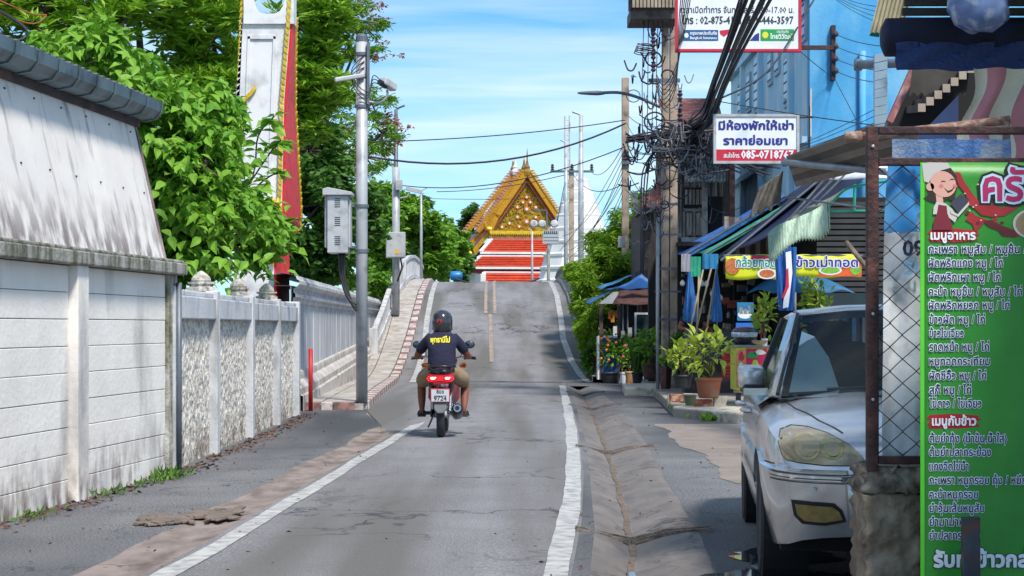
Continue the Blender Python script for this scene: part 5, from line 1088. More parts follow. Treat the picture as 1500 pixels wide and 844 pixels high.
# tarp behind the mesh
tb = thing('vinyl_sheet', 'blue and white vinyl sheet with faded digits tied behind the chain link mesh', 'sheet', tuple(P(1325, 660, 318)))
vb = M('blue_vinyl', S('3b96dc'), S('2f80c4'), 3, .55, bump=.4, bscale=6, dirt=S('5a93b8'), damt=.42, dscale=5); vw = M('white_vinyl', S('e2e6ec'), S('cdd3da'), 3, .6, bump=.7, bscale=6, dirt=S('82878f'), damt=.4, dscale=5)
def drape(pxs, pys, s, amp, seed, mat, nm, par, fold=9, vert=True, taper=None, **kw):
    r = random.Random(seed); ph = r.uniform(0, 6); rw = []
    for j, y in enumerate(pys):
        row = []
        for i, x in enumerate(pxs):
            xx = x if taper is None else x+taper(j/(len(pys)-1), i/(len(pxs)-1)); p = P(xx, y, s)
            p.y += amp*math.sin(fold*i/len(pxs)*PI+ph+.6*math.sin(j*.4))+amp*.5*math.sin(2.3*fold*i/len(pxs)*PI+j*.2); row.append(tuple(p))
        rw.append(row)
    return MB().surf(rw).build(nm, mat, par, smooth=True, fix=False, **kw)
L_ = np.linspace
drape(L_(1301, 1480, 30), L_(243, 340, 12), 318, .012, 1, vb, 'blue_part', tb, 7, taper=lambda a, b: -6*a*(1-b))
drape(L_(1295, 1480, 30), L_(340, 668, 26), 318, .014, 2, vw, 'white_part', tb, 7, taper=lambda a, b: -4*a*(1-b)+4*(1-a)*(1-b)*0)
text('09', M('faded_navy', S('1f2c4a'), S('2c3a5a'), 5), tb, P(1321, 375, 319.5), (1, 0, 0), (0, 0, 1), .055, off=.03, lift=.03); text('รับ', M('faded_blue', S('5a8cb8'), S('7aa2c4'), 5), tb, P(1322, 402, 319.5), (1, 0, 0), (0, 0, 1), .055, off=.03, lift=.03)
text('ฎ', M('faded_grey_blue', S('8fb4d0'), S('a2c0d6')), tb, P(1339, 332, 319.5), (1, 0, 0), (0, 0, 1), .06, off=.02, lift=.03)
drape(L_(1306, 1480, 26), L_(204, 234, 5), 322, .02, 5, M('dusty_blue_tarp', S('3c67a4'), S('6f88a4'), 3, .6, bump=.4, dirt=S('9aa0a8'), damt=.42, dscale=5), 'blue_fold', tb, 6)
# ---- menu banner ----
MS = 345.0
me_ = thing('menu_banner', 'tall green vinyl menu banner with cook drawing and Thai dish names', 'banner', tuple(P(1430, 900, MS)))
gr = M('banner_green', S('35942a'), S('238024'), 2.2, .45, bump=.5, bscale=3, dirt=S('1c6e24'), damt=.42, dscale=1.6)
bnr = MB().surf([[tuple(P(x, y, MS)+Vector((0, .002*math.sin(x*.03+y*.01), 0))) for x in L_(1348, 1640, 16)] for y in L_(238, 905, 30)]).build('banner_sheet', gr, me_, smooth=True, fix=False, solid=.002)
MB().surf([[tuple(P(x, y, MS)+Vector((0, .002*math.sin(x*.03+y*.01)-.003, 0))) for x in (1348, 1354)] for y in L_(238, 905, 30)]).build('bright_edge', M('banner_edge', S('58c82a'), S('4ab824'), 3), me_, fix=False)
bx_ = (1, 0, 0); bz_ = (0, 0, 1); LF = .006
navy_i = M('menu_navy', S('16204c'), S('1a2656'), 5); halo = M('menu_halo', S('f2f6fc'), S('e6eef8'), 5); mred = M('menu_red', S('b01828'), S('94121f'), 3); whi = M('menu_white', S('e4e8ee'), S('d8dce4'), 5)
def mtext(t, x, y, w, h=9.5, ink_=None, hal=None, off=.022, hoff=.08):
    """y = baseline in photo pixels, w = width in photo pixels"""
    if hal is not False: text(t, hal or halo, me_, P(x, y, MS), bx_, bz_, h/MS, w/MS, off=hoff, lift=LF, name='lettering', res=1)
    text(t, ink_ or navy_i, me_, P(x, y, MS), bx_, bz_, h/MS, w/MS, off=off, lift=LF+.0015, name='lettering', res=1)
rowsT = [('กะเพรา หมูสับ / หมูชิ้น / ไก่', 1360, 371, 160), ('ผัดพริกแกง หมู / ไก่', 1360, 391, 108), ('ผัดพริกเผา หมู / ไก่', 1360, 412, 105), ('คะน้า หมูชิ้น / หมูสับ / ไก่', 1360, 433, 136), ('ผัดพริกหยวก หมู / ไก่', 1360, 453, 118), ('ข้าวผัด หมู / ไก่', 1361, 474, 81), ('ข้าวไข่เจียว', 1361, 494, 50), ('ราดหน้า หมู / ไก่', 1361, 514, 87), ('หมูทอดกระเทียม', 1361, 535, 88), ('ผัดซีอิ๊ว หมู / ไก่', 1361, 556, 83), ('สุกี้ หมู / ไก่', 1361, 577, 61), ('ไข่ดาว / ไข่เจียว', 1361, 597, 76),
         ('ต้มยำกุ้ง (น้ำข้น,น้ำใส)', 1361, 648, 113), ('ต้มยำปลากระป๋อง', 1361, 668, 90), ('แกงจืดไข่น้ำ', 1361, 689, 57), ('กะเพรา หมูกรอบ กุ้ง / หมึก', 1361, 709, 142), ('คะน้าหมูกรอบ', 1361, 730, 71), ('ยำวุ้นเส้นหมูสับ', 1361, 750, 80), ('ยำมาม่าหมู', 1361, 770, 59), ('ยำปลากระป๋อง', 1361, 790, 74)]
for a in rowsT: mtext(*a)
def mpoly(pts, mat, nm='print', lift=LF, th=0): return flatpoly([((x-1430)/MS, (HOR-y)/MS) for x, y in pts], (P(1430, 478, MS).x, P(1430, 478, MS).y, EYE), bx_, bz_, mat, me_, nm, lift)
for x0, x1, y0, y1 in ((1359, 1434, 335, 355), (1358, 1436, 606, 628)):
    mpoly([(x0+3, y0+2), (x0+40, y0), (x1, y0+3), (x1-5, y0+6), (x1+2, y0+8), (x1-6, y0+12), (x1-1, y1-3), (x1-30, y1), (x0+4, y1), (x0, y1-6), (x0+5, y0+9), (x0-1, y0+7)], mred, 'red_brush_stroke', LF-.003)
mtext('เมนูอาหาร', 1363, 351, 65, 10, whi, False, .04); mtext('เมนูกับข้าว', 1365, 623, 64, 10, whi, False, .04)
mtext('รับทำข้าวกล่อง', 1368, 830, 170, 17, whi, M('menu_dkgreen', S('1c5c2a'), S('185024')), .05, .1)
mtext('ครัวไทย', 1440, 294, 170, 34, M('menu_magenta', S('a81c5c'), S('8c1450')), M('menu_black', S('14161a'), S('1a1c20')), .03, .15); LF = .009; mtext('ครัวไทย', 1440, 294, 170, 34, M('menu_magenta', S('a81c5c'), S('8c1450')), M('menu_ltblue', S('b4d0e0'), S('a4c4d8')), .025, .085); LF = .006
# cook figure: a plain drawing of a woman in a white hat and red apron
sk_ = M('print_skin', S('d8a898'), S('cc9a8c')); dkp = M('print_dark', S('2a1c1c'), S('33221f')); wht = M('print_white', S('c8c4c0'), S('b8b4b2')); ap = M('print_maroon', S('7c1c30'), S('681628')); slate = M('print_slate', S('3c4050'), S('32364a'))
mpoly([(1361, 262), (1372, 248), (1392, 246), (1401, 258), (1402, 275), (1398, 290), (1404, 293), (1398, 296), (1388, 292), (1374, 298), (1364, 296), (1352, 291), (1360, 285), (1356, 275)], dkp, 'drawn_hair', LF)
mpoly([(1353, 266), (1351, 250), (1350, 240), (1362, 238), (1388, 239), (1392, 246), (1378, 250), (1366, 257), (1360, 268)], wht, 'drawn_hat', LF+.001)
mpoly([(1363+12+19*math.cos(a)+6, 270+19*math.sin(a)+2*math.cos(a)) for a in L_(0, 2*PI, 22)[:-1]], sk_, 'drawn_face', LF+.002)
mpoly([(1362+6*math.cos(a), 274+6*math.sin(a)) for a in L_(0, 2*PI, 12)[:-1]], sk_, 'drawn_ear', LF+.002)
mpoly([(1370, 284), (1380, 286), (1382, 302), (1372, 302)], sk_, 'drawn_neck', LF+.001)
for x, y in ((1381, 267), (1394, 264)): mpoly([(x-4, y+1), (x-2, y-2), (x+2, y-2), (x+4, y), (x+2, y-.6), (x-2, y-.4)], dkp, 'drawn_eye', LF+.003)
mpoly([(1382, 275), (1388, 280), (1396, 277), (1398, 273), (1394, 280), (1388, 283)], dkp, 'drawn_mouth', LF+.003)
for x in (1378, 1398): mpoly([(x+3.5*math.cos(a), 273+3*math.sin(a)) for a in L_(0, 2*PI, 10)[:-1]], M('print_cheek', S('d07c78'), S('c47070')), 'drawn_cheek', LF+.0025)
mpoly([(1371, 296), (1384, 298), (1394, 306), (1402, 318), (1398, 326), (1388, 318), (1384, 314), (1366, 314), (1367, 304)], wht, 'drawn_blouse', LF+.002)
mpoly([(1374, 300), (1386, 302), (1387, 313), (1394, 330), (1395, 337), (1366, 337), (1367, 325), (1372, 312)], ap, 'drawn_apron', LF+.003)
mpoly([(1391, 298), (1407, 284), (1418, 294), (1403, 313)], slate, 'drawn_pan', LF+.004); mpoly([(1391, 308), (1402, 314), (1418, 296), (1419, 300), (1403, 318), (1392, 313)], wht, 'drawn_pan_rim', LF+.0045)
chi = M('print_chilli', S('8c1620'), S('a82a2c'), 9, .4); chd = M('print_chilli_dark', S('5a0e1a'), S('701420'), 9, .4)
mpoly([(1398, 252), (1406, 253), (1412, 266), (1424, 283), (1434, 296), (1450, 302), (1470, 304), (1488, 299), (1490, 305), (1472, 316), (1452, 318), (1437, 315), (1428, 306), (1418, 300), (1414, 284), (1404, 272)], chi, 'drawn_chilli', LF-.001)
mpoly([(1440, 324), (1452, 322), (1466, 330), (1482, 336), (1494, 345), (1486, 348), (1468, 346), (1462, 338), (1448, 332)], chd, 'drawn_chilli', LF-.001); mpoly([(1420, 312), (1434, 318), (1446, 322), (1436, 332), (1428, 340), (1424, 328), (1414, 322)], chi, 'drawn_chilli', LF-.0015)
for k in range(16): x = 1420+random.uniform(-8, 50); y = 285+random.uniform(0, 45); mpoly([(x+random.uniform(2, 5)*math.cos(a), y+random.uniform(2, 5)*math.sin(a)) for a in L_(0, 2*PI, 6)[:-1]], chi if k % 2 else chd, 'drawn_splash', LF-.0008-.00005*k)
for k in range(9): x = 1408+random.uniform(0, 60); y = 270+random.uniform(0, 60); mpoly([(x+1.6*math.cos(a), y+1.2*math.sin(a)) for a in L_(0, 2*PI, 6)[:-1]], wht, 'drawn_glint', LF+.0012)
mpoly([(1515+32*math.cos(a), 328+23*math.sin(a)) for a in L_(0, 2*PI, 26)[:-1]], wht, 'drawn_plate', LF); mpoly([(1515+28*math.cos(a), 328+20*math.sin(a)) for a in L_(0, 2*PI, 20)[:-1]], M('print_food', S('a8786a'), S('6a8a4a'), 30), 'drawn_food', LF+.001)
pp = P(1421, 905, 352); tag(MB().box(pp.x-.036, pp.x+.036, pp.y-.03, pp.y+.01, 0, P(1421, 757, 352).z).build('steel_stub', M('dark_steel', S('45505c'), S('35303a'), 8, .4, metal=.6, dirt=S('5a4038'), damt=.4, dscale=12), bevel=.003), 'short dark steel angle post standing in front of the foot of the menu banner', 'post')
for yy in (775, 800): pass
# rusty pipe and upper right canopy
rp = M('rusty_pipe', S('9a7a6a'), S('6d4a40'), 14, .8, bump=.4, dirt=S('b9a89a'), damt=.42, dscale=25)
tag(MB().tube([P(1258, 201, 300), P(1480, 176, 305)], .022, 12).tube([P(1474, 178, 305), P(1474, 234, 305)], .019, 10).tube([P(1238, 201, 300), P(1262, 200, 300)], .028, 12).build('rusty_pipe', rp, smooth=True), 'rusty pipe with a capped end lying across the top of the mesh fence', 'pipe')
sc2 = thing('striped_curtain', 'pink and cream striped cloth curtain hanging above the fence at the right edge', 'curtain', tuple(P(1460, 230, 285)))
pk = M('curtain_pink', S('c98890'), S('b8747c'), 4, .9, bump=.3); crm = M('curtain_cream', S('e6dfcc'), S('d6ccb8'), 4, .9, bump=.3)
xs_ = [1404, 1420, 1446, 1478, 1508, 1540, 1580, 1620]
for i in range(7):
    a, b = xs_[i], xs_[i+1]; rw = []
    for j, y in enumerate(L_(100, 236, 16)):
        rw.append([tuple(P(lerp(a+8*math.sin(j*.45+.5*i), b+8*math.sin(j*.45+.5*(i+1)), u)+(1-j/15)*22, y, 285)+Vector((0, .035*math.sin(u*PI+i*PI)+.01*math.sin(j*.8), 0))) for u in L_(0, 1, 8)])
    MB().surf(rw).build('stripe', pk if i % 2 == 1 else crm, sc2, smooth=True, fix=False)
cn = thing('rolled_canopy', 'dark blue rolled tarpaulin canopy with boards above, at the upper right corner', 'canopy', tuple(P(1400, 60, 280)))
dnv = M('dark_navy_tarp', S('0e1530'), S('0a0e20'), 4, .85, bump=.3, bscale=10, dirt=S('18244a'), damt=.38, dscale=6)
a = P(1292, 55, 280); b = P(1760, 62, 280)
MB().tube([a+Vector((0, 0, 0)), a+Vector((.02, 0, 0)), a.lerp(b, .3)+Vector((0, 0, .01)), a.lerp(b, .6)-Vector((0, 0, .012)), b], [.06, .1, .105, .11, .11], 18).build('roll', dnv, cn, smooth=True)
rw = [[tuple(P(x, y+1.5*math.sin(x*.05), 283)+Vector((0, -.02*math.sin(x*.11+y*.2), 0))) for x in L_(1312, 1760, 40)] for y in L_(62, 103, 7)]
MB().surf(rw).build('hanging_edge', M('blue_canopy_edge', S('1f3c78'), S('182c5c'), 3, .6, bump=.4), cn, smooth=True, fix=False)
for k in range(4): fbar(1318+k*3, 1760, 26-k*14, 37-k*14, 276+k, M('grey_board', S('4f4b4c'), S('3a3738'), 5, .8, bump=.5), cn, 'board', .03)
fbar(1330, 1760, -30, -12, 272, dkwood, cn, 'board', .3)
q = M('bag_clear', S('6d84b4'), S('4c5f8c'), 7, .18, dirt=S('b9c4d8'), damt=.4, dscale=14)
bb = MB().lathe([(0, -.16), (.07, -.155), (.13, -.11), (.155, -.04), (.15, .05), (.10, .13), (.04, .18), (.05, .22)], (0, 0, 0), 24)
bb.v = [(x*(1+.12*math.sin(7*z*20+x*30)), y*(1+.1*math.sin(z*50)), z+.01*math.sin(x*60)) for x, y, z in bb.v]
bg_ = bb.build('plastic_bag', q, smooth=True); bg_.location = P(1436, 0, 292); tag(bg_, 'bluish clear plastic bag hanging from the dark canopy at the top right', 'bag')
cg = thing('corrugated_awning', 'cream corrugated awning end with green flashing beside the blue building at the top', 'awning', tuple(P(1295, 40, 255)))
crc = M('cream_sheet', S('c4bfa6'), S('a39d84'), 6, .7, dirt=S('6f6a58'), damt=.42, dscale=9, dstretch=(1, 1, .3))
rw = [[tuple(P(x+(y*-.25), y, 255)+Vector((0, .02*math.sin((x-1280)*1.05), 0))) for x in L_(1286, 1332, 50)] for y in (-40, 0, 30, 48)]
MB().surf(rw).build('corrugated_sheet', crc, cg, smooth=True, fix=False); MB().prism([P(1292, 20, 254), P(1288, 54, 254), P(1274, 52, 254), P(1286, 26, 254)], (0, .02, 0)).build('green_flashing', M('green_tin', S('2a9a7c'), S('207f66'), 3), cg)
MB().prism([(2.65, 3.6, 3.3), (5.2, 3.6, 3.3), (5.2, 8.6, 3.42), (2.65, 8.6, 3.42)], (0, 0, .04)).build('roof_sheet', M('unseen_shade_roof', S('6a6c70'), S('4c4e52'), 4, .7), cn)  # unseen sheet above the frame, added and sized to shade the menu banner
MB().prism([(1.9, 8.62, 3.24), (5.2, 8.62, 3.24), (5.2, 9.7, 3.34), (1.9, 9.7, 3.34)], (0, 0, .03)).build('roof_sheet', MATS['unseen_shade_roof'], cn)  # second unseen sheet, added to keep the sun off the rolled tarpaulin
# eaves of the near house: clapboards, rafters, pink board
nh_ = thing('near_house_eaves', 'weathered eaves with rafter ends, corrugated sheet and clapboards above the fence corner', 'eaves', tuple(P(1330, 150, 240)))
clap = M('clapboard', S('8fa8b8'), S('7c96a8'), 5, .8, dirt=S('5b6e7c'), damt=.4, dscale=7)
for k in range(9): MB().prism([P(1281, 80+k*13, 235), P(1300, 76+k*13, 235), P(1300, 88+k*13, 235), P(1281, 92+k*13, 235)], (0, .03-.002*(k % 2), 0)).build('clapboard', clap, nh_)
MB().prism([P(1300, 176, 236), P(1334, 100, 236), P(1345, 100, 236), P(1308, 180, 236)], (0, .05, 0)).build('pink_board', M('pink_board', S('a06468'), S('7e4a50'), 6, .9, dirt=S('c09a98'), damt=.42, dscale=9), nh_)
rw = [[tuple(P(x+(y-100)*-.12, y+2.5*math.sin((x-1300)*.55), 238)) for x in L_(1336, 1420, 70)] for y in (98, 138)]
MB().surf(rw).build('corrugated_sheet', M('old_fibre_sheet', S('4a4846'), S('35332f'), 6, .9), nh_, smooth=True, fix=False)
for k in range(8):
    a = P(1350+k*12, 158-k*9.5, 240); MB().beam(a, a+Vector((.05, .6, .06)), .035, .045).build('rafter', dkwood, nh_); MB().obox(a-Vector((0, .002, 0)), (.045, .012, .05)).build('rafter_end', M('bare_end', S('b0a498'), S('8f8274')), nh_)
MB().prism([P(1300, 186, 228), P(1500, 186, 228), P(1500, 90, 228), P(1345, 90, 228)], (0, .05, 0)).build('dark_board', dark, nh_)
MB().prism([P(1340, 206, 243), P(1404, 206, 243), P(1404, 140, 243)], (0, .02, 0)).build('navy_cloth', M('navy_tarp', S('27406e'), S('1c2f56'), 5, .8), nh_)
# ================= right side: plinth, poles, houses, shops =================
PZ = .14
plp = [(2.42, 26.4), (3.15, 24.6), (3.6, 24.2), (12, 24.2), (12, 43), (2.95, 43), (2.78, 36), (2.62, 31)]
st(MB().prism([(x, y, -.05) for x, y in plp], (0, 0, .05+PZ)), 'shop_plinth', M('plinth_floor', S('8e8880'), S('a59e94'), 1.2, .8, bump=.5, bscale=20, dirt=S('66605a'), damt=.42, dscale=3), bevel=.02)
st(MB().prism([(2.40, 26.5, -.05), (3.13, 24.62, -.05), (3.6, 24.1, -.05), (5, 24.1, -.05), (5, 26.2, -.05), (3.5, 26.3, -.05), (2.75, 27.6, -.05)], (0, 0, .05+PZ+.012)), 'plinth_edge', conc_l, bevel=.03)
st(MB().prism([(2.2, 34.6, -.05), (2.95, 34.2, -.05), (3.1, 37, -.05), (2.3, 37, -.05)], (0, 0, .05+.16)), 'low_step', conc_l, bevel=.03)
def ob(name, mb, mat, root, **k): return mb.build(name, mat, root, **k)
# ---- twin utility pole with transformer platform ----
SA = 75.0
pa = thing('twin_utility_pole', 'pair of tall concrete poles carrying a transformer deck and cable tangle beside the shops', 'utility pole', tuple(P(980, 573, SA))[0:2]+(PZ,))
for x0, x1 in ((969.5, 979.5), (981, 992)):
    a = P(x0, 0, SA); b = P(x1, 0, SA); MB().box(a.x, b.x, a.y-.08, a.y+.1, 0, 10.5).build('pole', tan, pa, bevel=.015)
p0 = P(963.5, 0, 76); MB().tube([(p0.x, p0.y, .1), (p0.x, p0.y, 3.45)], .036, 12).build('conduit', galv, pa, smooth=True)
for z in (.9, 2.0, 3.1): MB().box(p0.x-.06, P(994, 0, 75).x, p0.y-.02, p0.y+.02, z, z+.035).build('strap', galv_d, pa)
for y in (222, 300, 395, 470):
    a = P(968, y, 76); MB().box(a.x, a.x+.34, a.y+.2, a.y+.24, a.z, a.z+.05).build('strap', galv_d, pa)
a = P(923, 30, 77); b = P(991, 13, 77); ob('deck_beam', MB().box(a.x, b.x, a.y-.15, a.y+.9, a.z, b.z), M('deck_beam', S('6f6660'), S('4d4644'), 5, .8, dirt=S('2e2a2a'), damt=.4, dscale=8), pa, bevel=.01)
for k in range(12):
    q = P(926+k*5.4, 13, 77.5); MB().box(q.x, q.x+.05, q.y-.1, q.y-.05, q.z+.01, q.z+1.2).build('slat', M('deck_slat', S('a99c8a'), S('8a7d6d'), 5, .8), pa)
q = P(926, 13, 77.5); MB().box(q.x, q.x+.82, q.y, q.y+.7, q.z+.02, q.z+1.2).build('transformer', M('transformer_grey', S('6f6468'), S('54494e'), 3, .6), pa)
q = P(920, 18, 77); MB().box(q.x, q.x+.08, q.y-.15, q.y-.05, q.z, q.z+1.3).build('deck_post', M('deck_maroon', S('7a5a5a'), S('5a4040')), pa)
ca = P(920, 205, 76.5); cb_ = P(1012, 193, 76.5); MB().beam(ca, cb_, .09, .10).build('crossarm', dkwood, pa)
ca = P(950, 118, 76.5); cb_ = P(996, 118, 76.5); MB().beam(ca, cb_, .06, .07).build('crossarm', galv_d, pa)
for px, y in ((957, 45), (957, 62), (957, 80), (957, 98), (996, 140), (996, 155), (996, 170)): MB().lathe([(.02, -.1), (.055, -.06), (.03, -.02), (.06, .02), (.03, .06), (.05, .09), (0, .1)], tuple(P(px, y, 77)), 8).build('insulator', insul, pa)
MB().tube([P(996, 136, 77), P(996, 185, 77)], .018, 6).build('insulator_rod', galv_d, pa)
la = MB().tube(smoothpts([P(967, 157, 75), P(935, 143, 75), P(908, 136, 75), P(884, 136, 75)]), .03, 8).build('lamp_arm', galv_d, pa, smooth=True)
MB().lathe([(0, -.28), (.05, -.24), (.075, -.05), (.085, .1), (.06, .22), (0, .27)], tuple(P(868, 136.5, 75)), 12, 'x', (1, .55, 1)).build('lamp_head', galv_d, pa, smooth=True); MB().box(P(846, 0, 75).x, P(852, 0, 75).x+.1, P(0, 0, 75).y-.02, P(0, 0, 75).y+.02, P(0, 137, 75).z-.012, P(0, 135, 75).z).build('lamp_tip', galv_d, pa)
# second pole behind
pb = upole('plain concrete pole with many thin wires standing in the ferny bush', 916, 52, 0, 8.35, .2, ((5.9, -.1, .12),), tan)
q = P(906, 355, 53); MB().box(q.x-.02, q.x+.17, q.y-.2, q.y-.05, q.z-.15, q.z+.16).build('junction_box', cab_m, pb)
# ---- cables ----
def sag(a, b, d, n=14):
    a = Vector(a); b = Vector(b); return [a.lerp(b, i/n)-Vector((0, 0, d*4*(i/n)*(1-i/n))) for i in range(n+1)]
def cable(pts, r, lab, grp=None, m_=None): return tag(MB().tube(pts, r, 5).build('cable', m_ or cable_m, smooth=True), lab, 'cable', grp)
cable(sag(P(535, 208, 60), P(916, 176, 53), .12), .014, 'uppermost thin cable crossing the sky from the tree to the concrete pole')
cable(sag(P(537, 229, 60), P(916, 181, 53), .55), .026, 'thick sagging cable crossing the sky above the temple roof')
cable(sag(P(590, 272, 44), P(916, 215, 53), .45), .016, 'cable from the lamp post with meter box to the concrete pole')
cable(sag(P(640, 281, 30), P(837, 254, 31), .2), .018, 'lower far cable behind the temple spires', 'far cables at the bridge')
cable(sag(P(560, 288, 30), P(800, 290, 30), .1), .014, 'lower far cable behind the temple spires', 'far cables at the bridge')
cable(sag(P(837, 252, 31), P(912, 270, 52), .5), .014, 'cable drooping from the crossarm of the distant pole to the concrete pole in the bush')
cable(sag(P(866, 252, 31), P(912, 215, 52), .4), .012, 'thin cable rising from the right crossarm tip of the distant pole')
cable([P(828, 265, 31), P(815, 330, 33)], .02, 'straight stay wire from the distant crossarm down to the round lamps')
cable(sag(P(668, 409, 41), P(790, 408, 38), .28), .035, 'thick dark hose sagging across the road at the bridge crest')
for i in range(20):                         # bundle climbing to the upper right
    o = Vector((random.gauss(0, .075), random.uniform(-.1, .1), random.gauss(0, .075)))
    cable(smoothpts([P(988, 196, 76)+o*.6, P(1030, 178, 80)+o+Vector((0, 0, random.uniform(-.05, .05))), P(1052, 125, 88)+o*1.1, P(1076, 66, 98)+o*1.3, P(1112, -20, 110)+o*2], 5), random.choice((.010, .015, .022)), 'black cable of the thick bundle climbing from the twin poles to the upper right', 'bundled black cables')
for i in range(6):
    o = Vector((i*.035, 0, i*.02)); cable(smoothpts([P(1014-i*3, -20, 95), P(1004-i*2, 40, 88), P(990, 98+i*6, 79), P(972, 125+i*7, 77), P(962, 110+i*4, 77)], 5), .009, 'pale service wire dropping along the twin poles from the top', 'service wires at the twin poles', cable_g if i % 2 else cable_m)
cable(smoothpts([P(1058, 143, 90), P(1105, 120, 88), P(1140, 85, 86), P(1198, -10, 84)], 8), .016, 'black cable curving from the bundle up across the insurance signboard')
cable(sag(P(1050, 148, 86), P(1300, 186, 110), .02), .008, 'thin cable running right above the rooms-for-rent signboard')
for i in range(4): cable(sag(P(1220, 48+i*18, 70), P(1300, 68+i*18, 90), .06), .008, ['topmost', 'second from top', 'third from top', 'lowest'][i]+' wire from the wall insulator rack to the near eaves', 'wires of the wall insulator rack')
cable(sag(P(1172, 75, 72), P(1222, 115, 70), .02), .008, 'short wire from the signboard corner to the insulator rack')
cable(sag(P(1222, 115, 70), P(1262, 190, 75), .0), .008, 'wire running down from the insulator rack to the roof edge')
for i in range(5): cable(sag(P(1165, 215+i*3, 78), P(1300, 150+i*11, 95), .03), .006, 'thin wire stretched across the blue gable wall', 'thin wires across the blue wall')
for i in range(4): cable(sag(P(1220, -10+i*2, 72), P(1290, 10+i*8, 90), .05), .006, 'thin wire at the top of the blue gable wall', 'thin wires above the blue wall')
for i in range(10):
    a = P(916+random.uniform(-2, 2), 165+i*14, 53); b = P(972, 185+i*12+random.uniform(-20, 30), 74); cable(sag(a, b, random.uniform(.1, .5)), random.choice((.008, .011)), 'wire drooping between the plain pole and the twin poles', 'wires between the two near poles', cable_m if i % 3 else cable_g)
for i in range(8):
    a = P(912, 225+i*9, 53); b = P(820+i*5, 330+random.uniform(0, 60), 40); cable(sag(a, b, random.uniform(.1, .5)), .009, 'wire running down left from the plain concrete pole to the bridge', 'wires from the plain pole to the bridge')
for i in range(9):
    a = P(921+i*1.5, 280, 53); b = P(980-i*4, 395-i*3, 62); cable(sag(a, b, .25+i*.05), .008, 'pale wire fanning down right from the plain concrete pole', 'pale wires fanning over the bush', cable_g)
for i in range(5): cable([P(943+i*7, 30, 77), P(942+i*7+random.uniform(-2, 2), 120, 77), P(941+i*7, 205, 77)], .008, ['leftmost', 'second from left', 'middle', 'fourth from left', 'rightmost'][i]+' straight riser wire under the transformer deck', 'riser wires under the transformer deck')
tg = MB(); r_ = random.Random(11)
def curl(c, n, rad, r, s, z=1):
    x, y = c
    for k in range(n):
        q = 2 if k % 8 == 7 else k % 2; x0 = x+r_.uniform(-rad, rad); y0 = y+r_.uniform(-rad*z, rad*z); dx = r_.uniform(-rad, rad); s2 = s+r_.uniform(-1, 1)
        if q == 0: pts = [P(x0, y0, s), P(x0+dx*.3, y0+rad*.55, s2), P(x0+dx*.7, y0+rad*.5, s2), P(x0+dx, y0-r_.uniform(0, 6), s)]
        elif q == 1: pts = [P(x0-dx, y0+r_.uniform(-5, 5), s), P(x0, y0+r_.uniform(2, 8), s2), P(x0+dx, y0+r_.uniform(-5, 5), s)]
        else: a0 = r_.uniform(0, 6); ra = r_.uniform(.25, .5)*rad; pts = [P(x0+ra*math.cos(a0+t_)*1.1, y0+ra*math.sin(a0+t_), s2) for t_ in np.linspace(0, 6.6, 10)]
        tg.tube(smoothpts(pts, 4), r*r_.uniform(.8, 1.7), 5)
curl((958, 80), 16, 22, .011, 76.5, 2.0); curl((945, 130), 12, 18, .010, 76.5, 2.2); curl((962, 200), 34, 32, .013, 77, .8); curl((1010, 190), 34, 30, .013, 78, .6); curl((1020, 225), 26, 30, .012, 78, .9); curl((945, 235), 22, 25, .010, 76, 1.4); curl((1000, 250), 14, 30, .009, 78, 1.4); curl((960, 300), 16, 16, .009, 76, 2.5); curl((1055, 215), 14, 18, .010, 80, 1.5); curl((1050, 290), 10, 30, .006, 80, 1.6)
for k in range(4):                          # coils
    c = P(945, 68+k*3, 77); tg.tube([c+Vector((.16*math.cos(a)*(1+.1*k), .05*math.sin(a), .06*math.sin(a))) for a in np.linspace(0, 2*PI, 20)], .011, 4)
for k in range(14): o = Vector((0, r_.uniform(-.1, .1), r_.uniform(-.07, .07))); tg.tube(smoothpts([P(918+r_.uniform(-4, 8), 205, 77)+o, P(950, 200+r_.uniform(-4, 6), 77)+o, P(985, 196, 77)+o*.6, P(1015, 200+r_.uniform(-6, 10), 78)+o, P(1045+r_.uniform(-8, 14), 222+r_.uniform(-8, 16), 79)+o, P(1085+r_.uniform(-10, 60), 245+r_.uniform(-5, 14), 80)], 5), .014, 5)
for k in range(3): tg.tube(smoothpts([P(962+k, 215, 77), P(950-k*4, 250, 77), P(945-k*3, 320, 77), P(942-k*2, 400, 77)], 5), .014, 5)
tag(tg.build('cable_tangle', cable_m, fix=False), 'dense tangle of black wires and coils wound around the twin poles', 'cables', kind='stuff')
tg = MB(); curl((1005, 215), 24, 36, .008, 79, .9); curl((985, 150), 10, 18, .008, 77, 2.5); curl((955, 310), 14, 22, .008, 76, 2.0)
tag(tg.build('grey_cable_tangle', cable_g, fix=False), 'pale grey loose wires looping among the black cable tangle', 'cables', kind='stuff')
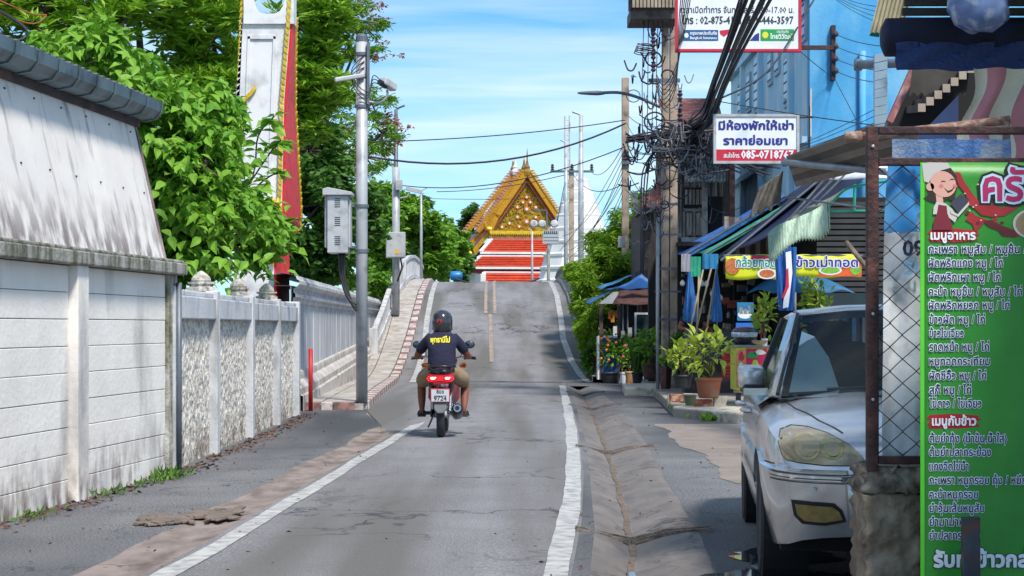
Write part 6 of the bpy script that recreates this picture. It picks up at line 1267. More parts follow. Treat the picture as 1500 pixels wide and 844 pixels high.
# ---- insurance signboard ----
def board(name, lab, x0, x1, y0, y1, s, mat, rim, th=.10):
    t = thing(name, lab, 'sign', tuple((P(x0, y1, s)+P(x1, y1, s))/2)); a = P(x0, y1, s); b = P(x1, y0, s)
    MB().box(a.x, b.x, a.y, a.y+th, a.z, b.z).build('panel', mat, t); w = .045
    for q in ((a.x-w, b.x+w, a.z-w, a.z), (a.x-w, b.x+w, b.z, b.z+w), (a.x-w, a.x, a.z, b.z), (b.x, b.x+w, a.z, b.z)): MB().box(q[0], q[1], a.y-.02, a.y+th+.01, q[2], q[3]).build('frame', rim, t)
    return t
sw = M('sign_white', S('e2e6ee'), S('d3d9e4'), 2, .5); sred = M('sign_red', S('c81e3c'), S('b41830'), 3, .5); sink = M('sign_ink', S('22262e'), S('2c3038')); sgreen = M('sign_green', S('1c9a4c'), S('188a42')); sblue = M('sign_blue', S('1c5a92'), S('184e80')); snavy = M('sign_navy', S('1e2c8c'), S('1a2678'))
B1 = board('insurance_signboard', 'large white insurance signboard with red rim, phone numbers and small logos at the top', 993, 1170, -90, 72, 85, sw, sred)
def tx_(t, par, s, txt, x, y, w, h, ink, off=0, lift=.006): return text(txt, ink, par, P(x, y, s), (1, 0, 0), (0, 0, 1), h/s, w/s, off=off, lift=lift, res=1)
def px_poly(par, s, pts, mat, nm='print', lift=.004): c = P(pts[0][0], pts[0][1], s); return flatpoly([((x-pts[0][0])/s, (pts[0][1]-y)/s) for x, y in pts], c, (1, 0, 0), (0, 0, 1), mat, par, nm, lift)
tx_(None, B1, 85, 'เวลาเปิดทำการ จันทร์-เสาร์ 8.00-17.00 น.', 997, 19, 166, 7, sink, .012); tx_(None, B1, 85, 'โทร : 02-875-4111, 061-446-3597', 999, 35, 163, 8.5, sink, .03)
tx_(None, B1, 85, 'รับทำประกันภัยรถยนต์ทุกชนิด', 1003, -4, 155, 9, sred, .03)
R4 = lambda x0, x1, y0, y1: [(x0, y1), (x1, y1), (x1, y0), (x0, y0)]
px_poly(B1, 85, R4(1001, 1052, 44, 60), sblue); tx_(None, B1, 85, 'กรุงเทพประกันภัย', 1011, 51, 39, 3.6, sw, .03, .008); tx_(None, B1, 85, 'Bangkok Insurance', 1011, 57.5, 39, 3.2, sw, .03, .008); px_poly(B1, 85, [(1005.5+3.2*math.cos(a), 52+3.8*math.sin(a)) for a in np.linspace(0, 2*PI, 12)[:-1]], sw, lift=.007)
px_poly(B1, 85, [(1054, 45), (1071, 43), (1066, 50), (1060, 54), (1055, 50)], sred); px_poly(B1, 85, [(1098, 60), (1112, 60), (1112, 48), (1106, 51)], snavy)
px_poly(B1, 85, R4(1114, 1163, 43, 60), sgreen); px_poly(B1, 85, [(1121+4.6*math.cos(a), 51.5+5*math.sin(a)) for a in np.linspace(0, 2*PI, 14)[:-1]], M('lime_yellow', S('d8d83c'), S('c8cc30')), lift=.007); tx_(None, B1, 85, 'ประกันภัย', 1138, 48.5, 17, 3, sw, .02, .008); tx_(None, B1, 85, 'ไทยวิวัฒน์', 1128, 57, 33, 5.2, sw, .04, .008)
MB().box(P(1170, 0, 85).x, P(1186, 0, 80).x+.1, P(0, 0, 85).y+.04, P(0, 0, 85).y+.1, P(0, 72, 85).z, P(0, 66, 85).z).build('bracket', rust, B1)
for px in (1010, 1150): MB().tube([P(px, -60, 84), P(px+20, -60, 72)], .025, 6).build('bracket', rust, B1)
B2 = board('rooms_for_rent_signboard', 'white and red signboard in blue Thai lettering below the big insurance board', 1049, 1167, 171, 236, 85, sw, cab_m, .08)
px_poly(B2, 85, R4(1049, 1167, 219, 236), sred); tx_(None, B2, 85, 'มีห้องพักให้เช่า', 1053, 190, 109, 9, snavy, .045); tx_(None, B2, 85, 'ราคาย่อมเยา', 1060, 212, 93, 9, snavy, .045); tx_(None, B2, 85, 'สนใจโทร.', 1060, 231, 24, 4.8, sw, .03, .008); tx_(None, B2, 85, '085-0718767', 1086, 232, 76, 9, sw, .05, .008)
MB().tube([P(1168, 172, 84), P(1190, 172, 75)], .02, 6).build('bracket', rust, B2); MB().tube([P(1168, 232, 84), P(1190, 232, 75)], .02, 6).build('bracket', rust, B2); MB().tube([P(1186, 155, 84), P(1186, 236, 84)], .012, 6).build('bracket', rust, B2)
# ---- blue building ----
bb_ = thing('blue_building', 'tall bright blue rendered building with lattice windows behind the signboards', 'building', (9, 42, 0))
bl_m = M('blue_render', S('4ba3d6'), S('3f95cb'), .7, .8, bump=.3, bscale=12, dirt=S('79b6d8'), damt=.42, dscale=1.3, dstretch=(1, 1, .4)); bl2 = M('pale_blue_render', S('a9d0e6'), S('96c2dc'), 1, .8, dirt=S('d2dde2'), damt=.42, dscale=2, dstretch=(1, 1, .3))
BX = 6.24; MB().box(BX, 14, 37.2, 50.5, 0, 12.5).build('wall', bl_m, bb_); MB().box(BX-.02, BX, 37.4, 50.4, 3, 12.2).build('facade_panel', bl2, bb_)
latt = M('lattice_dark', S('4a5560'), S('6b7782'), 5, .8); fr_m = M('window_frame_pale', S('a9bccb'), S('8fa5b5'), 4, .7)
for px0, px1, y0, y1 in ((1152, 1161, 80, 156), (1138, 1145, 70, 110), (1128, 1134, 75, 125), (1108, 1115, 80, 165), (1096, 1102, 108, 165), (1084, 1090, 120, 168), (1176, 1184, -20, 62)):
    s0 = (px0-750)/BX; s1 = (px1-750)/BX; sm = (s0+s1)/2; Dn, Df = F/s1, F/s0; z0 = EYE+(HOR-y1)/sm; z1 = EYE+(HOR-y0)/sm
    w_ = MB().box(BX-.07, BX-.02, Dn, Df, z0, z1).build('window', fr_m, bb_); w_['_o'] = list(bb_.location)
    MB().box(BX-.075, BX-.07, Dn+.08, Df-.08, z0+.08, z1-.08).build('pane', M('dark_glass', S('232c36'), S('2f3a46'), 3, .15), w_)
    n = int((z1-z0)/.22)
    for k in range(n): MB().box(BX-.085, BX-.075, Dn+.08, Df-.08, z0+.1+k*.22, z0+.13+k*.22).build('grille', latt, w_)
for px in (1163, 1118, 1092): D_ = F*BX/(px-750); MB().box(BX-.14, BX-.0, D_-.12, D_+.12, 0, 12.4).build('pilaster', bl2, bb_)
for z in (5.2, 8.3): MB().box(BX-.16, BX-.02, 37.25, 50.4, z, z+.14).build('string_course', bl2, bb_)
x = P(1263, 0, 70).x; MB().tube([(x, 37.1, 3), (x, 37.1, 7.1)], .07, 8).build('downpipe', bl_m, bb_, smooth=True)
MB().box(P(1217, 0, 70).x, P(1223, 0, 70).x, 37.05, 37.2, P(0, 118, 70).z, P(0, 38, 70).z).build('insulator_rack', rust, bb_)
for y in (50, 68, 86, 104): MB().lathe([(.04, -.06), (.07, 0), (.04, .06)], tuple(P(1224, y, 70.2)), 8).build('insulator', insul, bb_)
q = P(1187, 0, 70); MB().box(q.x, q.x+.03, 37.16, 37.2, P(0, 200, 70).z, P(0, 130, 70).z).build('crack_patch', M('flaked_paint', S('c5b9a8'), S('e0d8cc'), 8), bb_)
tag(MB().tube([P(1258, 95, 150), P(1330, 92, 160)], .045, 10).tube([P(1252, 95, 150), P(1262, 95, 150)], .06, 10).build('pipe', galv_d, smooth=True), 'grey pipe end sticking out left from under the rolled canopy', 'pipe')
# ---- wooden house ----
wh = thing('wooden_house', 'old two-storey timber house with rusty awnings behind the cable tangle', 'house', (4.8, 45, 0))
wd = M('weathered_timber', S('8f847b'), S('675d57'), 3, .9, bump=.6, bscale=20, dirt=S('b2a9a1'), damt=.42, dscale=6, dstretch=(4, 4, .3)); wd2 = M('dark_timber', S('5c4f49'), S('40362f'), 4, .9, bump=.5, dirt=S('5f544e'), damt=.42, dscale=6, dstretch=(4, 4, .3)); rtin = M('rusty_tin', S('8a4a44'), S('6d3a38'), 3, .8, dirt=S('b0857a'), damt=.42, dscale=5)
HX0, HX1, HY = P(985, 0, 60).x, P(1075, 0, 60).x, F/60
MB().box(HX0, HX1, HY+.05, HY+5, 0, 6.2).build('wall_core', wd2, wh)
n = 26
for k in range(n):
    x0 = lerp(HX0, HX1, k/n); MB().box(x0, lerp(HX0, HX1, (k+1)/n)-.006, HY+random.uniform(.0, .012), HY+.05, 3.5, 6.1).build('plank', (wd, wd2, wd)[k % 3], wh)
def hbox(x0, x1, y0, y1, dy0, dy1, m_, nm, par=None): a = P(x0, y1, 60); b = P(x1, y0, 60); return MB().box(a.x, b.x, HY+dy0, HY+dy1, a.z, b.z).build(nm, m_, par or wh)
for x0, x1, y0, y1 in ((1036, 1058, 288, 346), (1002, 1030, 275, 305)): hbox(x0, x1, y0, y1, -.03, .0, dark, 'opening')
for x0, x1, y0, y1 in ((1000, 1034, 306, 310), (1000, 1003, 308, 347), (1031, 1034, 308, 347), (1015, 1018, 310, 346)): hbox(x0, x1, y0, y1, -.07, -.0, M('grey_frame', S('8c8780'), S('6e6963'), 5), 'window_frame')
for x0, x1 in ((1004, 1014), (1019, 1030)): hbox(x0, x1, 312, 345, -.05, -.0, wd, 'shutter')
for x0, x1, m_ in ((1028, 1036, conc), (1060, 1064, wd2), (1068, 1076, rtin)): hbox(x0, x1, 235, 350, -.08, .0, m_, 'post')
for k in range(5): hbox(1003+k*5.5, 1007+k*5.5, 278, 300, -.06, -.03, wd, 'hanging_cloth')
for nm, x0, x1, y0, y1, dd, m_ in (('corrugated_awning', 1004, 1062, 235, 272, 1.1, None), ('corrugated_awning', 942, 972, 284, 308, 1.0, rtin)):
    a = P(x0, y0, 60); b = P(x1, y1, 60); rw = []
    for j in (0, 1): rw.append([(lerp(a.x, b.x, i/60)+(j*-.12), HY-.02-j*dd, lerp(a.z, b.z, j)+.025*math.sin(i*1.3)) for i in range(61)])
    MB().surf(rw).build(nm, m_ or M('old_zinc', S('9a9894'), S('5e5a58'), 4, .7, dirt=S('3c3a3a'), damt=.45, dscale=9), wh, fix=False, solid=.01)
a = P(978, 214, 60); b = P(1060, 196, 60); MB().prism([(a.x, HY-.7, a.z), (b.x, HY-.7, a.z+.1), (b.x+.2, HY+3, b.z+1.2), (a.x, HY+3, b.z+1.2)], (0, 0, .05)).build('roof', rtin, wh)
a = P(940, 330, 60); MB().box(a.x, HX0, HY, HY+4, 0, P(0, 305, 60).z).build('side_room', wd2, wh); 
for k in range(8): q = P(944+k*5, 328, 60); MB().beam(q, q+Vector((random.uniform(-.1, .15), -.02, .35)), .03, .02).build('batten', wd, wh)
MB().prism([(P(936, 0, 60).x, HY-.2, P(0, 312, 60).z), (P(975, 0, 60).x, HY-.2, P(0, 250, 60).z), (P(990, 0, 60).x, HY-.2, P(0, 250, 60).z), (P(990, 0, 60).x, HY-.2, P(0, 312, 60).z)], (0, 2, 0)).build('side_gable', M('maroon_board', S('5c3436'), S('402628'), 4), wh)
hbox(998, 1074, 348, 385, -.1, .0, M('grimy_white', S('b5b6b8'), S('8c8e92'), 3, .8, dirt=S('5c5e62'), damt=.42, dscale=5), 'lower_wall')
# ---- shop row shell: dark interior seen past the awnings ----
sh_ = thing('shophouse', 'open dark food shop under blue and green awnings at the right of the twin poles', 'shop', (5, 34, PZ))
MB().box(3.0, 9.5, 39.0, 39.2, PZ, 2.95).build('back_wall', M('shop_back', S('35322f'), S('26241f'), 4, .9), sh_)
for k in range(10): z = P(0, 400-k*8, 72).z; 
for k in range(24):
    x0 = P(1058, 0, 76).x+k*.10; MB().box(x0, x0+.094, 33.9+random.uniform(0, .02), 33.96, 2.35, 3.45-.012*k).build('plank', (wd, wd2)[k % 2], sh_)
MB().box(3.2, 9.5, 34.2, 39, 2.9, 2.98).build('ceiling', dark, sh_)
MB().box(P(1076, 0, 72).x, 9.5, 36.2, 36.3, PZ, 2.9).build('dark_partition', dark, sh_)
rr = random.Random(3)
clut = [M('clutter_%s' % c, S(c), None, 9, .6) for c in ('8a8f96', '5b6470', 'a34c3c', '3c6f9a', 'b9b5a8', '6a5a48')]
for k in range(70):
    px = rr.uniform(1000, 1120); py = rr.uniform(398, 500); p = P(px, py, rr.uniform(71, 76)); w, h, d_ = rr.uniform(.04, .18), rr.uniform(.05, .22), .1
    if k % 3: MB().obox(p, (w, d_, h), (0, rr.uniform(-.2, .2), 0)).build('stock_item', clut[k % 6], sh_)
    else: MB().lathe([(w*.3, -h/2), (w*.35, h*.2), (w*.15, h*.35), (w*.15, h/2)], tuple(p), 8).build('stock_item', clut[k % 6], sh_)
for k in range(7):
    p = P(1000+k*9+rr.uniform(-2, 2), rr.uniform(408, 440), 79); MB().lathe([(0, -.05), (.045, -.03), (.05, .02), (.02, .06), (.0, .07)], tuple(p), 10).build('hanging_bulb', M('bulb_white', S('d8dce4'), S('c4c8d0')), sh_, smooth=True)
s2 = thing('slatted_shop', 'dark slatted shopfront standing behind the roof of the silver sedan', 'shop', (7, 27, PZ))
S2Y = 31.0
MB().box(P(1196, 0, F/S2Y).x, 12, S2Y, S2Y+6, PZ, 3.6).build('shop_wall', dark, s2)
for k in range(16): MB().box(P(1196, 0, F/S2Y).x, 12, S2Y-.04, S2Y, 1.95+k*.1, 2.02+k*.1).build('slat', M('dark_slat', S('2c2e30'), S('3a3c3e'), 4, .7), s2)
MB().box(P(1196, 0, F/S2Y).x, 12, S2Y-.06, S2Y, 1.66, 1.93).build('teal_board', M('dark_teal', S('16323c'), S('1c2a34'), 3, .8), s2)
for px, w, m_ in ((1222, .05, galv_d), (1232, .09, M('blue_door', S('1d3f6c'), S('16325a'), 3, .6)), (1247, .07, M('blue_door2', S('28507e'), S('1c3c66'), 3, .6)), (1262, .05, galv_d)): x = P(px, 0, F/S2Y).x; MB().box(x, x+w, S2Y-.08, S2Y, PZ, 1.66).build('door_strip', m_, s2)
# ---- tarps and awnings ----
tb_m = M('blue_tarp', S('1c5aa8'), S('17488c'), 3, .6, bump=.3, dirt=S('3c78b8'), damt=.4, dscale=6); tg_m = M('green_tarp', S('1f9c7c'), S('198468'), 3, .6, bump=.3, dirt=S('4ab89c'), damt=.4, dscale=6); tn_m = M('navy_tarp2', S('18284c'), S('111c38'), 3, .7, bump=.3)
tgy = M('pale_canvas', S('8d9286'), S('6f7468'), 3, .9, bump=.5, dirt=S('5a5c50'), damt=.42, dscale=8, dstretch=(3, 3, .4))
def sheet(pts, n, mat, name, par, solid=.01, wave=.015):
    """bilinear sheet from 4 corners a b c d"""
    a, b, c, d = [Vector(q) for q in pts]; rw = []
    for j in range(n+1):
        v = j/n; rw.append([tuple(a.lerp(b, u).lerp(d.lerp(c, u), v)+Vector((0, 0, wave*math.sin(u*9+v*7)-wave*2*math.sin(PI*u)*math.sin(PI*v)))) for u in np.linspace(0, 1, n+1)])
    return MB().surf(rw).build(name, mat, par, smooth=True, fix=False, solid=solid)
def edged(lab, name, a, b, s0, s1, mat, cat='awning'):
    t = thing(name, lab, cat, tuple(P(a[0], a[1], s0)))
    sheet([P(a[0], a[1], s0), P(b[0], b[1], s0), P(b[0], b[1]-4, s0)+Vector((.6, 4.5, .3)), P(a[0], a[1]-4, s0)+Vector((.2, 4.5, .15))], 10, mat, 'sheet', t)
    MB().tube([P(a[0], a[1]+2, s0), P(b[0], b[1]+2, s0)], .022, 8).build('edge_pole', galv_d, t); return t
t = edged('blue tarpaulin awning sloping down towards the twin poles', 'tarp_awning', (999, 374), (1150, 285), 80, 75, tb_m)
sheet([P(999, 374, 80), P(1150, 285, 80), P(1150, 293, 80), P(999, 384, 80)], 8, tb_m, 'hem', t)
t = edged('green tarpaulin awning stepped below the blue one', 'tarp_awning', (1030, 372), (1145, 305), 84, 78, tg_m)
sheet([P(1030, 371, 84), P(1145, 303, 84), P(1145, 308, 84), P(1030, 380, 84)], 8, tg_m, 'hem', t)
t = edged('navy tarpaulin awning below the green one reaching right under the roof', 'tarp_awning', (1056, 380), (1200, 262), 88, 80, tn_m)
sheet([P(1056, 374, 87), P(1215, 250, 87), P(1290, 248, 90), P(1120, 350, 90)], 10, tn_m, 'under_sheet', t)
for i, (x0, x1, y0, y1, m_, lab) in enumerate(((1012, 1027, 376, 405, tg_m, 'small green cloth hanging under the awnings'), (1029, 1052, 372, 394, M('sky_cloth', S('2c84b4'), S('2470a0'), 4, .8, bump=.4), 'light blue cloth hanging under the awnings'), (998, 1012, 372, 398, M('grey_rag', S('9a9aa4'), S('7c7c88'), 4, .9, bump=.5), 'greyish rag hanging beside the twin poles'))):
    tag(drape(L_(x0, x1, 10), L_(y0, y1, 6), 86+i, .03, i, m_, 'hanging_cloth', None, 6), lab, 'cloth')
# scalloped retractable canopy
sc3 = thing('scalloped_canopy', 'pale green scalloped canopy with green tube frame over the food banners', 'canopy', tuple(P(1200, 350, 103)))
top = smoothpts([P(1125, 348, 103), P(1140, 336, 103), P(1165, 326, 103), P(1192, 314, 103), P(1214, 300, 103)], 6); n = len(top)
rw = []
for j in range(6):
    v = j/5; rw.append([tuple(p+Vector((.004*math.sin(i*2.4), -.10*math.sin(v*PI/2)+.014*math.sin(i*2.1), .06-(.40+.06*math.sin(PI*i/n)+.02*math.sin(i*2.1+1))*v)) ) for i, p in enumerate([Vector(lerp(0, 0, 0) if False else q) for q in [top[int(k/3)].lerp(top[min(int(k/3)+1, n-1)], (k % 3)/3) for k in range((n-1)*3+1)]])])
MB().surf(rw).build('valance', M('pale_green_canvas', S('bcd2c0'), S('a0bba8'), 4, .85, bump=.3, dirt=S('7c9886'), damt=.4, dscale=9, dstretch=(6, 6, .4)), sc3, smooth=True, fix=False, solid=.006)
MB().surf([[tuple(p), tuple(p+Vector((.5, 1.4, .35)))] for p in top]).build('top_canvas', tgy, sc3, smooth=True, fix=False)
arc = smoothpts([P(1212, 306, 103), P(1225, 290, 103), P(1245, 275, 104), P(1290, 267, 106), P(1340, 262, 108)], 6)
gtube = M('green_tube', S('2fae92'), S('249478'), 4, .5)
MB().tube(arc, .018, 8).build('frame_tube', gtube, sc3, smooth=True); MB().tube([P(1214, 310, 103), P(1340, 308, 106)], .018, 8).build('frame_tube', gtube, sc3); MB().tube([P(1252, 274, 104), P(1251, 309, 104)], .022, 8).build('frame_tube', gtube, sc3)
MB().tube([P(1214, 300, 103), P(1213, 332, 103)], .014, 8).build('frame_tube', gtube, sc3)
# steel pipe, grey cloth, rods, brown roof
tag(MB().tube([P(1148, 238, 108), P(1300, 252, 128)], .042, 12).build('steel_pipe', M('pale_pipe', S('8e949c'), S('70767e'), 4, .45, metal=.4), smooth=True).build if False else MB().tube([P(1148, 238, 108), P(1300, 252, 128)], .042, 12).build('steel_pipe', M('pale_pipe', S('8e949c'), S('70767e'), 4, .45, metal=.4), smooth=True), 'long grey steel pipe with a blue plugged end carrying the awnings', 'pipe')
tag(MB().lathe([(.03, -.03), (.055, -.03), (.055, .02), (.03, .03)], tuple(P(1150, 238, 108)), 14, 'x').build('pipe_plug', M('plug_blue', S('2c4c78'), S('22406a')), smooth=True), 'blue round plug on the left end of the grey steel pipe', 'plug')
tag(MB().tube([P(1150, 289, 106), P(1300, 309, 118)], .014, 8).build('rod', galv_d), 'thin dark rod crossing below the grey steel pipe', 'rod')
for i, (a, b) in enumerate((((1152, 326), (1212, 258)), ((1172, 312), (1232, 250)), ((1195, 300), (1245, 248)))): tag(MB().tube([P(a[0], a[1], 100), P(b[0], b[1], 108)], .014, 8).build('stay_rod', galv), ['leftmost slanting steel stay under the brown roof', 'middle slanting steel stay under the brown roof', 'rightmost slanting steel stay under the brown roof'][i], 'rod')
gc = MB(); rw = []
for j in range(14):
    v = j/13; rw.append([tuple(P(lerp(lerp(1112, 1098, v), lerp(1148, 1142, v), u), lerp(250+(1-u)*26, lerp(318, 300, u)+4*math.sin(u*20), v), 106)+Vector((0, .05*math.sin(u*14+v*3), 0))) for u in np.linspace(0, 1, 22)])
tag(MB().surf(rw).build('grey_cloth', M('dusty_cloth', S('7c7872'), S('5b5751'), 6, .95, bump=.8, dirt=S('474440'), damt=.42, dscale=9, dstretch=(3, 3, .4)), smooth=True, fix=False, solid=.006), 'dusty grey cloth draped over the left end of the steel pipe', 'cloth')
brf = thing('brown_roof', 'low brown metal roof strips sloping up to the right behind the rusty pipe', 'roof', tuple(P(1250, 230, 115)))
for k in range(5):
    v0, v1 = k/5, (k+1)/5-.02
    a0, a1 = Vector(P(1152, 232, 106)).lerp(P(1166, 275, 103), v0), Vector(P(1152, 232, 106)).lerp(P(1166, 275, 103), v1); b0, b1 = Vector(P(1412, 138, 165)).lerp(P(1412, 215, 150), v0), Vector(P(1412, 138, 165)).lerp(P(1412, 215, 150), v1)
    MB().prism([a0, b0, b1, a1], (0, .03, .03+.012*(k % 2))).build('roof_strip', (M('brown_strip', S('7a7069'), S('665c56'), 2, .7), M('dark_strip', S('4f4642'), S('3e3734'), 2, .7))[k % 2], brf)
# ---- banners and flag ----
yb = M('banner_yellow', S('d8dc1e'), S('c4cc18'), 3, .55, bump=.15); foodm = M('food_print', S('c87a3c'), S('9c4a24'), 30, .6); food2 = M('food_green', S('4c9a34'), S('88b83c'), 30, .6)
def banner(name, lab, x0, x1, y0, y1, s, mat):
    t = thing(name, lab, 'banner', tuple(P(x0, y1, s))); MB().surf([[tuple(P(x, y+1.5*math.sin(x*.1), s)+Vector((0, .008*math.sin(x*.16), 0))) for x in L_(x0, x1, 18)] for y in L_(y0, y1, 6)]).build('banner_sheet', mat, t, smooth=True, fix=False, solid=.003)
    MB().tube([P(x0-3, y0, s), P(x1+3, y0, s)], .008, 5).build('cord', cable_g, t); return t
b3 = banner('fried_banana_banner', 'yellow food banner in green Thai letters, left of the blue drinks flag', 1063, 1137, 374, 409, 89, yb)
el = lambda cx, cy, rx, ry, n=16: [(cx+rx*math.cos(a), cy+ry*math.sin(a)) for a in np.linspace(0, 2*PI, n+1)[:-1]]
px_poly(b3, 89, el(1073, 390, 11, 12), foodm, lift=.02); px_poly(b3, 89, el(1123, 401, 14, 8), sw, lift=.02); px_poly(b3, 89, el(1123, 401, 11, 6), foodm, lift=.022); px_poly(b3, 89, R4(1100, 1136, 375, 383), sred, lift=.02)
tx_(None, b3, 89, 'กล้วยทอด', 1078, 391, 58, 10, sw, .10, .026); tx_(None, b3, 89, 'กล้วยทอด', 1078, 391, 58, 10, M('letter_green', S('128a78'), S('107a6a')), .03, .028)
b4 = banner('fried_rice_flake_banner', 'yellow food banner in purple Thai letters, right of the blue drinks flag', 1166, 1261, 374, 406, 89, yb)
px_poly(b4, 89, [(1195, 405), (1205, 398), (1225, 402), (1240, 388), (1262, 384), (1262, 405)], M('banner_orange', S('d8641c'), S('c83c20'), 9), lift=.018); px_poly(b4, 89, el(1216, 396, 17, 7), sw, lift=.02); px_poly(b4, 89, el(1216, 396, 14, 5), food2, lift=.022); px_poly(b4, 89, el(1253, 395, 8, 8), food2, lift=.022)
tx_(None, b4, 89, 'ข้าวเม่าทอด', 1166, 391, 90, 10, sw, .10, .026); tx_(None, b4, 89, 'ข้าวเม่าทอด', 1166, 391, 90, 10, M('letter_purple', S('3c3494'), S('302a7c')), .03, .028)
fg = thing('drinks_flag', 'blue and white drinks flag with a red flash hanging between the yellow banners', 'flag', tuple(P(1150, 455, 94)))
fb = M('flag_blue', S('1f62b4'), S('194e98'), 4, .6, bump=.3); drape(L_(1136, 1167, 22), L_(362, 455, 16), 94, .03, 8, fb, 'flag_cloth', fg, 6, taper=lambda a, b: (b-.5)*-10*a**2)
for nm, pts, m_ in (('print', [(1150, 370), (1158, 368), (1160, 400), (1154, 450), (1146, 452), (1147, 440), (1152, 415)], sw), ('print', [(1151, 395), (1154, 393), (1155, 420), (1148, 436), (1144, 437), (1150, 420)], sred)): px_poly(fg, 94, pts, m_, lift=.055 if m_ is sw else .06)
ub = thing('blue_parasol', 'teal blue parasol spread low behind the yellow banners', 'parasol', tuple(P(1165, 560, 84)))
MB().surf([[tuple(P(1165+(x-1165)*(.25+.75*v), 402+26*v**1.5+2.5*math.cos((x-1165)*.16)*v, 84)+Vector((0, -.6*v, 0))) for x in L_(1088, 1243, 30)] for v in L_(0, 1, 6)]).build('canopy', M('teal_canvas', S('2a6f9a'), S('225c84'), 3, .7, bump=.2), ub, smooth=True, fix=False, solid=.006)
MB().tube([P(1165, 405, 83), P(1165, 565, 83)], .02, 8).build('pole', galv, ub)
def folded(px, y0, y1, yb_, s, lab, w=9):
    c = P(px, y1, s); t = thing('folded_parasol', lab, 'parasol', (c.x, c.y, P(px, yb_, s).z), 'folded blue parasols'); h = (y1-y0)/s; rw = []
    for z, r in ((0, w*.7), (.04, w), (.3, w*.85), (.6, w*.55), (.9, w*.28), (1.0, w*.1)): rw.append([(c.x+r/s*math.cos(a)*(1+.22*math.cos(8*a)), c.y+r/s*math.sin(a)*(1+.22*math.cos(8*a)), c.z+z*h) for a in L_(0, 2*PI, 33)[:-1]])
    MB().surf(rw, closed=True).build('folded_canopy', M('parasol_blue', S('1b58a0'), S('154684'), 5, .7, bump=.3, dirt=S('2f78bc'), damt=.45, dscale=12, dstretch=(4, 4, .2)), t, smooth=True); MB().tube([P(px, y0-6, s), P(px, yb_, s)], .013, 8).build('pole', galv_d, t); MB().lathe([(w/s*.75, 0), (w/s*.8, .03), (w/s*.75, .05)], (c.x, c.y, c.z+.16*h), 14).build('tie', tn_m, t)
folded(1011, 390, 472, 530, 84, 'folded blue parasol nearest the twin poles'); folded(1050, 398, 472, 530, 86, 'folded blue parasol left of the picture board', 7)
for i, (x0, y0, x1, y1) in enumerate(((1030, 395, 1003, 520), (1044, 385, 1012, 515), (1052, 380, 1030, 515), (1024, 400, 1020, 500), (1240, 355, 1272, 395))): tag(MB().tube([P(x0, y0, 85 if i < 4 else 112), P(x1, y1, 85 if i < 4 else 114)], .016 if i < 4 else .035, 7).build('bamboo_pole', M('bamboo', S('a59a84'), S('7f745e'), 6, .7) if i < 4 else barkp, smooth=True), ['second from left of the bamboo poles leaning behind the croton pots', 'third from left of the bamboo poles leaning behind the croton pots', 'rightmost bamboo pole leaning behind the croton pots', 'leftmost, most upright bamboo pole leaning behind the croton pots', 'thick brown wooden stick leaning beside the fence above the car roof'][i], 'pole', 'leaning bamboo poles' if i < 4 else None)
# counter under dark sheet, crates, cart, brazier
tag(sheet([P(1003, 485, 82), P(1076, 484, 82), P(1080, 532, 82), P(1000, 534, 82)], 14, M('dark_green_sheet', S('3b4a50'), S('2a363c'), 3, .6, bump=.5), 'counter_cover', None, .01, .02), 'dark grey-green sheet covering the counter behind the croton pots', 'cover')
tag(MB().box(P(1004, 0, 81).x, P(1075, 0, 81).x, F/81+.05, F/81+.6, PZ, P(0, 486, 81).z).build('counter', dkwood), 'dark counter hidden under the grey-green sheet', 'counter')
for i, (y0, y1) in enumerate(((515, 532), (533, 552))):
    t = thing('red_crate', ['upper red plastic crate beside the colourful cart', 'lower red plastic crate beside the colourful cart'][i], 'crate', tuple(P(1070, y1, 84)), 'red plastic crates'); a = P(1060, y1, 84); b = P(1080, y0, 84)
    MB().box(a.x, b.x, a.y, a.y+.3, a.z, b.z).build('crate_body', M('crate_red', S('c01c24'), S('a0161e'), 4, .5), t, bevel=.01)
    for k in range(3): MB().box(a.x+.03, b.x-.03, a.y-.008, a.y, a.z+.03+k*.055, a.z+.055+k*.055).build('rib', M('crate_dark', S('7c1016'), S('6a0e14')), t)
crt = thing('food_cart', 'square food cart with colourful painted panels beside the silver sedan', 'cart', tuple(P(1100, 580, 95)))
a = P(1078, 572, 95); b = P(1126, 509, 95); x0, x1, y0, y1, z0, z1 = a.x, b.x+.05, a.y, a.y+.7, a.z, b.z
MB().box(x0, x1, y0, y1, z0, z1).build('cart_body', M('cart_yellow', S('c8cc28'), S('b4b820'), 4, .5), crt, bevel=.01)
MB().box(x0-.02, x1+.02, y0-.02, y1+.02, z1, z1+.03).build('cart_top', M('cart_grey', S('8a9094'), S('6c7276')), crt)
px_poly(crt, 95, R4(1079, 1092, 513, 568), M('cart_orange', S('d0a080'), S('c06040'), 15), lift=.012); px_poly(crt, 95, R4(1093, 1124, 511, 568), M('cart_pink', S('c81c54'), S('b0144a'), 5), lift=.012)
for cx, cy, rx, ry, m_ in ((1086, 522, 4, 7, 'c83040'), (1085, 540, 5, 9, 'd8d8d0'), (1087, 556, 4, 6, '50b0a0'), (1102, 520, 8, 5, '2c9a4c'), (1113, 516, 8, 4, 'e0e0dc'), (1106, 535, 6, 8, 'b8cc30'), (1117, 545, 7, 9, '38a048'), (1100, 552, 5, 5, 'e8e4da'), (1112, 560, 6, 4, 'd8a828')): px_poly(crt, 95, [(cx+rx*math.cos(a)*(1+.25*math.sin(3*a)), cy+ry*math.sin(a)) for a in np.linspace(0, 2*PI, 15)[:-1]], M('cart_'+m_, S(m_), None, 5), 'painted_motif', .016)
for dx in (.05, x1-x0-.1): MB().lathe([(0, -.03), (.09, -.03), (.09, .03), (0, .03)], (x0+dx, y0+.1, PZ+.09), 14, 'x').build('cart_wheel', rub, crt)
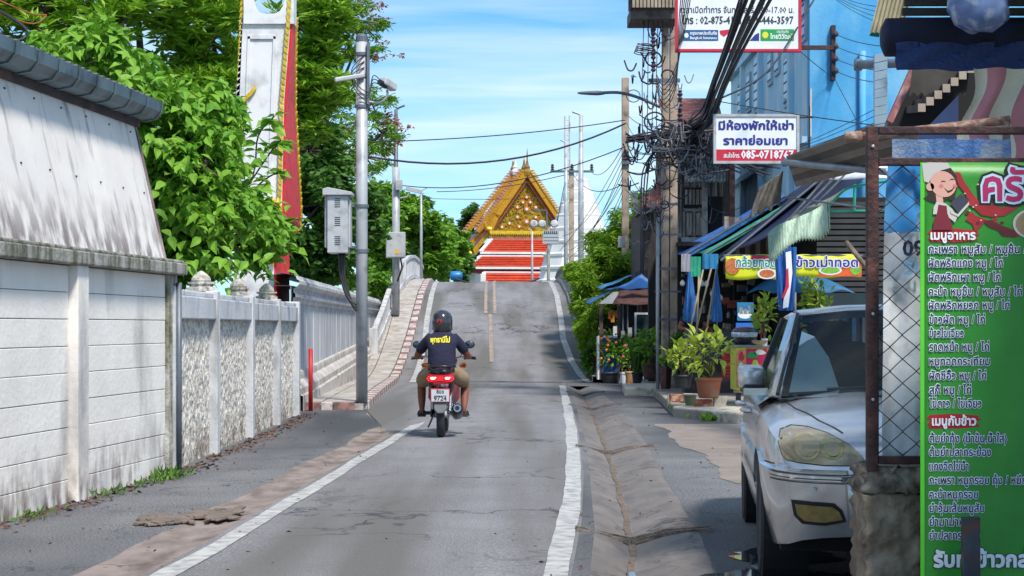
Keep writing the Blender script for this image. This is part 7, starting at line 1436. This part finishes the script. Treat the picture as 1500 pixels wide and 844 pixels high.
bz = thing('brazier', 'round black charcoal brazier with silver band standing on the food cart', 'brazier', tuple(P(1093, 507, 95)))
c = P(1093, 507, 95)+Vector((0, .2, .02)); MB().lathe([(.09, 0), (.14, .05), (.185, .13), (.195, .19), (.185, .22), (.15, .25), (.05, .27), (0, .27)], tuple(c), 22).build('bowl', M('iron_black', S('1d1e22'), S('2a2c31'), 5, .35, coat=.4), bz, smooth=True); MB().lathe([(.172, .115), (.198, .125), (.204, .165), (.200, .19)], tuple(c), 22, sc=(1.01, 1.01, 1)).build('band', M('band_blue', S('5d88b0'), S('c8ccd0'), 25, .4), bz, smooth=True); MB().lathe([(.16, .245), (.15, .26), (.0, .28)], tuple(c), 20).build('coals', M('red_rim', S('6c2c2c'), S('3c1e20')), bz)
for sg in (-1, 1): MB().tube([c+Vector((.26, 0, -.0)), c+Vector((.30+sg*.05, -.05, .30))], .011, 6).build('red_handle', red_b, bz)
tag(MB().lathe([(.05, 0), (.10, .02), (.13, .06), (.12, .065)], tuple(P(1113, 505, 96)), 14).build('basket', M('basket_tan', S('b8a888'), S('8c7c5c'), 20)), 'small tan basket beside the brazier on the cart', 'basket')
pb_ = thing('picture_board', 'blue picture board showing silver bowls, hanging above the brazier', 'sign', tuple(P(1092, 470, 90))); a = P(1080, 470, 90); b = P(1104, 443, 90)
MB().box(a.x, b.x, a.y, a.y+.02, a.z, b.z).build('panel', M('board_blue', S('1c7aa8'), S('14608c'), 5), pb_); px_poly(pb_, 90, el(1091, 461, 10, 6), sw, lift=.004); [px_poly(pb_, 90, R4(x, x+w, y, 460), M('food_grey', S('9a9c98'), S('5c6064'), 30), lift=.006) for x, w, y in ((1083, 5, 450), (1089, 6, 453), (1096, 3, 448))]
tag(MB().box(P(1078, 0, 90).x, P(1106, 0, 90).x, F/90, F/90+.03, P(0, 480, 90).z, P(0, 473, 90).z).build('blue_shelf', M('shelf_blue', S('1f6cd0'), S('195ab4'))), 'bright blue shelf edge under the picture board', 'shelf')
# ---- person resting behind the counter ----
vd = thing('person', 'stall keeper in dark clothes resting bare arms on the counter behind the parasols', 'person'); V = [(0, 0, .5), (0, -.02, .8), (0, -.05, .98), (0, -.08, 1.06), (0, -.10, 1.16)]; E_ = [(0, 1), (1, 2), (2, 3), (3, 4)]; R_ = [(.16, .13), (.15, .12), (.15, .1), .06, .085]
for sg in (-1, 1): addc(V, E_, R_, 2, [((sg*.17, -.06, .99), .07), ((sg*.26, -.18, .84), .05), ((sg*.12, -.42, .80), .038), ((sg*.02, -.45, .80), .03)])
skin(V, E_, R_, 'body', skin_m, vd)
V = [(0, 0, .45), (0, -.02, .8), (0, -.05, .99)]; E_ = [(0, 1), (1, 2)]; R_ = [(.19, .15), (.18, .15), (.17, .12)]
for sg in (-1, 1): addc(V, E_, R_, 2, [((sg*.17, -.06, 1.0), .085), ((sg*.23, -.13, .90), .07)])
skin(V, E_, R_, 'shirt', dark, vd); MB().lathe([(.09, -.05), (.105, 0), (.095, .06), (.05, .105), (0, .11)], (0, -.08, 1.19), 16).build('hair', black, vd, smooth=True)
q = P(1018, 0, 80); vd.location = (q.x, F/80+.62-.2, P(0, 486, 81).z-.775)
# ---- potted plants ----
terr = M('terracotta', S('a85a38'), S('8c4a30'), 5, .8, bump=.4, dirt=S('7c6a58'), damt=.45, dscale=9); terr2 = M('ochre_glaze', S('a88c64'), S('b87c4c'), 6, .6, dirt=S('6d5a48'), damt=.4, dscale=9); blkpot = M('black_pot', S('24272c'), S('31353b'), 5, .6); brpot = M('brown_pot', S('4c3230'), S('3a2624'), 5, .6, dirt=S('6c504a'), damt=.4, dscale=9); brick_m = M('brick_red', S('9c5a44'), S('7e4838'), 8, .9, bump=.8, dirt=S('b0a090'), damt=.4, dscale=14)
def pot(px, ybase, s, w, h, mat, sq=False, prof=None):
    c = P(px, ybase, s); r = w/2/s; H = h/s; return c, r, H, MB().lathe(prof or [(r*.68, 0), (r*.75, H*.1), (r*.92, H*.8), (r*.93, H*.82), (r, H*.84), (r, H), (r*.9, H), (r*.85, H*.8), (0, H*.78)], tuple(c), 4 if sq else 22)
def plant(name, lab, px, ybase, s, w, h, mat, kind, ph, pw, lm, nleaf=160, lsz=.2, cat='plant', sq=False, flowers=None):
    c, r, H, mb = pot(px, ybase, s, w, h, mat, sq); t = thing(name, lab, cat, tuple(c)); mb.build('pot', mat, t, smooth=not sq, bevel=0 if not sq else .005)
    MB().lathe([(r*.86, H*.86), (0, H*.88)], tuple(c), 16).build('soil', dirt_m, t); top = c+Vector((0, 0, H*.85)); PH, PW = ph/s, pw/2/s
    if kind == 'blades':
        pos = np.array([tuple(top+Vector((random.uniform(-r, r)*.5, random.uniform(-r, r)*.5, 0))) for _ in range(nleaf)]); a = RNG.uniform(0, 2*PI, nleaf); dr = np.stack([np.cos(a)*.22, np.sin(a)*.22, np.ones(nleaf)], 1)
        m_ = leaves(pos, PH*.85, (LEAF8[0]*np.array([.26, 1, 1]), LEAF8[1]), dirs=dr); m_.v = [tuple(x) for x in m_.v]; m_.build('blades', lm, t, fix=False, kind='stuff')
    else:
        stm = MB(); ns = 7
        ends = []
        for k in range(ns): a = k*2.4; e = top+Vector((PW*.6*math.cos(a), PW*.5*math.sin(a), PH*random.uniform(.5, .9))); ends.append(e); stm.tube([top, top.lerp(e, .5)+Vector((0, 0, .05)), e], [.012, .009, .005], 5)
        stm.build('stems', bark, t); pts, d = clump_pts([(top.x, top.y, top.z+PH*.55, PW, PW*.8, PH*.48)]+[(e.x, e.y, e.z, PW*.4, PW*.4, PH*.22) for e in ends], nleaf)
        dr = d+np.array([0, 0, .25])+RNG.normal(0, .35, d.shape); big = kind == 'leafparts'
        if big:
            lfm = None
            sv = LEAF8[0]*np.array([1.05, 1, 1]); L0 = MB().add(*[sv*lsz, LEAF8[1]])
            for k in range(nleaf):
                q_ = L0.build('leaf', lm, None, fix=False) if lfm is None else lfm.copy()
                if lfm is None: lfm = q_; q_.parent = t
                else: COL.objects.link(q_)
                q_.location = Vector(pts[k])-t.location; dd = Vector(dr[k]).normalized(); q_.rotation_euler = dd.to_track_quat('Y', 'Z').to_euler(); q_.scale = (random.uniform(.7, 1.2),)*3
        else:
            m_ = leaves(pts, lsz, LEAF8, dirs=dr); m_.v = [tuple(x) for x in m_.v]; m_.build('foliage', lm, t, fix=False, kind='stuff')
    if flowers:
        for k in range(flowers[0]): p = c+Vector((random.uniform(-PW, PW), -PW*.8, H+PH*random.uniform(.3, .95))); MB().lathe([(0, -.02), (.03, -.005), (.035, .01), (0, .02)], tuple(p), 7, 'y').build('flower', flowers[1], t)
    return t
plant('croton_plant', 'yellow-green croton in the wide terracotta pot standing on bricks', 1038, 583, 98, 40, 30, terr, 'leafparts', 70, 60, lf_var, 110, .19, flowers=None)
plant('croton_plant', 'yellow-green croton in the round black pot behind the terracotta one', 1000, 569, 90, 30, 20, blkpot, 'leafparts', 46, 52, lf_var, 80, .18)
plant('tall_pot_plant', 'thin upright plant in the tall square brown pot beside the pole foot', 975, 570, 78, 20, 34, brpot, 'bush', 0+16, 16, lf_lt, 40, .12, sq=True)
plant('slender_shrub', 'tall slender dark green shrub between the twin poles and the crotons', 992, 560, 80, 14, 12, blkpot, 'bush', 62, 22, lf_drk, 420, .09)
plant('snake_plant', 'upright sword-leaved plant in a small black pot by the blue stall', 934, 562, 66, 18, 17, blkpot, 'blades', 62, 20, lf_drk, 46)
plant('broadleaf_pot_plant', 'broad-leaved plant in a wide dark bowl left of the twin poles', 953, 556, 68, 27, 24, brpot, 'bush', 52, 44, lf_big, 150, .16)
tag(sheet([P(1162, 262, 98), P(1300, 262, 112), P(1300, 238, 108), P(1166, 240, 95)], 6, M('white_sheet', S('dfe4ea'), S('c4ccd6'), 4, .6), 'white_sheet', None), 'pale translucent sheet under the brown roof strips', 'sheet')
plant('cart_plant', 'leafy shrub in a small pale pot standing on the painted food cart', 1120, 507, 96, 10, 11, sw, 'bush', 62, 34, lf_var, 150, .10)
plant('tall_yellow_shrub', 'tall yellow-green shrub rising behind the roof of the silver sedan', 1196, 560, 88, 26, 20, blkpot, 'bush', 135, 50, lf_var, 300, .12)
mgf = M('marigold', S('d86a1c'), S('e08a20'), 5, .6)
plant('marigold_tub', 'orange-flowered bush in a long black tub before the blue stall', 893, 563, 62, 26, 18, blkpot, 'bush', 58, 34, lf_lt, 420, .10, flowers=(9, mgf))
plant('reed_plant', 'thin reedy plant in a square white bucket beside the black tub', 911, 563, 62, 14, 18, sw, 'bush', 58, 26, lf_lt, 260, .10, sq=True)
plant('small_pot_plant', 'low plant in a brown pot at the left of the snake plant', 922, 564, 63, 13, 20, terr2, 'bush', 40, 22, lf_lt, 160, .10, flowers=(2, M('pink_flower', S('d84c8c'), S('c83c7c'))))
plant('low_bush', 'low dark bush at the road edge left of the blue stall', 868, 556, 60, 14, 5, dirt_m, 'bush', 45, 30, lf_drk, 500, .12)
plant('strap_leaf_plant', 'spreading strap-leaved plant at the foot of the bridge parapet', 862, 556, 59, 10, 4, dirt_m, 'blades', 40, 20, lf_ylw, 50)
tag(pot(1011, 594, 99, 19, 16, None)[3].build('small_pot', M('mossy_pot', S('6c6f4c'), S('545840'), 8, .8), smooth=True), 'small mossy empty pot at the foot of the terracotta pot', 'pot')
for i, (px, w) in enumerate(((1024, 13), (1037, 13))): c = P(px, 597, 98.3); tag(MB().box(c.x-w/2/98, c.x+w/2/98, c.y, c.y+.12, PZ, PZ+.12).build('brick', brick_m, bevel=.006), ['left of the two red bricks under the terracotta pot', 'right of the two red bricks under the terracotta pot'][i], 'brick', 'bricks under the terracotta pot')
for i, (px, y, s, w, h, m_, lab) in enumerate(((1055, 596, 98, .2, .17, conc_l, 'pale squarish stone right of the two bricks'), (994, 586, 92, .26, .12, brick_m, 'brick and stone pile under the black croton pot'), (1012, 583, 93, .22, .16, conc, 'grey stone block between the two croton pots'), (985, 578, 90, .12, .1, conc, 'small grey stone at the plinth corner'))):
    c = P(px, y, s); r = random.Random(i+40); o = MB().box(c.x-w/2, c.x+w/2, c.y, c.y+.2, PZ, PZ+h); o.v = [(x+r.uniform(-.02, .02), y_+r.uniform(-.02, .02), z+(r.uniform(-.02, .02) if z > PZ+.01 else 0)) for x, y_, z in o.v]; tag(o.build('stone', m_, bevel=.015), lab, 'stone')
for i, (px, y, s, n_) in enumerate(((997, 608, 92, 60), (1040, 618, 103, 26), (1020, 612, 100, 20))):
    c = P(px, y, s); pts = np.array([(c.x, c.y, .0)]*n_)+RNG.normal(0, .05, (n_, 3))*np.array([1.2, 1, 0]); m_ = leaves(pts, .15-.03*i, LEAF8, dirs=np.stack([RNG.normal(0, .6, n_), RNG.normal(0, .6, n_), np.ones(n_)], 1)); m_.v = [tuple(x) for x in m_.v]; tag(m_.build('weed', lf_lt, fix=False), ['leafy green weed growing at the kerb of the shop plinth', 'low grass tuft at the plinth edge beside the silver car', 'tiny sprout in front of the plinth'][i], 'weed')
# weeds and leaf litter along the left wall
for i, (t, n_, sz) in enumerate(((.35, 150, .095), (.9, 50, .07), (1.9, 40, .07), (3.6, 60, .06))):
    c = wp(t, .1, 0); pts = np.array([tuple(c)]*n_)+RNG.normal(0, 1, (n_, 3))*np.array([.07, .22, 0]); m_ = leaves(pts, sz, SLIM2, dirs=np.stack([RNG.normal(.2, .7, n_), RNG.normal(0, .7, n_), np.ones(n_)], 1)); m_.v = [tuple(x) for x in m_.v]; tag(m_.build('grass_tuft', M('weed_leaf', (.06, .16, .02), (.17, .3, .05), 1.5, .6, island=True, trans=.2), fix=False, kind='stuff'), ['largest grass tuft at the corner of the block wall', 'small grass tuft left of the largest one', 'grass at the foot of the pilaster', 'thin grass nearest the camera at the block wall'][i], 'grass')
n_ = 900; tt_ = RNG.uniform(-11, 8, n_); pts = np.array([tuple(wp(a, .04+abs(b)*.11, .004) if a > 0 else (X2(16.15-a)+.05+abs(b)*.13, 16.15-a, .004)) for a, b in zip(tt_, RNG.normal(0, 1, n_))])
m_ = leaves(pts, .05, LEAF2, dirs=np.stack([RNG.normal(0, 1, n_), RNG.normal(0, 1, n_), RNG.uniform(0, .15, n_)], 1)); m_.v = [tuple(x) for x in m_.v]; tag(m_.build('leaf_litter', M('dead_leaf', S('6a4a3c'), S('4a3630'), 5, .9, island=True), fix=False), 'brown dead leaves and dirt along the foot of the left walls', 'litter', kind='stuff')
n_ = 260; pts = np.stack([RNG.uniform(-2.9, 2.4, n_), RNG.uniform(8, 28, n_), np.full(n_, .008)], 1); m_ = leaves(pts, .03, LEAF2, dirs=np.stack([RNG.normal(0, 1, n_), RNG.normal(0, 1, n_), RNG.uniform(0, .1, n_)], 1)); m_.v = [tuple(x) for x in m_.v]; tag(m_.build('fallen_leaves', M('dead_leaf', S('6a4a3c'), S('4a3630'), 5, .9, island=True), fix=False), 'few tiny dead leaves and chips scattered over the lane', 'litter', kind='stuff')
# ---- small blue-roofed stall at the foot of the bridge ----
SS = 62.0
ss = thing('blue_roofed_stall', 'small dark stall with blue sheet roof and blue counter beside the bridge foot', 'stall', tuple(P(915, 560, SS))[0:2]+(0,))
def sbox(x0, x1, y0, y1, d0, d1, m_, nm, par=None): a = P(x0, y1, SS); b = P(x1, y0, SS); return MB().box(a.x, b.x, F/SS+d0, F/SS+d1, a.z, b.z).build(nm, m_, par or ss)
rb_m = M('stall_roof_blue', S('2464a8'), S('1c4f8c'), 3, .5, bump=.2)
sheet([P(864, 446, SS), P(902, 421, SS), P(902, 421, SS)+Vector((.2, 2.6, .1)), P(864, 446, SS)+Vector((0, 2.6, .1))], 6, rb_m, 'roof_sheet', ss); sheet([P(892, 425, SS), P(970, 404, SS), P(970, 404, SS)+Vector((.2, 2.6, .1)), P(892, 425, SS)+Vector((0, 2.6, .1))], 6, rb_m, 'roof_sheet', ss)
sheet([P(900, 424, SS+1), P(940, 402, SS+1), P(968, 420, SS+1), P(930, 424, SS+1)], 6, rb_m, 'roof_front', ss)
sheet([P(880, 424, SS-2), P(925, 404, SS-2), P(925, 404, SS-2)+Vector((.2, 2, .1)), P(880, 424, SS-2)+Vector((0, 2, .1))], 5, M('pale_blue_sheet', S('4c9ac4'), S('3c84ac'), 3), 'upper_sheet', ss)
MB().prism([P(877, 445, SS+.5), P(906, 445, SS+.5), P(906, 427, SS+.5), P(898, 428, SS+.5)], (0, .04, 0)).build('white_gable', M('gable_white', S('b8bcc0'), S('9ca0a6')), ss)
sheet([P(897, 446, SS+1.2), P(968, 446, SS+1.2), P(960, 424, SS+.4), P(908, 426, SS+.4)], 6, M('brown_thatch', S('5c3c38'), S('42302c'), 9, .95, bump=1), 'brown_eave', ss)
sbox(940, 970, 395, 425, .3, 2.2, dark, 'dark_loft')
for x, w in ((878, 5), (904, 4)): sbox(x, x+w, 444, 556, -.05, .04, dkwood, 'post')
sbox(918, 985, 446, 556, 2.2, 2.4, M('stall_back', S('2c2c30'), S('1f2023')), 'back_wall'); sbox(985, 988, 395, 556, 0, 2.4, dark, 'side_wall')
for x in (914, 921, 936, 960): sbox(x, x+2, 446, 500, .6, .65, galv_d, 'bar')
sbox(877, 908, 494, 547, -.02, .5, M('counter_blue', S('1f6cb8'), S('185a9c'), 3, .5), 'counter')
for k in range(9): sbox(879+k*3.1, 880+k*3.1, 498, 546, -.03, -.02, M('counter_line', S('14467c'), S('123e70')), 'counter_groove')
sbox(875.5, 879, 493, 556, -.04, .5, sw, 'counter_edge'); sbox(877, 908, 492, 495, -.05, .52, sw, 'counter_top')
for x0, x1, y0, y1 in ((930, 953, 458, 461), (930, 933, 461, 497), (950, 953, 461, 497), (930, 953, 494, 497)): sbox(x0, x1, y0, y1, .1, .16, sw, 'window_frame')
sbox(933, 950, 461, 494, .12, .14, M('stall_glass', S('3c5054'), S('26363a'), 6, .1), 'window_pane')
for x, y, w, h, c_ in ((900, 478, 8, 24, 'c4c8cc'), (893, 455, 6, 12, 'c86a1c'), (897, 462, 5, 10, 'd88a28'), (902, 455, 4, 8, 'b85a18'), (912, 485, 5, 10, '8c9094'), (922, 480, 6, 14, 'a8acb0'), (925, 500, 8, 10, '5c6470')): sbox(x, x+w, y, y+h, .5, .6, M('stall_'+c_, S(c_), None, 9), 'stall_goods')
for o in list(bpy.data.objects):
    if '_o' in o: del o['_o']
